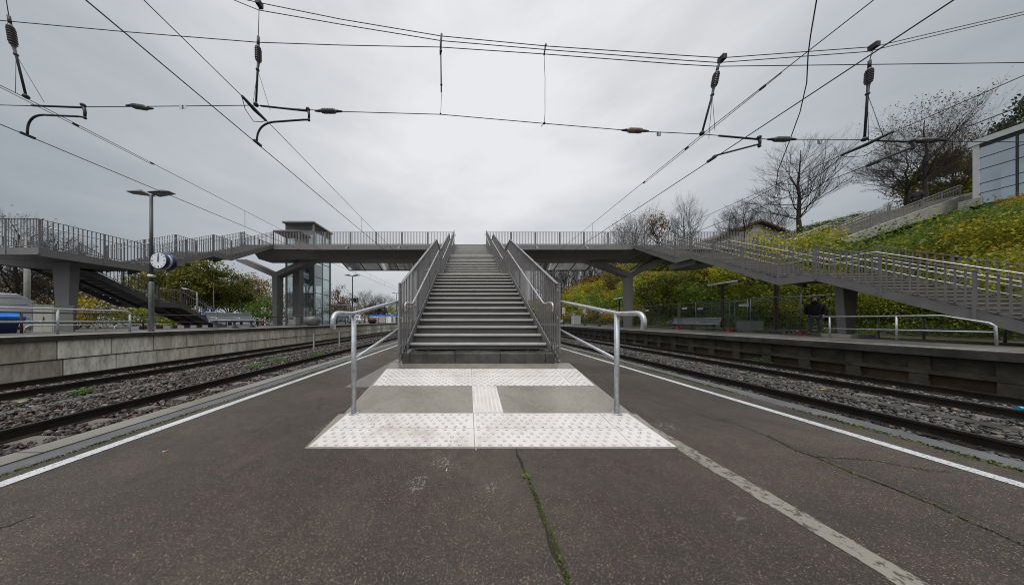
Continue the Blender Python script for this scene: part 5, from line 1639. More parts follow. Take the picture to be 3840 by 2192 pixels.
box_cab("waste_bin", "small grey bin below the most distant lamp post", "waste bin", -12.75, -12.1, 40.6, 41.1, ZL, 1.0, M['midgrey'], door=False, slot=True)
t_ = thing("warning_sign", "orange triangle and blue board on the most distant lamp post", "sign", (-12.1, 40.3, 2.2))
b = MB(); b.prism([(-12.15, 2.55), (-11.55, 2.55), (-11.85, 3.1)], 'y', 40.25, 40.28); b.build("triangle", mat("warning orange", (0.8, 0.30, 0.02), 0.5), t_)
b = MB(); b.bx(-12.35, -11.5, 40.25, 40.28, 2.0, 2.45); b.build("board", M['navy'], t_)
t_ = thing("shelter", "small glazed shelter with a light roof edge right of the lift tower", "shelter", (-16.4, 30, ZL))
b = MB(); b.bx(-17.6, -15.6, 29.2, 31.2, 3.05, 3.2); b.build("roof", M['cabinet'], t_)
b = MB(); b.quad((-17.5, 31.1, ZL), (-15.7, 31.1, ZL), (-15.7, 31.1, 3.0), (-17.5, 31.1, 3.0)); b.build("glazing", M['glass'], t_)
for x in (-17.5, -15.7):
    b = MB(); b.bx(x - 0.04, x + 0.04, 31.06, 31.14, ZL, 3.05); b.build("post", M['alu'], t_)
# short posts in the ballast between the left tracks
for x, y, h, lab in ((-8.7, 13.1, 0.86, "short grey marker post in the ballast, taller of two"), (-8.2, 14.8, 0.90, "short grey marker post in the ballast, nearer the ramp railing")):
    b = MB(); b.bx(x - 0.035, x + 0.035, y - 0.03, y + 0.03, -0.6, -0.5 + h); b.bx(x - 0.045, x + 0.045, y - 0.04, y + 0.04, -0.5 + h, -0.47 + h)
    tag(b.build("marker_post", M['concrete']), lab, "post", "marker posts in the ballast")
# ---------------------------------------------------------------- right platform
ZRr = ZR + 0.85
t_ = thing("tube_railing", "galvanised two bar railing on the hillside platform edge of the stair, nearest the tracks", "railing", (14.5, 9.3, ZR), "galvanised railings on the hillside platform")
b = MB(); b.tube([(14.5, 9.45, ZRr), (14.5, 7.1, ZRr), (14.5, 6.45, ZRr - 0.22), (14.5, 6.38, ZRr - 0.30), (14.5, 6.36, ZR)], 0.025, 10); b.build("top_rail", M['galv'], t_)
b = MB(); b.tube([(14.5, 9.45, ZR + 0.38), (14.5, 6.38, ZR + 0.38)], 0.02, 8); b.build("lower_rail", M['galv'], t_)
for y in (9.3, 7.85):
    b = MB(); b.tube([(14.5, y, ZR - 0.01), (14.5, y, ZRr)], 0.025, 10); b.build("post", M['galv'], t_)
t_ = thing("tube_railing", "galvanised two bar railing behind the broad tapered column plinth", "railing", (16.9, 8, ZR), "galvanised railings on the hillside platform")
b = MB(); b.tube([(16.9, 9.6, ZRr), (16.9, 3.0, ZRr)], 0.025, 10); b.build("top_rail", M['galv_dull'], t_)
b = MB(); b.tube([(16.9, 9.6, ZR + 0.38), (16.9, 3.0, ZR + 0.38)], 0.02, 8); b.build("lower_rail", M['galv_dull'], t_)
for y in (9.55, 8.6, 7.3, 5.4, 3.4):
    b = MB(); b.tube([(16.9, y, ZR - 0.01), (16.9, y, ZRr)], 0.025, 10); b.build("post", M['galv_dull'], t_)

def fence_panel(label, p, q, zb=ZR, group="mesh site fence panels on the hillside platform", sign=True, brace=False, foot=True):
    p, q = Vector((*p, 0)), Vector((*q, 0))
    t_ = thing("fence_panel", label, "fence", (p.x, p.y, zb), group)
    d = (q - p); l = d.length; d.normalize()
    nrm = Vector((-d.y, d.x, 0))
    def at_(s, z): v_ = p + d * s; return (v_.x, v_.y, zb + z)
    b = MB()
    b.tube([at_(0.04, 0.03), at_(0.04, 2.12)], 0.021, 8); b.tube([at_(l - 0.04, 0.03), at_(l - 0.04, 2.12)], 0.021, 8)
    b.tube([at_(0.04, 2.0), at_(l - 0.04, 2.0)], 0.019, 6); b.tube([at_(0.04, 0.18), at_(l - 0.04, 0.18)], 0.019, 6)
    b.build("frame", M['galv_dull'], t_)
    b = MB()
    k = int(l / 0.11)
    for i in range(1, k): b.beam(at_(l * i / k, 0.18), at_(l * i / k, 2.0), 0.005, 0.005, tuple(nrm))
    for z in (0.55, 0.95, 1.35, 1.7): b.beam(at_(0.05, z), at_(l - 0.05, z), 0.006, 0.006)
    b.build("wire_mesh", M['mesh'], t_)
    if sign:
        s0 = l - 0.65
        c = [at_(s0, 1.55), at_(s0 + 0.42, 1.55), at_(s0 + 0.42, 1.69), at_(s0, 1.69)]
        o_ = -nrm * 0.03 if nrm.x > 0 else nrm * 0.03
        b = MB(); b.hexa([Vector(c[0]) + o_, Vector(c[1]) + o_, Vector(c[1]) + o_ * 1.3, Vector(c[0]) + o_ * 1.3, Vector(c[3]) + o_, Vector(c[2]) + o_, Vector(c[2]) + o_ * 1.3, Vector(c[3]) + o_ * 1.3])
        b.build("name_plate", M['whitepl'], t_)
    if foot:
        for s in (0.0,):
            v_ = p + d * s
            b = MB(); b.prism([(v_.x - 0.17, zb - 0.0), (v_.x + 0.17, zb), (v_.x + 0.15, zb + 0.12), (v_.x - 0.15, zb + 0.12)], 'y', v_.y - 0.09, v_.y + 0.09)
            b.build("foot", M['red'] if p.y < 20 else M['black'], t_)
    if brace:
        b = MB(); b.tube([at_(0.1, 1.5), (p.x + 0.9, p.y + 0.5, zb + 0.02)], 0.018, 6); b.build("brace", M['galv_dull'], t_)
    return t_
fy = [14.5, 18.0, 21.6, 25.1, 28.6, 32.1, 35.6, 39.1]
flab = ["mesh fence panel in front of the perforated bench", "mesh fence panel starting behind the bench's far end", "mesh fence panel between the bench and the forked column", "mesh fence panel standing in front of the forked column's foot",
        "mesh fence panel just beyond the forked column", "mesh fence panel in front of the pale switch cabinet", "most distant mesh fence panel beside the H signs"]
for i in range(7):
    fence_panel(flab[i], (16.4 - 0.05 * i, fy[i]), (16.4 - 0.05 * (i + 1), fy[i + 1] - 0.06), brace=(i < 2))
fence_panel("mesh fence panel turned outwards, left of the waiting person", (17.42, 12.1), (16.5, 14.42), sign=True)
fence_panel("rear mesh fence panel behind the perforated bench", (18.1, 15.0), (18.1, 18.5), foot=False)
fence_panel("rear mesh fence panel behind the grey box", (18.15, 11.4), (18.1, 14.9), foot=False, sign=False)
def tube_lamp(y, label, x=17.6):
    t_ = thing("tube_lamp", label, "lamp", (x, y, ZR), "brown T shaped tube lamps")
    b = MB(); b.bx(x - 0.06, x + 0.06, y - 0.06, y + 0.06, ZR, 3.55); b.build("post", M['brownpost'], t_)
    b = MB(); b.bx(x - 0.07, x + 0.07, y - 0.30, y + 0.30, 3.50, 3.64); b.build("bracket", M['brownpost'], t_)
    b = MB(); b.tube([(x, y - 1.05, 3.70), (x, y + 1.05, 3.70)], 0.075, 10); b.build("tube", M['whitepl'], t_)
    b = MB(); b.tube([(x, y - 1.12, 3.70), (x, y - 0.98, 3.70)], 0.082, 10); b.tube([(x, y + 0.98, 3.70), (x, y + 1.12, 3.70)], 0.082, 10); b.build("end_cap", M['darkmetal'], t_)
tube_lamp(13.25, "T shaped brown post lamp partly hidden by the hillside staircase")
tube_lamp(16.05, "T shaped brown post lamp with pale tube above the perforated bench")
tube_lamp(27.0, "T shaped brown post lamp in front of the forked column")
tube_lamp(45.0, "most distant T shaped tube lamp beside the lattice mast")
box_cab("cabinet", "low dark grey box standing on the platform left of the waiting person", "cabinet", 17.35, 18.1, 14.2, 15.0, ZR, 0.68, M['midgrey'], door=False)
box_cab("cabinet", "pale two door switch cabinet behind the site fence", "cabinet", 15.9, 17.1, 35.2, 35.7, ZR, 1.45, M['cabinet'])
place(bench("bench", "distant perforated steel bench next to the lattice mast", 2, M['perf']), (16.6, 42.0, ZR), R(180))
t_ = thing("lattice_mast", "dark green lattice mast with a short crossarm beyond the site fence", "mast", (18.0, 45.5, ZR))
b = MB(); mx_, my_ = 18.0, 45.5
for sx in (-1, 1):
    for sy in (-1, 1): b.beam((mx_ + sx * 0.30, my_ + sy * 0.30, ZR), (mx_ + sx * 0.14, my_ + sy * 0.14, 9.4), 0.09, 0.09)
z = ZR; k = 0
while z < 9.2:
    f0 = 0.30 - 0.16 * (z - ZR) / 9; f1 = 0.30 - 0.16 * (z + 0.6 - ZR) / 9
    s = 1 if k % 2 else -1
    for sy in (-1, 1): b.beam((mx_ - s * f0, my_ + sy * f0, z), (mx_ + s * f1, my_ + sy * f1, z + 0.6), 0.045, 0.045)
    for sx in (-1, 1): b.beam((mx_ + sx * f0, my_ - s * f0, z), (mx_ + sx * f1, my_ + s * f1, z + 0.6), 0.045, 0.045)
    z += 0.6; k += 1
b.build("lattice", M['greenmast'], t_)
b = MB(); b.bx(mx_ - 0.9, mx_ + 0.9, my_ - 0.2, my_ + 0.2, 9.25, 9.42); b.bx(mx_ - 0.3, mx_ + 0.3, my_ - 0.3, my_ + 0.3, 8.2, 9.25); b.build("crossarm", M['greenmast'], t_)
for (x, y, lab) in ((14.4, 35.0, "white sign with a black H on a thin post, before the lattice mast"), (17.2, 34.4, "white sign with a black H on a thin post, above the pale switch cabinet")):
    t_ = thing("stop_sign_board", lab, "sign", (x, y, ZR), "H stop boards")
    b = MB(); b.tube([(x, y, ZR), (x, y, 3.0)], 0.03, 8); b.build("post", M['darkmetal'], t_)
    b = MB(); b.bx(x - 0.19, x + 0.19, y - 0.05, y - 0.035, 2.48, 3.02); b.bx(x - 0.19, x + 0.19, y - 0.05, y - 0.035, 2.22, 2.40); b.build("panel", M['white'], t_)
    b = MB(); glyph(b, 'H', (x, 0, 2.75), 0.38, y - 0.056, 0.2); b.beam((x - 0.12, y - 0.055, 2.31), (x + 0.12, y - 0.055, 2.31), 0.004, 0.05); b.build("letter", M['black'], t_)
# rubble and gravel heaps at the fence
iv, if_ = ico()
def heap(n, c, rx, ry, h, s, m_, label):
    p = np.stack([RNG.normal(0, rx, n), RNG.normal(0, ry, n), np.zeros(n)], 1)
    p[:, 2] = h * np.exp(-(p[:, 0] / rx) ** 2 * 0.5 - (p[:, 1] / ry) ** 2 * 0.5) * RNG.uniform(0.2, 1, n)
    vv = iv[None] * RNG.uniform(0.7, 1.2, (n, 12, 1)) * (RNG.uniform(0.5, 1, n) * s)[:, None, None] * np.array([1, 1, 0.6])
    vv += (p + np.array(c))[:, None, :]
    ff = if_[None] + (np.arange(n) * 12)[:, None, None]
    tag(npmesh("rubble", vv.reshape(-1, 3), ff.reshape(-1, 3), m_), label, "rubble", kind="stuff")
heap(220, (17.7, 13.0, ZR), 0.25, 0.6, 0.16, 0.07, M['stone_grey'], "grey rubble along the foot of the outward turned fence panel")
heap(200, (17.5, 15.9, ZR), 0.25, 0.5, 0.14, 0.07, M['stone_grey'], "grey rubble around the post above the bench")
heap(120, (17.2, 26.4, ZR), 0.4, 0.6, 0.2, 0.09, M['stone_grey'], "grey rubble at the forked column's foot")

# ---------------------------------------------------------------- hillside stair, house, pavilion
hs = thing("hillside_stair", "broad concrete stair with steel railings climbing the hillside to the glass pavilion", "staircase", (33.5, 21, ZD))
HX0, HX1 = XE1 - 2.4, 44.0
HY0, HY1 = 19.6, 23.0
nst = 24
b = MB()
x, z = HX0, ZD
for i in range(nst):
    z2 = z + 0.155
    ext = 1.2 if i == 11 else 0
    x2 = x + 0.40 + ext
    b.bx(x, x2 + 0.02, HY0 + 0.3, HY1, z2 - 0.45, z2)
    x, z = x2, z2
HX1, HZ1 = x, z
b.build("step_flight", concrete_mat("stair concrete", (0.20, 0.185, 0.16), (0.31, 0.29, 0.26), 0.6, 0.85, 0.3, 2), hs)
b = MB(); b.prism([(HX0 + 1.2, ZD - 0.25), (HX1, HZ1 - 0.9), (HX1, HZ1 + 0.12), (HX0 + 1.2, ZD + 0.42), (HX0 + 0.3, ZD + 0.1)], 'y', HY0, HY0 + 0.28); b.build("side_wall", M['concrete'], hs)
b = MB(); b.bx(HX1, 52, HY0 - 1.0, HY1 + 1, HZ1 - 0.4, HZ1); b.build("landing", M['concrete'], hs)
mid = (HX0 + 12 * 0.40, HX0 + 12 * 0.40 + 1.2)
zmid = ZD + 12 * 0.155
pth = [(HX0 - 2.5, ZD), (HX0, ZD), (mid[0], zmid), (mid[1], zmid), (HX1, HZ1)]
railing(hs, [(a, HY0 + 0.14, c + 0.1) for a, c in pth[1:]], 1.0, 0.13, bar=(0.012, 0.03), post_every=1.7, hand=(0.95, 0.7), hand_side=(0, 1, 0))
railing(hs, [(a, HY1, c + 0.1) for a, c in pth[1:]], 1.0, 0.13, bar=(0.012, 0.03), post_every=1.7, hand=(0.95, 0.7), hand_side=(0, -1, 0))
# glass pavilion
gp = thing("glass_pavilion", "glass walled pavilion with a light flat roof on the hilltop", "building", (43, 15, 10))
gx0, gx1, gy0, gy1 = 40.0, 47.0, 11.0, 18.35
gz0, gz1 = 10.2, 14.9
b = MB(); b.bx(gx0 - 0.12, gx1, gy0, gy1 + 0.15, gz1, gz1 + 0.42); b.build("roof", M['pale_steel'], gp)
b = MB(); b.bx(gx0 - 0.05, gx0 + 0.30, gy1 - 0.22, gy1 + 0.02, gz0 + 0.4, gz1); b.build("corner_post", M['pale_steel'], gp)
b = MB(); b.bx(gx0 - 0.10, gx0 + 1.0, gy1 - 0.30, gy1 + 0.55, gz0 - 0.9, gz0 + 0.55); b.build("plinth", M['concrete'], gp)
b = MB(); b.bx(gx0 - 0.1, gx1, gy0, gy1 + 0.1, gz0 - 0.45, gz0 - 0.05); b.build("base_beam", M['darkmetal'], gp)
b = MB(); b.bx(gx0 + 0.1, gx1, gy0, gy1 - 0.1, gz0 - 0.05, gz0); b.build("interior_slab", M['concrete'], gp)
ylist = [gy1 - 0.22, gy1 - 1.45, gy1 - 2.7, gy1 - 3.95, gy1 - 5.2, gy1 - 6.45]
zl_ = [gz0, gz0 + 0.85, gz0 + 1.6, gz0 + 2.7, gz0 + 3.6, gz1]
for i in range(5):
    fr = MB()
    fr.bx(gx0 - 0.05, gx0 + 0.05, ylist[i + 1] - 0.04, ylist[i + 1] + 0.03, gz0, gz1 - 0.002)
    for z in zl_[1:-1]: fr.bx(gx0 - 0.03, gx0 + 0.03, ylist[i + 1] + 0.03, ylist[i], z - 0.025, z + 0.025)
    fr.bx(gx0 - 0.03, gx0 + 0.03, ylist[i + 1] + 0.03, ylist[i], gz1 - 0.30, gz1 - 0.001)
    wo = fr.build("window", M['darkmetal'], gp)
    b = MB(); b.quad((gx0, ylist[i + 1] + 0.03, gz0), (gx0, ylist[i], gz0), (gx0, ylist[i], gz1), (gx0, ylist[i + 1] + 0.03, gz1)); b.build("pane", M['glass_blue'], wo)
b = MB(); b.bx(gx0 + 0.3, gx1, gy1 - 0.2, gy1 - 0.1, gz0, gz1); b.build("wall", M['pale_steel'], gp)
b = MB(); b.bx(gx1 - 0.1, gx1, gy0, gy1 - 0.2, gz0, gz1); b.build("wall", M['white'], gp)
b = MB(); b.bx(gx0 + 1.0, gx0 + 2.4, gy1 - 1.9, gy1 - 0.5, gz0, gz0 + 2.6); b.build("lift_car", M['white'], gp)
lampm, lt_, lb_ = newmat("lit ceiling lamp")
lb_.inputs["Emission Color"].default_value = (1, 0.85, 0.5, 1); lb_.inputs["Emission Strength"].default_value = 2.5
for y_ in (gy1 - 1.9, gy1 - 2.2):
    b = MB(); b.tube([(gx0 + 0.9, y_, gz1 - 0.95), (gx0 + 0.9, y_, gz1 - 0.90)], 0.07, 10); b.build("lamp", lampm, gp)
# house on the hill
ho = thing("house", "cream gabled house with a brown tiled roof on the hill behind the footbridge railing", "house", (74, 60, 18))
x0, x1, y0, y1_ = 64.5, 85.0, 60, 70
b = MB(); b.prism([(x0 + 1.5, 12), (x1 - 1.5, 12), (x1 - 1.5, 23.2), ((x0 + x1) / 2, 26.3), (x0 + 1.5, 23.2)], 'y', y0, y1_); b.build("wall", M['render_wall'], ho)
b = MB(); rx = (x0 + x1) / 2
for s in (-1, 1):
    xe = rx + s * (x1 - x0) / 2
    b.hexa([(xe, y0 - 1, 22.3), (rx, y0 - 1, 26.45), (rx, y1_ + 1, 26.45), (xe, y1_ + 1, 22.3), (xe, y0 - 1, 22.75), (rx, y0 - 1, 26.95), (rx, y1_ + 1, 26.95), (xe, y1_ + 1, 22.75)])
b.build("roof", M['rooftile'], ho)
for (xa, za) in ((rx - 1.0, 21.5), (rx + 3, 20.4), (rx - 5, 20.4)):
    b = MB(); b.bx(xa, xa + 1.5, y0 - 0.04, y0 + 0.02, za, za + 1.4); b.build("window", M['windowdark'], ho)

# ---------------------------------------------------------------- people
def skinned(name, chain, mat_, parent, sub=1, root=0):
    verts, edges, radii = chain
    me = bpy.data.meshes.new(name)
    me.from_pydata(verts, edges, [])
    o = bpy.data.objects.new(name, me); C.objects.link(o)
    sk = o.modifiers.new("skin", 'SKIN'); sk.use_smooth_shade = True
    sv = me.skin_vertices[0].data
    for i, r_ in enumerate(radii):
        sv[i].radius = (r_, r_) if isinstance(r_, float) else r_
        sv[i].use_root = (i == root)
    ss = o.modifiers.new("sub", 'SUBSURF'); ss.levels = sub; ss.render_levels = sub
    me.materials.append(mat_)
    if parent: adopt(o, parent)
    return o
class Ch:
    def __init__(s): s.v, s.e, s.r = [], [], []
    def n(s, p, r, par=None):
        s.v.append(p); s.r.append(r)
        if par is not None: s.e.append((par, len(s.v) - 1))
        return len(s.v) - 1
    def path(s, par, *pr):
        for p, r in pr: par = s.n(p, r, par)
        return par
    def t(s): return (s.v, s.e, s.r)
def hand(ch, wrist, wp, d, side, thumb):
    w_, d, side, th = Vector(wp), Vector(d).normalized(), Vector(side).normalized(), Vector(thumb).normalized()
    palm = ch.n(tuple(w_ + d * 0.05), 0.028, wrist)
    for k, ln in enumerate((0.070, 0.080, 0.074, 0.058)):
        off = side * (-0.030 + 0.020 * k)
        a = ch.n(tuple(w_ + d * 0.085 + off), 0.011, palm)
        b_ = ch.n(tuple(w_ + d * (0.085 + ln * 0.5) + off * 1.08 + th * 0.010), 0.009, a)
        ch.n(tuple(w_ + d * (0.085 + ln * 0.86) + off * 1.05 + th * 0.034), 0.008, b_)
    a = ch.n(tuple(w_ + d * 0.03 - side * 0.032), 0.012, palm)
    b_ = ch.n(tuple(w_ + d * 0.062 - side * 0.048 + th * 0.012), 0.010, a)
    ch.n(tuple(w_ + d * 0.09 - side * 0.050 + th * 0.022), 0.009, b_)
def person(label, loc, rz_, s, pose, hood, jacket, trousers):
    t_ = thing("person", label, "person", (0, 0, 0), world=False)
    P_ = pose
    c = Ch()
    pel = c.n((0, 0, 0.95), 0.13)
    ch = c.path(pel, ((0, 0.0, 1.12), 0.125), ((0, 0.0, 1.32), 0.14), ((0, -0.005, 1.45), 0.075))
    chest = ch - 1
    hd = c.path(ch, ((P_['hx'] * .4, -0.015, 1.53), 0.055), ((P_['hx'] * .7, -0.025 + P_['hy'] * .5, 1.60), 0.078), ((P_['hx'], -0.02 + P_['hy'], 1.70), (0.082, 0.095)), ((P_['hx'], 0.0 + P_['hy'], 1.775), 0.060))
    nose = c.n((P_['hx'], -0.125 + P_['hy'], 1.645), 0.016, hd - 2)
    arms, legs = [], []
    for sd in (-1, 1):
        e, w_ = P_['elbow'][(sd + 1) // 2], P_['wrist'][(sd + 1) // 2]
        sh = c.n((sd * 0.185, 0.0, 1.42), 0.062, chest)
        el = c.n(e, 0.046, sh)
        wr = c.n(w_, 0.030, el)
        d = Vector(w_) - Vector(e)
        hand(c, wr, w_, d, (0, 1, 0) if True else 0, (-sd, 0, 0))
        arms.append((sd, e, w_))
        k, a = P_['knee'][(sd + 1) // 2], P_['ankle'][(sd + 1) // 2]
        hp = c.n((sd * 0.095, 0, 0.90), 0.095, pel)
        kn = c.n(k, 0.06, hp)
        an = c.n(a, 0.042, kn)
        legs.append((sd, k, a))
        c.n((a[0] + sd * 0.02, a[1] - 0.12 * P_['toe'], a[2] - 0.05), 0.034, an)
    skinned("body", c.t(), M['skin'], t_, 2)
    # jacket
    j = Ch()
    p0 = j.n((0, 0.005, 0.79), (0.205, 0.165))
    ch_ = j.path(p0, ((0, 0.005, 1.05), (0.21, 0.165)), ((0, 0.0, 1.28), (0.225, 0.17)), ((0, 0.0, 1.44), (0.13, 0.11)), ((P_['hx'] * .3, -0.01, 1.52), (0.085, 0.085)))
    for sd, e, w_ in arms:
        sh = j.n((sd * 0.205, 0, 1.41), 0.092, ch_ - 2)
        el = j.n((e[0], e[1], e[2]), 0.076, sh)
        j.n(tuple(Vector(e).lerp(Vector(w_), 1.0)), 0.060, el)
    skinned("jacket", j.t(), jacket, t_, 2)
    tr = Ch()
    p0 = tr.n((0, 0.005, 0.92), (0.165, 0.13))
    for sd, k, a in legs:
        hp = tr.n((sd * 0.10, 0.0, 0.84), 0.105, p0)
        kn = tr.n(k, 0.078, hp)
        tr.n((a[0], a[1], a[2] - 0.02), 0.066, kn)
    skinned("trousers", tr.t(), trousers, t_, 2)
    for sd, k, a in legs:
        sh = Ch()
        q0 = sh.n((a[0], a[1] + 0.04 * P_['toe'], a[2] - 0.035), (0.05, 0.045))
        q1 = sh.n((a[0] + sd * 0.01, a[1] - 0.06 * P_['toe'], a[2] - 0.045), (0.05, 0.038), q0)
        sh.n((a[0] + sd * 0.025, a[1] - 0.17 * P_['toe'], a[2] - 0.055), (0.045, 0.028), q1)
        skinned("shoe", sh.t(), M['shoe'], t_, 1)
    hx, hy = P_['hx'], P_['hy']
    if hood:
        b = MB()
        b.ball((hx, hy + 0.040, 1.690), 0.118, 0.125, 0.150, 18, 12)
        b.ball((hx * 0.5, hy * 0.5 + 0.010, 1.530), 0.135, 0.125, 0.085, 18, 8)
        o = b.build("hood", jacket, t_)
        for sx in (-1, 1):
            b = MB(); b.ball((hx + sx * 0.030, hy - 0.105, 1.675), 0.010, 0.007, 0.006); b.build("eye", M['black'], t_)
        b = MB(); b.ball((hx, hy - 0.100, 1.600), 0.024, 0.008, 0.007); b.build("mouth", M['red'], t_)
        b = MB(); b.ball((hx, hy - 0.075, 1.592), 0.055, 0.035, 0.045); b.build("beard", M['black'], t_)
    else:
        b = MB(); b.ball((hx, hy + 0.012, 1.725), 0.096, 0.108, 0.085); b.build("hair", M['black'], t_)
        for sx in (-1, 1):
            b = MB(); b.ball((hx + sx * 0.085, hy, 1.665), 0.012, 0.02, 0.032); b.build("ear", M['skin'], t_)
    place(t_, loc, rz_, s)
    return t_
pose1 = dict(hx=-0.01, hy=-0.03, elbow=((-0.262, 0.03, 1.13), (0.262, 0.03, 1.13)), wrist=((-0.225, -0.05, 0.93), (0.225, -0.05, 0.93)), knee=((-0.12, -0.02, 0.50), (0.125, -0.03, 0.50)), ankle=((-0.155, 0.01, 0.085), (0.15, 0.0, 0.085)), toe=1)
person("person in a black hooded jacket and dark jeans waiting on the hillside platform", (17.35, 11.6, ZR + 0.02), R(-56), 1.03, pose1, True, M['jacket'], M['jeans'])
t_ = thing("shoulder_bag", "black bag hanging at the waiting person's side", "bag", (17.62, 11.4, 1.2))
b = MB(); b.bx(17.55, 17.76, 11.25, 11.45, 1.08, 1.42); b.build("pouch", M['jacket'], t_, bevel=0.05)
b = MB(); b.tube([(17.60, 11.35, 1.40), (17.46, 11.41, 1.80), (17.42, 11.55, 1.93)], 0.014, 6); b.build("strap", M['jacket'], t_)
pose2 = dict(hx=0.02, hy=-0.05, elbow=((-0.25, 0.06, 1.14), (0.25, 0.02, 1.14)), wrist=((-0.27, 0.0, 0.88), (0.28, -0.10, 0.90)), knee=((-0.11, -0.06, 0.50), (0.12, -0.26, 0.62)), ankle=((-0.12, 0.06, 0.085), (0.12, -0.18, 0.24)), toe=1)
px = P(3440, 800, 21.3)
idx = px[0]
stepz = ZD + 0.155 * (int((idx - HX0 - (1.2 if idx > mid[1] else 0)) / 0.40) + 1)
person("person in black seen from behind, climbing the hillside stair", (idx, 21.3, stepz), R(90 + 20), 1.0, pose2, False, M['jacket'], M['jeans_dark'])
# ---------------------------------------------------------------- vegetation
def leaves_at(centers, normal_bias, size, jitter=0.5):
    n = len(centers)
    sz = size * RNG.uniform(0.6, 1.3, n)
    rot = randrot(n)
    q = np.array([(-0.5, 0, 0), (0, -0.32, 0.05), (0.55, 0, 0), (0, 0.32, 0.05)])
    v = np.einsum('nij,kj->nki', rot, q) * sz[:, None, None] + centers[:, None, :]
    f = (np.arange(n) * 4)[:, None] + np.arange(4)[None]
    return v.reshape(-1, 3), f
def clumpy(n, k, rx, ry, rz_, cz, clump_r, seed, shell=0.55, flat=0.0, holes=0.0):
    g = np.random.default_rng(seed)
    d = g.normal(size=(k, 3)); d /= np.linalg.norm(d, axis=1)[:, None]
    r = (shell + (1 - shell) * g.random(k)) ** 1.0
    r *= g.uniform(0.75, 1.12, k)
    c = d * r[:, None] * np.array([rx, ry, rz_])
    c[:, 2] += cz
    rad = clump_r * g.uniform(0.5, 1.35, k)
    idx = g.integers(0, k, n)
    o = g.normal(size=(n, 3)) * 0.5
    p = c[idx] + o * rad[idx][:, None] * np.array([1, 1, 0.75])
    return c, p
def grow(b, p, d, l, r, lev, maxlev, rnd, spread, tips, up=0.15, kids_=(3, 5), sides=4, taper=0.55):
    segs = 3 if lev < 2 else 2
    pts, rs = [p.copy()], [r]
    q = p.copy(); dd = d.copy()
    for i in range(segs):
        dd = (dd + Vector((rnd.uniform(-1, 1), rnd.uniform(-1, 1), rnd.uniform(-1, 1))) * 0.16 + Vector((0, 0, up * 0.4))).normalized()
        q = q + dd * (l / segs)
        pts.append(q.copy()); rs.append(r * (1 - (1 - taper) * (i + 1) / segs))
    b.tube(pts, rs, max(3, sides - lev), cap=False)
    if lev >= maxlev:
        tips.append(q.copy()); return
    nk = rnd.randint(*kids_)
    for i in range(nk):
        f = rnd.uniform(0.35, 1.0) if i else 1.0
        k = min(len(pts) - 2, int(f * segs))
        t = f * segs - k
        base = pts[k].lerp(pts[k + 1], min(1, t))
        ax = Vector((rnd.uniform(-1, 1), rnd.uniform(-1, 1), rnd.uniform(-0.4, 1))).normalized()
        nd = (dd + ax * spread).normalized() if i else (dd + ax * spread * 0.35).normalized()
        grow(b, base, nd, l * rnd.uniform(0.55, 0.78), r * (0.62 if i == 0 else 0.45), lev + 1, maxlev, rnd, spread, tips, up, kids_, sides, taper)
TREE_CACHE = {}
def tree_mesh(kind, seed, h=10.0, cr=4.0, leaf=None, nleaf=6000, lsize=0.22, k=60, trunk_h=0.3, shell=0.5, clump=1.0, maxlev=3, conical=False):
    """returns (branch mesh, leaf mesh or None); tree stands at the origin"""
    rnd = random.Random(seed)
    b = MB(); tips = []
    r0 = h * 0.022
    if kind == 'bare':
        # one leader with many ascending limbs, then fine twigs
        zt = h * 0.97
        pts = [Vector((rnd.uniform(-.02, .02) * h * i / 8, rnd.uniform(-.02, .02) * h * i / 8, zt * i / 8)) for i in range(9)]
        b.tube(pts, [r0 * (1 - 0.9 * i / 8) for i in range(9)], 6, cap=False)
        nl = 36
        for i in range(nl):
            f = 0.22 + 0.74 * i / nl + rnd.uniform(-0.02, 0.02)
            z = f * 8; kk = min(7, int(z)); base = pts[kk].lerp(pts[kk + 1], z - kk)
            a = i * 2.4 + rnd.uniform(-0.4, 0.4)
            reach = cr * math.sin(math.pi * min(1, 0.30 + 0.72 * (f - 0.2))) * rnd.uniform(0.6, 1.0)
            dv = Vector((math.cos(a), math.sin(a), rnd.uniform(0.25, 0.75))).normalized()
            grow(b, base, dv, reach * 0.62, r0 * 0.33 * (1.1 - f), 1, 4, rnd, 0.75, tips, 0.18, (4, 6), 5, 0.45)
    else:
        th = h * trunk_h
        b.tube([(0, 0, -0.4), (0, 0, th * 0.5), (rnd.uniform(-.1, .1), rnd.uniform(-.1, .1), th)], [r0 * 1.2, r0, r0 * 0.8], 7, cap=False)
        for i in range(6):
            a = i * 1.05 + rnd.uniform(-.3, .3)
            grow(b, Vector((0, 0, th * rnd.uniform(0.8, 1.0))), Vector((math.cos(a) * 0.7, math.sin(a) * 0.7, 1)).normalized(), (h - th) * 0.42, r0 * 0.5, 1, maxlev, rnd, 0.6, tips, 0.1, (3, 4), 5)
    me_b = b.build("trunk", M['bark_dark'] if kind == 'bare' else M['bark'])
    me_l = None
    if leaf:
        if kind == 'bare':
            g = np.random.default_rng(seed)
            tp = np.array([tuple(t) for t in tips])
            idx = g.integers(0, len(tp), nleaf)
            p = tp[idx] + g.normal(size=(nleaf, 3)) * 0.18
        else:
            c, p = clumpy(nleaf, k, cr, cr, (h - h * trunk_h) * 0.52, h * (1 + trunk_h) * 0.5, clump, seed, shell)
            if conical:
                f = np.clip((p[:, 2] - h * trunk_h) / (h * (1 - trunk_h)), 0, 1)
                s_ = np.clip(1.15 - f, 0.12, 1)[:, None]
                p[:, :2] *= s_
        V, Fq = leaves_at(p, None, lsize)
        me_l = npmesh("crown", V, Fq, LM[leaf])
    return me_b, me_l
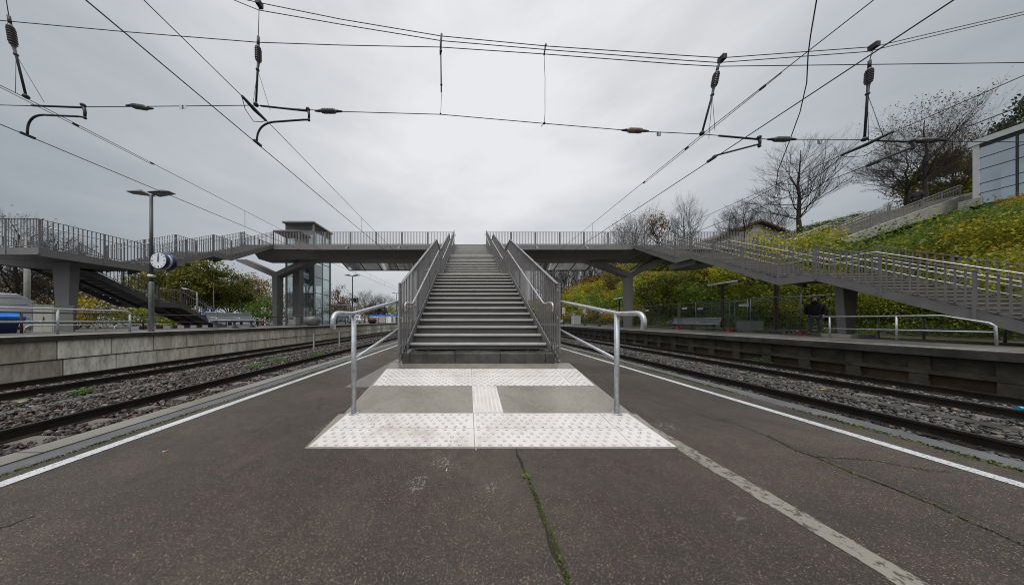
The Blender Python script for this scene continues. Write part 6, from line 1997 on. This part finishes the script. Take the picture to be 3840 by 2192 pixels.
def make_tree(name, label, cat, loc, s=1.0, rz_=0.0, group=None, **kw):
    key = tuple(sorted(kw.items()))
    root = thing(name, label, cat, (0, 0, 0), group, world=False)
    if key not in TREE_CACHE:
        TREE_CACHE[key] = tree_mesh(**kw)
        tb, tl = TREE_CACHE[key]
    else:
        tb, tl = [o.copy() if o else None for o in TREE_CACHE[key]]
        for o in (tb, tl):
            if o: C.objects.link(o)
    for o in (tb, tl):
        if o:
            o.parent = root
    place(root, loc, rz_, s)
    return root
def xy(px_, Y): return (px_ - PX) / F * Y
# --- left side
T = dict
make_tree("deciduous_tree", "large olive green tree behind the lower stair, filling the space under the landing", "tree", (xy(695, 30), 30, 0.4), 1.0, 0, None, kind='leafy', seed=3, h=9.0, cr=4.6, leaf='autumn_green', nleaf=16000, lsize=0.25, k=130, trunk_h=0.22, clump=1.0)
make_tree("deciduous_tree", "smaller golden olive tree to the right of the large olive one", "tree", (xy(862, 33), 33, 0.4), 1.0, 0.7, None, kind='leafy', seed=5, h=8.6, cr=3.3, leaf='autumn_green', nleaf=8000, lsize=0.22, k=80, trunk_h=0.2, clump=0.8)
make_tree("deciduous_tree", "half bare brownish tree left of the forked column by the lift tower", "tree", (xy(965, 36), 36, 0.4), 1.0, 0.2, None, kind='leafy', seed=9, h=8.3, cr=3.3, leaf='orange', nleaf=5000, lsize=0.2, k=90, trunk_h=0.12, clump=0.9)
make_tree("evergreen_shrub", "dense dark green shrub beside the foot of the left forked column", "shrub", (xy(985, 31), 31, 0.4), 1.0, 0.5, None, kind='leafy', seed=12, h=4.0, cr=2.4, leaf='green', nleaf=5200, lsize=0.16, k=70, trunk_h=0.05, clump=0.7, maxlev=2)
make_tree("conifer_tree", "dark red brown conifer behind the white van", "tree", (xy(70, 19), 19, 0.4), 1.0, 0, None, kind='leafy', seed=14, h=4.9, cr=3.3, leaf='rust', nleaf=4200, lsize=0.16, k=80, trunk_h=0.15, clump=0.8)
make_tree("conifer_tree", "dark green conifer branch spray at the left edge behind the turning landing", "tree", (xy(-50, 19), 21, 0.4), 1.0, 0.4, None, kind='leafy', seed=16, h=5.6, cr=3.0, leaf='dark', nleaf=3200, lsize=0.18, k=70, trunk_h=0.2, clump=0.8)
make_tree("autumn_shrub", "yellow and rust shrub behind the tapered column under the landing", "shrub", (xy(330, 19), 19, 0.4), 1.0, 0, None, kind='leafy', seed=18, h=3.1, cr=2.6, leaf='rust', nleaf=2600, lsize=0.15, k=60, trunk_h=0.05, clump=0.7, maxlev=3)
make_tree("autumn_shrub", "bright yellow leaved shrub close to the tapered column", "shrub", (xy(290, 16.5), 16.5, 0.4), 1.0, 0, None, kind='leafy', seed=19, h=2.7, cr=0.9, leaf='yellow', nleaf=700, lsize=0.16, k=30, trunk_h=0.05, clump=0.5, maxlev=2)
make_tree("green_shrub", "fresh green shrub behind the striped barrier board", "shrub", (xy(505, 21), 21, 0.4), 1.0, 0, None, kind='leafy', seed=21, h=2.5, cr=2.6, leaf='lime', nleaf=3500, lsize=0.15, k=60, trunk_h=0.05, clump=0.7, maxlev=2)
make_tree("green_shrub", "low green shrub under the end of the lower stair", "shrub", (xy(640, 25), 25, 0.4), 1.0, 1, None, kind='leafy', seed=22, h=2.2, cr=2.8, leaf='green', nleaf=3000, lsize=0.16, k=60, trunk_h=0.05, clump=0.7, maxlev=2)
make_tree("bare_tree", "thin bare tree seen through the railing of the turning landing", "tree", (xy(60, 17), 17, 0.4), 1.0, 0, None, kind='bare', seed=31, h=8.2, cr=3.2, leaf='olive', nleaf=260, lsize=0.14)
make_tree("bare_tree", "broken bare tree with a few leaves, seen through the landing railing beside the clock", "tree", (xy(215, 18), 18, 0.4), 0.88, 2.0, None, kind='bare', seed=31, h=8.2, cr=3.2, leaf='olive', nleaf=260, lsize=0.14)
make_tree("half_bare_tree", "rust coloured tree directly right of the lift tower", "tree", (xy(1258, 40), 40, 0.4), 1.0, 0, None, kind='leafy', seed=33, h=7.2, cr=2.8, leaf='rust', nleaf=3300, lsize=0.18, k=80, trunk_h=0.1, clump=0.8)
make_tree("half_bare_tree", "low rust and green tree below the second lamp post", "tree", (xy(1310, 52), 52, 0.4), 1.0, 0, None, kind='leafy', seed=35, h=6.8, cr=3.6, leaf='rust', nleaf=2400, lsize=0.2, k=80, trunk_h=0.1, clump=0.9)
B1 = T(kind='bare', seed=37, h=9.5, cr=4.3, leaf='rust', nleaf=500, lsize=0.14)
make_tree("bare_tree", "bare spreading tree right of the number 1 sign", "tree", (xy(1368, 66), 66, 0.3), 0.92, 0, "bare trees beyond the car park", **B1)
make_tree("bare_tree", "ivy clad bare tree above the black grit bin", "tree", (xy(1408, 62), 62, 0.3), 0.76, 1.2, "bare trees beyond the car park", **B1)
make_tree("bare_tree", "bare tree behind the portable cabins", "tree", (xy(1442, 68), 68, 0.3), 0.85, 2.2, "bare trees beyond the car park", **B1)
make_tree("bare_tree", "bare tree beside the stair newel at the far end of the platform", "tree", (xy(1490, 80), 80, 0.3), 0.8, 3.2, "bare trees beyond the car park", **B1)
make_tree("ivy_shrub", "dark ivy column on the trunk above the black grit bin", "shrub", (xy(1396, 61), 61, 0.3), 1.0, 0, None, kind='leafy', seed=41, h=5.4, cr=1.6, leaf='dark', nleaf=2600, lsize=0.2, k=50, trunk_h=0.02, clump=0.7, maxlev=2)
make_tree("ivy_shrub", "dark ivy column behind the pale portable cabins", "shrub", (xy(1432, 63), 63, 0.3), 0.95, 1.0, None, kind='leafy', seed=41, h=5.4, cr=1.6, leaf='dark', nleaf=2600, lsize=0.2, k=50, trunk_h=0.02, clump=0.7, maxlev=2)
make_tree("autumn_shrub", "yellow green shrub behind the white portable cabins", "shrub", (xy(1470, 67), 67, 0.3), 1.0, 0, None, kind='leafy', seed=43, h=5.2, cr=3.0, leaf='lime', nleaf=3000, lsize=0.22, k=60, trunk_h=0.05, clump=0.9, maxlev=2)
make_tree("autumn_shrub", "brown shrub between the ivy columns", "shrub", (xy(1350, 64), 64, 0.3), 1.0, 0.4, None, kind='leafy', seed=44, h=4.8, cr=3.2, leaf='orange', nleaf=2600, lsize=0.2, k=60, trunk_h=0.05, clump=0.9, maxlev=2)
for i, (p_, Y) in enumerate(((1270, 90), (1400, 100), (1530, 95), (1180, 70), (1080, 60))):
    make_tree("half_bare_tree", "hazy brown olive tree in the distant row beyond the platform end", "tree", (xy(p_, Y), Y, 0), 1.0, i * 1.3, "distant trees beyond the platform end", kind='leafy', seed=46, h=8.5, cr=5.0, leaf='olive', nleaf=3500, lsize=0.3, k=80, trunk_h=0.08, clump=1.1)
for p_, Y, s_, lab in ((575, 34, 0.98, "turning green tree behind the turning landing's lower stair, left of the large olive one"), (790, 37, 1.0, "turning green tree filling the gap right of the large olive one"), (905, 39, 0.9, "turning green tree behind the brownish tree by the lift tower")):
    make_tree("deciduous_tree", lab, "tree", (xy(p_, Y), Y, 0.4), s_, Y * 1.0, None, kind='leafy', seed=5, h=8.6, cr=3.3, leaf='autumn_green', nleaf=8000, lsize=0.22, k=80, trunk_h=0.2, clump=0.8)
# --- embankment on the right: shrubs and young trees
SH = []
for i, (leaf, seed, h, cr, nl, ls) in enumerate((('yellow', 51, 4.2, 2.3, 3000, 0.20), ('lime', 52, 4.0, 2.4, 3200, 0.20), ('green', 53, 3.4, 2.3, 3000, 0.19), ('orange', 54, 4.4, 2.2, 2600, 0.19), ('olive', 55, 4.6, 2.4, 2600, 0.19), ('lime', 56, 2.6, 2.0, 2200, 0.17), ('yellow', 57, 2.4, 1.7, 1700, 0.17), ('green', 58, 2.2, 1.9, 2200, 0.16))):
    SH.append(T(kind='leafy', seed=seed, h=h, cr=cr, leaf=leaf, nleaf=nl, lsize=ls, k=70, trunk_h=0.06, clump=0.65, maxlev=2, shell=0.45))
SHN = [dict(k_, lsize=0.105, nleaf=int(k_['nleaf'] * 3.0)) for k_ in SH]
LB = {'yellow': "yellow", 'lime': "yellow green", 'green': "dark green", 'orange': "orange brown", 'olive': "olive"}
rnd = random.Random(11)
cnt = 0
y = 4.0
while y < 75:
    step = (1.75 if y < 18 else 2.2) + y * 0.030
    x = 19.4 + rnd.uniform(0, 1.2)
    while x < 21 + min(24, 9 + y * 0.4):
        X_, Y_ = x + rnd.uniform(-.7, .7), y + rnd.uniform(-.7, .7)
        zg = hill(X_, Y_)
        far = Y_ > 24
        if far:
            wts = [6, 7, 3, 2.5, 2, 2, 2, 1] if X_ < 27 else [2, 3, 2, 3, 2, 0, 0, 0]
            if Y_ > 48: wts = [4, 4, 1, 5, 3, 0, 0, 0]
        else:
            wts = [0.6, 2, 3, 0.3, 0.6, 3, 2, 5] if Y_ < 12 else [2, 3, 3, 1, 1.5, 2, 2, 2]
        if not far:
            xj = X_ + rnd.uniform(-1, 1); wts = [0.3, 1.5, 4, 0.2, 0.4, 2.5, 0.8, 5] if xj < 21.3 else ([4, 5, 2, 1, 0.6, 3, 4, 2] if xj < 26.5 else ([1, 1.6, 5, 0.5, 0.6, 1, 1, 4] if xj < 34 else [4, 3, 1.5, 2, 1, 2, 4, 1]))
        k = rnd.choices(range(8), wts)[0]
        s_ = rnd.uniform(0.75, 1.15) * (1.0 + (Y_ - 24) * 0.012) if far else (rnd.uniform(0.55, 1.0) if X_ < 21.8 else rnd.uniform(0.8, 1.5))
        top = zg + SH[k]['h'] * s_
        lim = 99
        if 17.5 < Y_ < 26: lim = ZD - 0.9
        if X_ > 30 and Y_ < 26: lim = min(lim, hill(X_, Y_) + 2.0)
        if 17.5 < Y_ < 25 and X_ > 30: x += step; continue
        if 10.5 < Y_ < 19.5 and X_ > 38.5: x += step; continue
        if top > lim: s_ *= max(0.35, (lim - zg) / (top - zg))
        if zg > lim - 0.5: x += step; continue
        sx_ = PX + F * X_ / Y_
        if Y_ > 26:
            zlim = HC + (PY - (905 if sx_ > 2420 else 940)) / F * Y_
            if zg > zlim - 1.2: x += step; continue
            if zg + SH[k]['h'] * s_ > zlim: s_ = max(0.3, (zlim - zg) / SH[k]['h'])
        if Y_ < 18 and X_ > 22:
            yl_ = rnd.uniform(915, 960) if sx_ < 3300 else (rnd.uniform(875, 925) - 0.30 * (sx_ - 3300) if sx_ < 3640 else rnd.uniform(715, 775))
            zlim = HC + (PY - yl_) / F * Y_
            if zg + SH[k]['h'] * s_ > zlim: s_ = max(0.35, (zlim - zg) / SH[k]['h'])
        leaf = SH[k]['leaf']
        place_ = "on the hillside beside the staircase" if Y_ < 18 else ("on the embankment beyond the footbridge" if Y_ < 48 else "far along the embankment")
        size_ = "low" if SH[k]['h'] < 3 else "tall"
        make_tree("autumn_shrub", f"{size_} {LB[leaf]} shrub {place_}", "shrub", (X_, Y_, zg - 0.15), s_, rnd.uniform(0, 6.2), "shrubs covering the hillside", **(SHN if Y_ < 20 else SH)[k])
        cnt += 1
        x += step
    y += step * 0.95
print("shrubs", cnt)
# leafy ground cover over the slope
n = 420000
px_ = RNG.uniform(18.5, 40, n); py_ = 2.5 + 26 * RNG.random(n) ** 1.3
vis_ = (px_ < 2.5 * py_ + 3.0)
px_, py_ = px_[vis_], py_[vis_]; n = len(px_)
hz = np.array([hill(a, c) for a, c in zip(px_, py_)])
pz = hz + RNG.random(n) ** 1.5 * np.clip(0.45 + 0.42 * np.sin(px_ * 1.9 + np.sin(py_ * 1.3)) * np.cos(py_ * 1.6 + px_ * 0.4), 0.05, 2) * 1.25
gap_ = np.sin(px_ * 2.7 + 1.3 * np.sin(py_ * 1.7)) * np.sin(py_ * 2.3 + 1.1 * np.sin(px_ * 1.1)) + 0.5 * np.sin(px_ * 6.1 + py_ * 4.7)
keep = ~((px_ > 31) & (py_ > 19) & (py_ < 24)) & (gap_ > RNG.uniform(-1.1, 0.25, n))
pp_ = np.stack([px_, py_, pz], 1)[keep]
xj_ = pp_[:, 0] + 1.6 * np.sin(pp_[:, 1] * 0.9) + RNG.normal(0, 1.2, len(pp_))
for sel, mk_, sz_, lab in (((xj_ < 22), 'green', 0.085, "green brambles and ivy covering the foot of the slope"), ((xj_ >= 22) & (xj_ < 27.5), 'cover', 0.095, "yellow and green brambles on the middle of the slope behind the staircase"),
                           ((xj_ >= 27.5) & (xj_ < 35), 'green', 0.10, "dark green brambles covering the upper slope"), ((xj_ >= 35), 'cover', 0.11, "yellow leaved brambles below the glass pavilion")):
    V, Fq = leaves_at(pp_[sel], None, sz_)
    tag(npmesh("undergrowth", V, Fq, LM[mk_]), lab, "undergrowth", kind="stuff")
n = 26000
px_ = RNG.uniform(18.5, 44, n); py_ = RNG.uniform(24, 78, n)
hz = np.array([hill(a, c) for a, c in zip(px_, py_)])
V, Fq = leaves_at(np.stack([px_, py_, hz + RNG.random(n) * 0.7], 1), None, 0.34)
tag(npmesh("undergrowth", V, Fq, LM['olive']), "olive undergrowth on the embankment beyond the footbridge", "undergrowth", kind="stuff")
# bare trees on the hilltop
BT = T(kind='bare', seed=61, h=11.0, cr=4.6, leaf=None, nleaf=0, lsize=0.1)
BT2 = T(kind='bare', seed=62, h=12.0, cr=6.5, leaf='rust', nleaf=2400, lsize=0.17)
BT3 = T(kind='bare', seed=63, h=10.0, cr=4.6, leaf='rust', nleaf=700, lsize=0.16)
def hilltree(label, px0, ytop, Y, kw, rz_=0, sx=1.0, base=None, **k2):
    X_ = xy(px0, Y); zt = HC + (PY - ytop) / F * Y
    zb = hill(X_, Y) if base is None else base
    s = (zt - zb) / kw['h']
    return make_tree("bare_tree", label, "tree", (X_, Y, zb), (s * sx, s * sx, s), rz_, "leafless trees on the hilltop", **kw)
hilltree("tall symmetrical bare tree rising behind the hillside staircase", 2996, 556, 34, BT, 0, 1.0)
hilltree("wide bare tree with twin dark trunks left of the glass pavilion", 3470, 440, 29, BT2, 0.4, 0.95)
hilltree("bare tree with a few leaves close to the glass pavilion", 3570, 500, 31, BT2, 2.5, 0.6)
hilltree("small bare tree left of the golden leaved one above the bridge railing", 2385, 812, 58, BT3, 0, 0.8)
hilltree("bare tree to the right of the golden leaved tree above the bridge railing", 2565, 758, 56, BT, 1.1, 0.7)
hilltree("bushy bare tree in front of the gabled house", 2790, 765, 47, BT3, 2.0, 1.0)
for i_, (p_, yt_, lab_) in enumerate(((3175, 812, "dark green shrub on the hilltop right of the tall symmetrical tree"), (3060, 838, "low green shrub at the foot of the tall symmetrical tree"))):
    X_ = xy(p_, 33); zb = hill(X_, 33)
    make_tree("evergreen_shrub", lab_, "shrub", (X_, 33, zb), (1.0, 1.0, (HC + (PY - yt_) / F * 33 - zb) / 3.4), i_, None, **SH[2])
hilltree("lower wide bare tree leaning over the hillside stair", 3400, 560, 31, BT2, 1.7, 1.15)
hilltree("low bare tree left of the climbing person", 3330, 760, 30, BT3, 4.0, 0.9)
hilltree("bare tree rising behind the house roof", 2890, 770, 60, BT, 4.0, 0.8)
hilltree("slender bare tree directly in front of the gabled house wall", 2735, 800, 50, BT3, 0.6, 0.8)
hilltree("thin bare tree at the footbridge's far end", 2330, 850, 62, BT3, 1.0, 0.7)
make_tree("golden_tree", "small golden brown leaved tree above the bridge railing", "tree", (xy(2468, 55), 55, hill(xy(2468, 55), 55)), (0.8, 0.8, 1.0), 0, None, kind='leafy', seed=71, h=HC + (PY - 785) / F * 55 - hill(xy(2468, 55), 55), cr=2.6, leaf='orange', nleaf=2400, lsize=0.25, k=60, trunk_h=0.55, clump=0.8)
for i, (p_, Y, yt) in enumerate(((3800, 33, 430), (3905, 31, 300), (3760, 38, 520))):
    X_ = xy(p_, Y); zb = hill(X_, Y); h_ = HC + (PY - yt) / F * Y - zb
    make_tree("conifer_tree", ("dark evergreen behind the glass pavilion roof", "tallest dark evergreen at the right edge above the pavilion", "dark evergreen between the bare tree and the pavilion")[i], "tree", (X_, Y, zb), (h_ / 12 * 0.55, h_ / 12 * 0.55, h_ / 12), i * 1.0, "dark evergreens behind the pavilion", kind='leafy', seed=73, h=12.0, cr=4.2, leaf='dark', nleaf=6500, lsize=0.32, k=110, trunk_h=0.15, clump=0.9)
make_tree("olive_tree", "olive yellow tree behind the twin trunked bare tree", "tree", (xy(3560, 34), 34, hill(xy(3560, 34), 34)), 1.0, 0, None, kind='leafy', seed=75, h=9.5, cr=4.4, leaf='autumn_green', nleaf=14000, lsize=0.28, k=110, trunk_h=0.15, clump=1.0)
# tall bare wood behind the embankment, past the bridge
for i in range(16):
    p_ = 2040 + i * 24 + rnd.uniform(-8, 8); Y = rnd.uniform(62, 84)
    X_ = xy(p_, Y)
    yt = 962 + (2440 - p_) * 0.05 + rnd.uniform(-8, 25)
    zb = hill(X_, Y)
    hgt = HC + (PY - yt) / F * Y - zb
    make_tree("bare_tree", "brown bare tree in the wood behind the embankment shrubs", "tree", (X_, Y, zb), (hgt / 10 * 0.75, hgt / 10 * 0.75, hgt / 10), rnd.uniform(0, 6), "bare wood behind the embankment", **BT3)
# ---------------------------------------------------------------- small things on the ground
def weed(loc, label, n=14, r=0.05, name="weed", grp=None, leaf='weed', up=0.4):
    b = MB()
    rr = random.Random(int(loc[0] * 977 + loc[1] * 131))
    small = n > 20
    for i in range(n):
        a = rr.uniform(0, 6.28); q = r * math.sqrt(rr.random()) if small else 0.004
        l = (0.05 if small else r) * rr.uniform(0.6, 1.3); wv = l * (0.34 if small else 0.22)
        d0 = Vector((math.cos(a), math.sin(a), 0)); a2 = rr.uniform(0, 6.28) if small else a
        d = Vector((math.cos(a2), math.sin(a2), 0)); s_ = Vector((-d.y, d.x, 0)); z = rr.uniform(0.1, up)
        p0 = Vector(loc) + d0 * q + Vector((0, 0, rr.random() * (r * 0.6 * (1 - q / r) if small else 0)))
        p1 = p0 + d * l * 0.6 + Vector((0, 0, l * z)); p2 = p0 + d * l + Vector((0, 0, l * z * 0.8))
        b.add([p0, p1 - s_ * wv, p2, p1 + s_ * wv], [(0, 1, 2, 3)])
    return tag(b.build(name, LM[leaf]), label, "weed", grp)
yw = F * HC / (1787 - PY)
weed(((1973 - PX) / F * yw, yw, 0.006), "small pale green weed growing in the mossy asphalt seam", 16, 0.030)
for i, (x, y, r_, lab) in enumerate(((-7.7, 8.4, 0.30, "green weed clump in the reddish ballast, middle of three"), (-7.9, 9.6, 0.34, "bushiest green weed clump in the reddish ballast"), (-7.3, 11.2, 0.30, "far green weed clump in the reddish ballast"), (-8.8, 5.3, 0.16, "small green weed in the reddish ballast nearest the left edge"), (11.5, 9.2, 0.38, "bright green weed at the foot of the dark mossy wall"), (-11.9, 19.5, 0.5, "green weed at the foot of the pale block wall"), (11.6, 16.0, 0.3, "small weed at the mossy wall below the bench"))):
    weed((x, y, -0.52), lab, 170, r_, "weed", None, 'weed', 1.1)
def moss(name, label, path, wd, n, sz):
    pts = []
    L_ = [(Vector(path[i + 1]) - Vector(path[i])).length for i in range(len(path) - 1)]
    for i in range(n):
        k = random.choices(range(len(L_)), L_)[0]
        p_ = Vector(path[k]).lerp(Vector(path[k + 1]), random.random())
        if math.sin(p_.y * 2.1 + p_.x) + math.sin(p_.y * 5.3) * 0.6 < random.uniform(-1.4, 0.6): continue
        pts.append((p_.x + random.gauss(0, wd), p_.y + random.gauss(0, wd), p_.z + random.uniform(0, sz * 0.4)))
    V, Fq = leaves_at(np.array(pts), None, sz)
    tag(npmesh(name, V, Fq, LM['moss']), label, "moss", kind="stuff")
moss("moss", "moss in the seam running towards the viewer below the tactile paving", [(0.43, 0.6, 0.003), (0.44, 1.2, 0.003), (0.425, 2.08, 0.003)], 0.008, 1500, 0.010)
moss("moss", "moss line along the grooved platform edge", [(-3.43, 1.2, 0.0), (-3.43, 14, 0.0)], 0.012, 5200, 0.018)
moss("moss", "bright moss line along the plain platform edge slabs", [(4.20, 1.6, 0.0), (4.20, 16, 0.0)], 0.022, 7500, 0.022)
b = MB()
for i in range(42):
    y0_, y1_ = 0.3 + i * 1.79 / 42, 0.3 + (i + 1) * 1.79 / 42
    def xo(y): return 0.43 + 0.008 * math.sin(y * 9) + 0.005 * math.sin(y * 31)
    def wo_(y): return 0.009 + 0.005 * math.sin(y * 17 + 1)
    b.quad((xo(y0_) - wo_(y0_), y0_, 0.0015), (xo(y0_) + wo_(y0_), y0_, 0.0015), (xo(y1_) + wo_(y1_), y1_, 0.0015), (xo(y1_) - wo_(y1_), y1_, 0.0015))
M['seam'] = mat("earth in seam", (0.016, 0.015, 0.008), 0.9, var=0.4, vscale=30)
struct(b.build("pavement_seam", M['seam']))
def gp_(x, y):
    Y = F * HC / (y - PY); return ((x - PX) / F * Y, Y)
CR = [("long", [(2326, 1454), (2387, 1477), (2488, 1518), (2598, 1545), (2673, 1569), (2767, 1592), (2879, 1634), (2985, 1689), (3053, 1712), (3121, 1740), (3200, 1776), (3294, 1810), (3388, 1847), (3501, 1892), (3633, 1956), (3727, 1994), (3839, 2045), (3990, 2110)], 0.0045),
      ("branch", [(3053, 1712), (3143, 1717), (3275, 1725), (3366, 1743), (3482, 1764), (3557, 1770)], 0.004),
      ("upper", [(2089, 1360), (2153, 1368), (2202, 1375), (2247, 1398), (2274, 1424), (2300, 1443), (2326, 1454)], 0.006),
      ("side", [(1397, 1390), (1381, 1428), (1366, 1451), (1348, 1466), (1340, 1481)], 0.006),
      ("corner", [(-60, 1990), (0, 1979), (45, 1968), (94, 1945), (147, 1928)], 0.006)]
b = MB()
mossy = []
for nm_, pl, wd in CR:
    pts = [gp_(*q) for q in pl]
    fine = []
    for (xa, ya), (xb, yb) in zip(pts[:-1], pts[1:]):
        k = max(3, int(math.hypot(xb - xa, yb - ya) / 0.03))
        for i in range(k):
            f = i / k
            fine.append((xa + (xb - xa) * f + random.gauss(0, 0.0035), ya + (yb - ya) * f + random.gauss(0, 0.0035)))
    ws = [wd * random.uniform(0.15, 1.3) for _ in fine]
    for i in range(len(fine) - 1):
        (xa, ya), (xb, yb) = fine[i], fine[i + 1]
        d_ = Vector((xb - xa, yb - ya, 0)).normalized(); n_ = Vector((-d_.y, d_.x, 0))
        pa, pb = Vector((xa, ya, 0.0018)), Vector((xb, yb, 0.0018))
        b.quad(pa - n_ * ws[i], pb - n_ * ws[i + 1], pb + n_ * ws[i + 1], pa + n_ * ws[i])
    if nm_ in ("long", "branch"): mossy.append([(x, y, 0.002) for x, y in pts])
struct(b.build("pavement_crack", M['seam']))
for pl in mossy:
    moss("moss", "flecks of moss along the long irregular crack beside the pale strip" if len(pl) > 8 else "flecks of moss along the short crack branching towards the white line", pl[6:] if len(pl) > 8 else pl, 0.004, 700 if len(pl) > 8 else 160, 0.011)
def butt(px__, py__, ang, label, l=0.028, m_='orange'):
    Y = F * HC / (py__ - PY); X = (px__ - PX) / F * Y
    t_ = thing("cigarette_end", label, "cigarette end", (X, Y, 0), "cigarette ends on the asphalt")
    d = Vector((math.cos(ang), math.sin(ang), 0)) * l
    b = MB(); b.tube([Vector((X, Y, 0.005)), Vector((X, Y, 0.005)) + d * 0.7], 0.004, 8); b.build("filter", M[m_], t_)
    b = MB(); b.tube([Vector((X, Y, 0.005)) + d * 0.7, Vector((X, Y, 0.005)) + d], 0.004, 8); b.build("paper", M['white'], t_)
butt(1677, 1757, R(-100), "orange cigarette end below the tactile paving")
butt(1784, 1682, R(-80), "pale flattened cigarette end right at the tactile paving's lower edge", 0.02, 'beige')
butt(630, 1690, R(-130), "cigarette end near the white line on the grooved edge side")
def leaf_litter(loc, ang, s, m_, label, nm="fallen_leaf"):
    b = MB(); d = Vector((math.cos(ang), math.sin(ang), 0)); q = Vector((-d.y, d.x, 0)); p = Vector(loc)
    b.add([p - d * s, p - d * 0.3 * s + q * 0.45 * s + Vector((0, 0, s * .2)), p + d * 0.4 * s + q * 0.4 * s + Vector((0, 0, s * .3)), p + d * s, p + d * 0.3 * s - q * 0.5 * s, p - d * 0.4 * s - q * 0.4 * s, p + Vector((0, 0, s * 0.12))], [(0, 1, 6), (1, 2, 6), (2, 3, 6), (3, 4, 6), (4, 5, 6), (5, 0, 6)])
    tag(b.build(nm, m_), label, "leaf", "fallen leaves")
brown = mat("dry leaf", (0.10, 0.035, 0.015), 0.8, var=0.3)
orng = mat("orange leaf", (0.42, 0.16, 0.02), 0.7, var=0.2)
for x, y, s, m_, lab in ((-0.16, 2.16, 0.010, brown, "dry brown leaf scrap on the lower tactile field, left of its centre seam"), (-0.98, 2.42, 0.011, brown, "dry brown leaf scrap near the outer end of the lower tactile field"), (0.62, 2.46, 0.009, brown, "brown leaf scrap on the ribbed strip side of the lower tactile field")):
    leaf_litter((x, y, rz(y) + 0.008), x * 7, s, m_, lab)
for i, (x, y) in enumerate(((-5.0, 3.9), (9.9, 6.4), (10.0, 7.3), (8.4, 5.5), (11.3, 8.0), (10.2, 6.0), (11.2, 5.6), (9.0, 9.0))):
    leaf_litter((x, y, -0.49), i * 1.7, 0.045, orng, "orange fallen leaf lying in the track ballast")
leaf_litter((1.70, 2.28, rz(2.28) + 0.008), 0.3, 0.012, mat("green scrap", (0.01, 0.20, 0.06), 0.5), "tiny green scrap on the outer tile of the lower tactile field", "litter")
b = MB(); Y = F * 1.62 / (1529 - PY); X = (3830 - PX) / F * Y
b.tube([(X - 0.07, Y, -0.48), (X + 0.09, Y - 0.02, -0.485)], 0.035, 8)
tag(b.build("drink_can", mat("cyan can", (0.02, 0.35, 0.50), 0.35, 0.3)), "crushed cyan can lying between the rails at the right edge", "can")
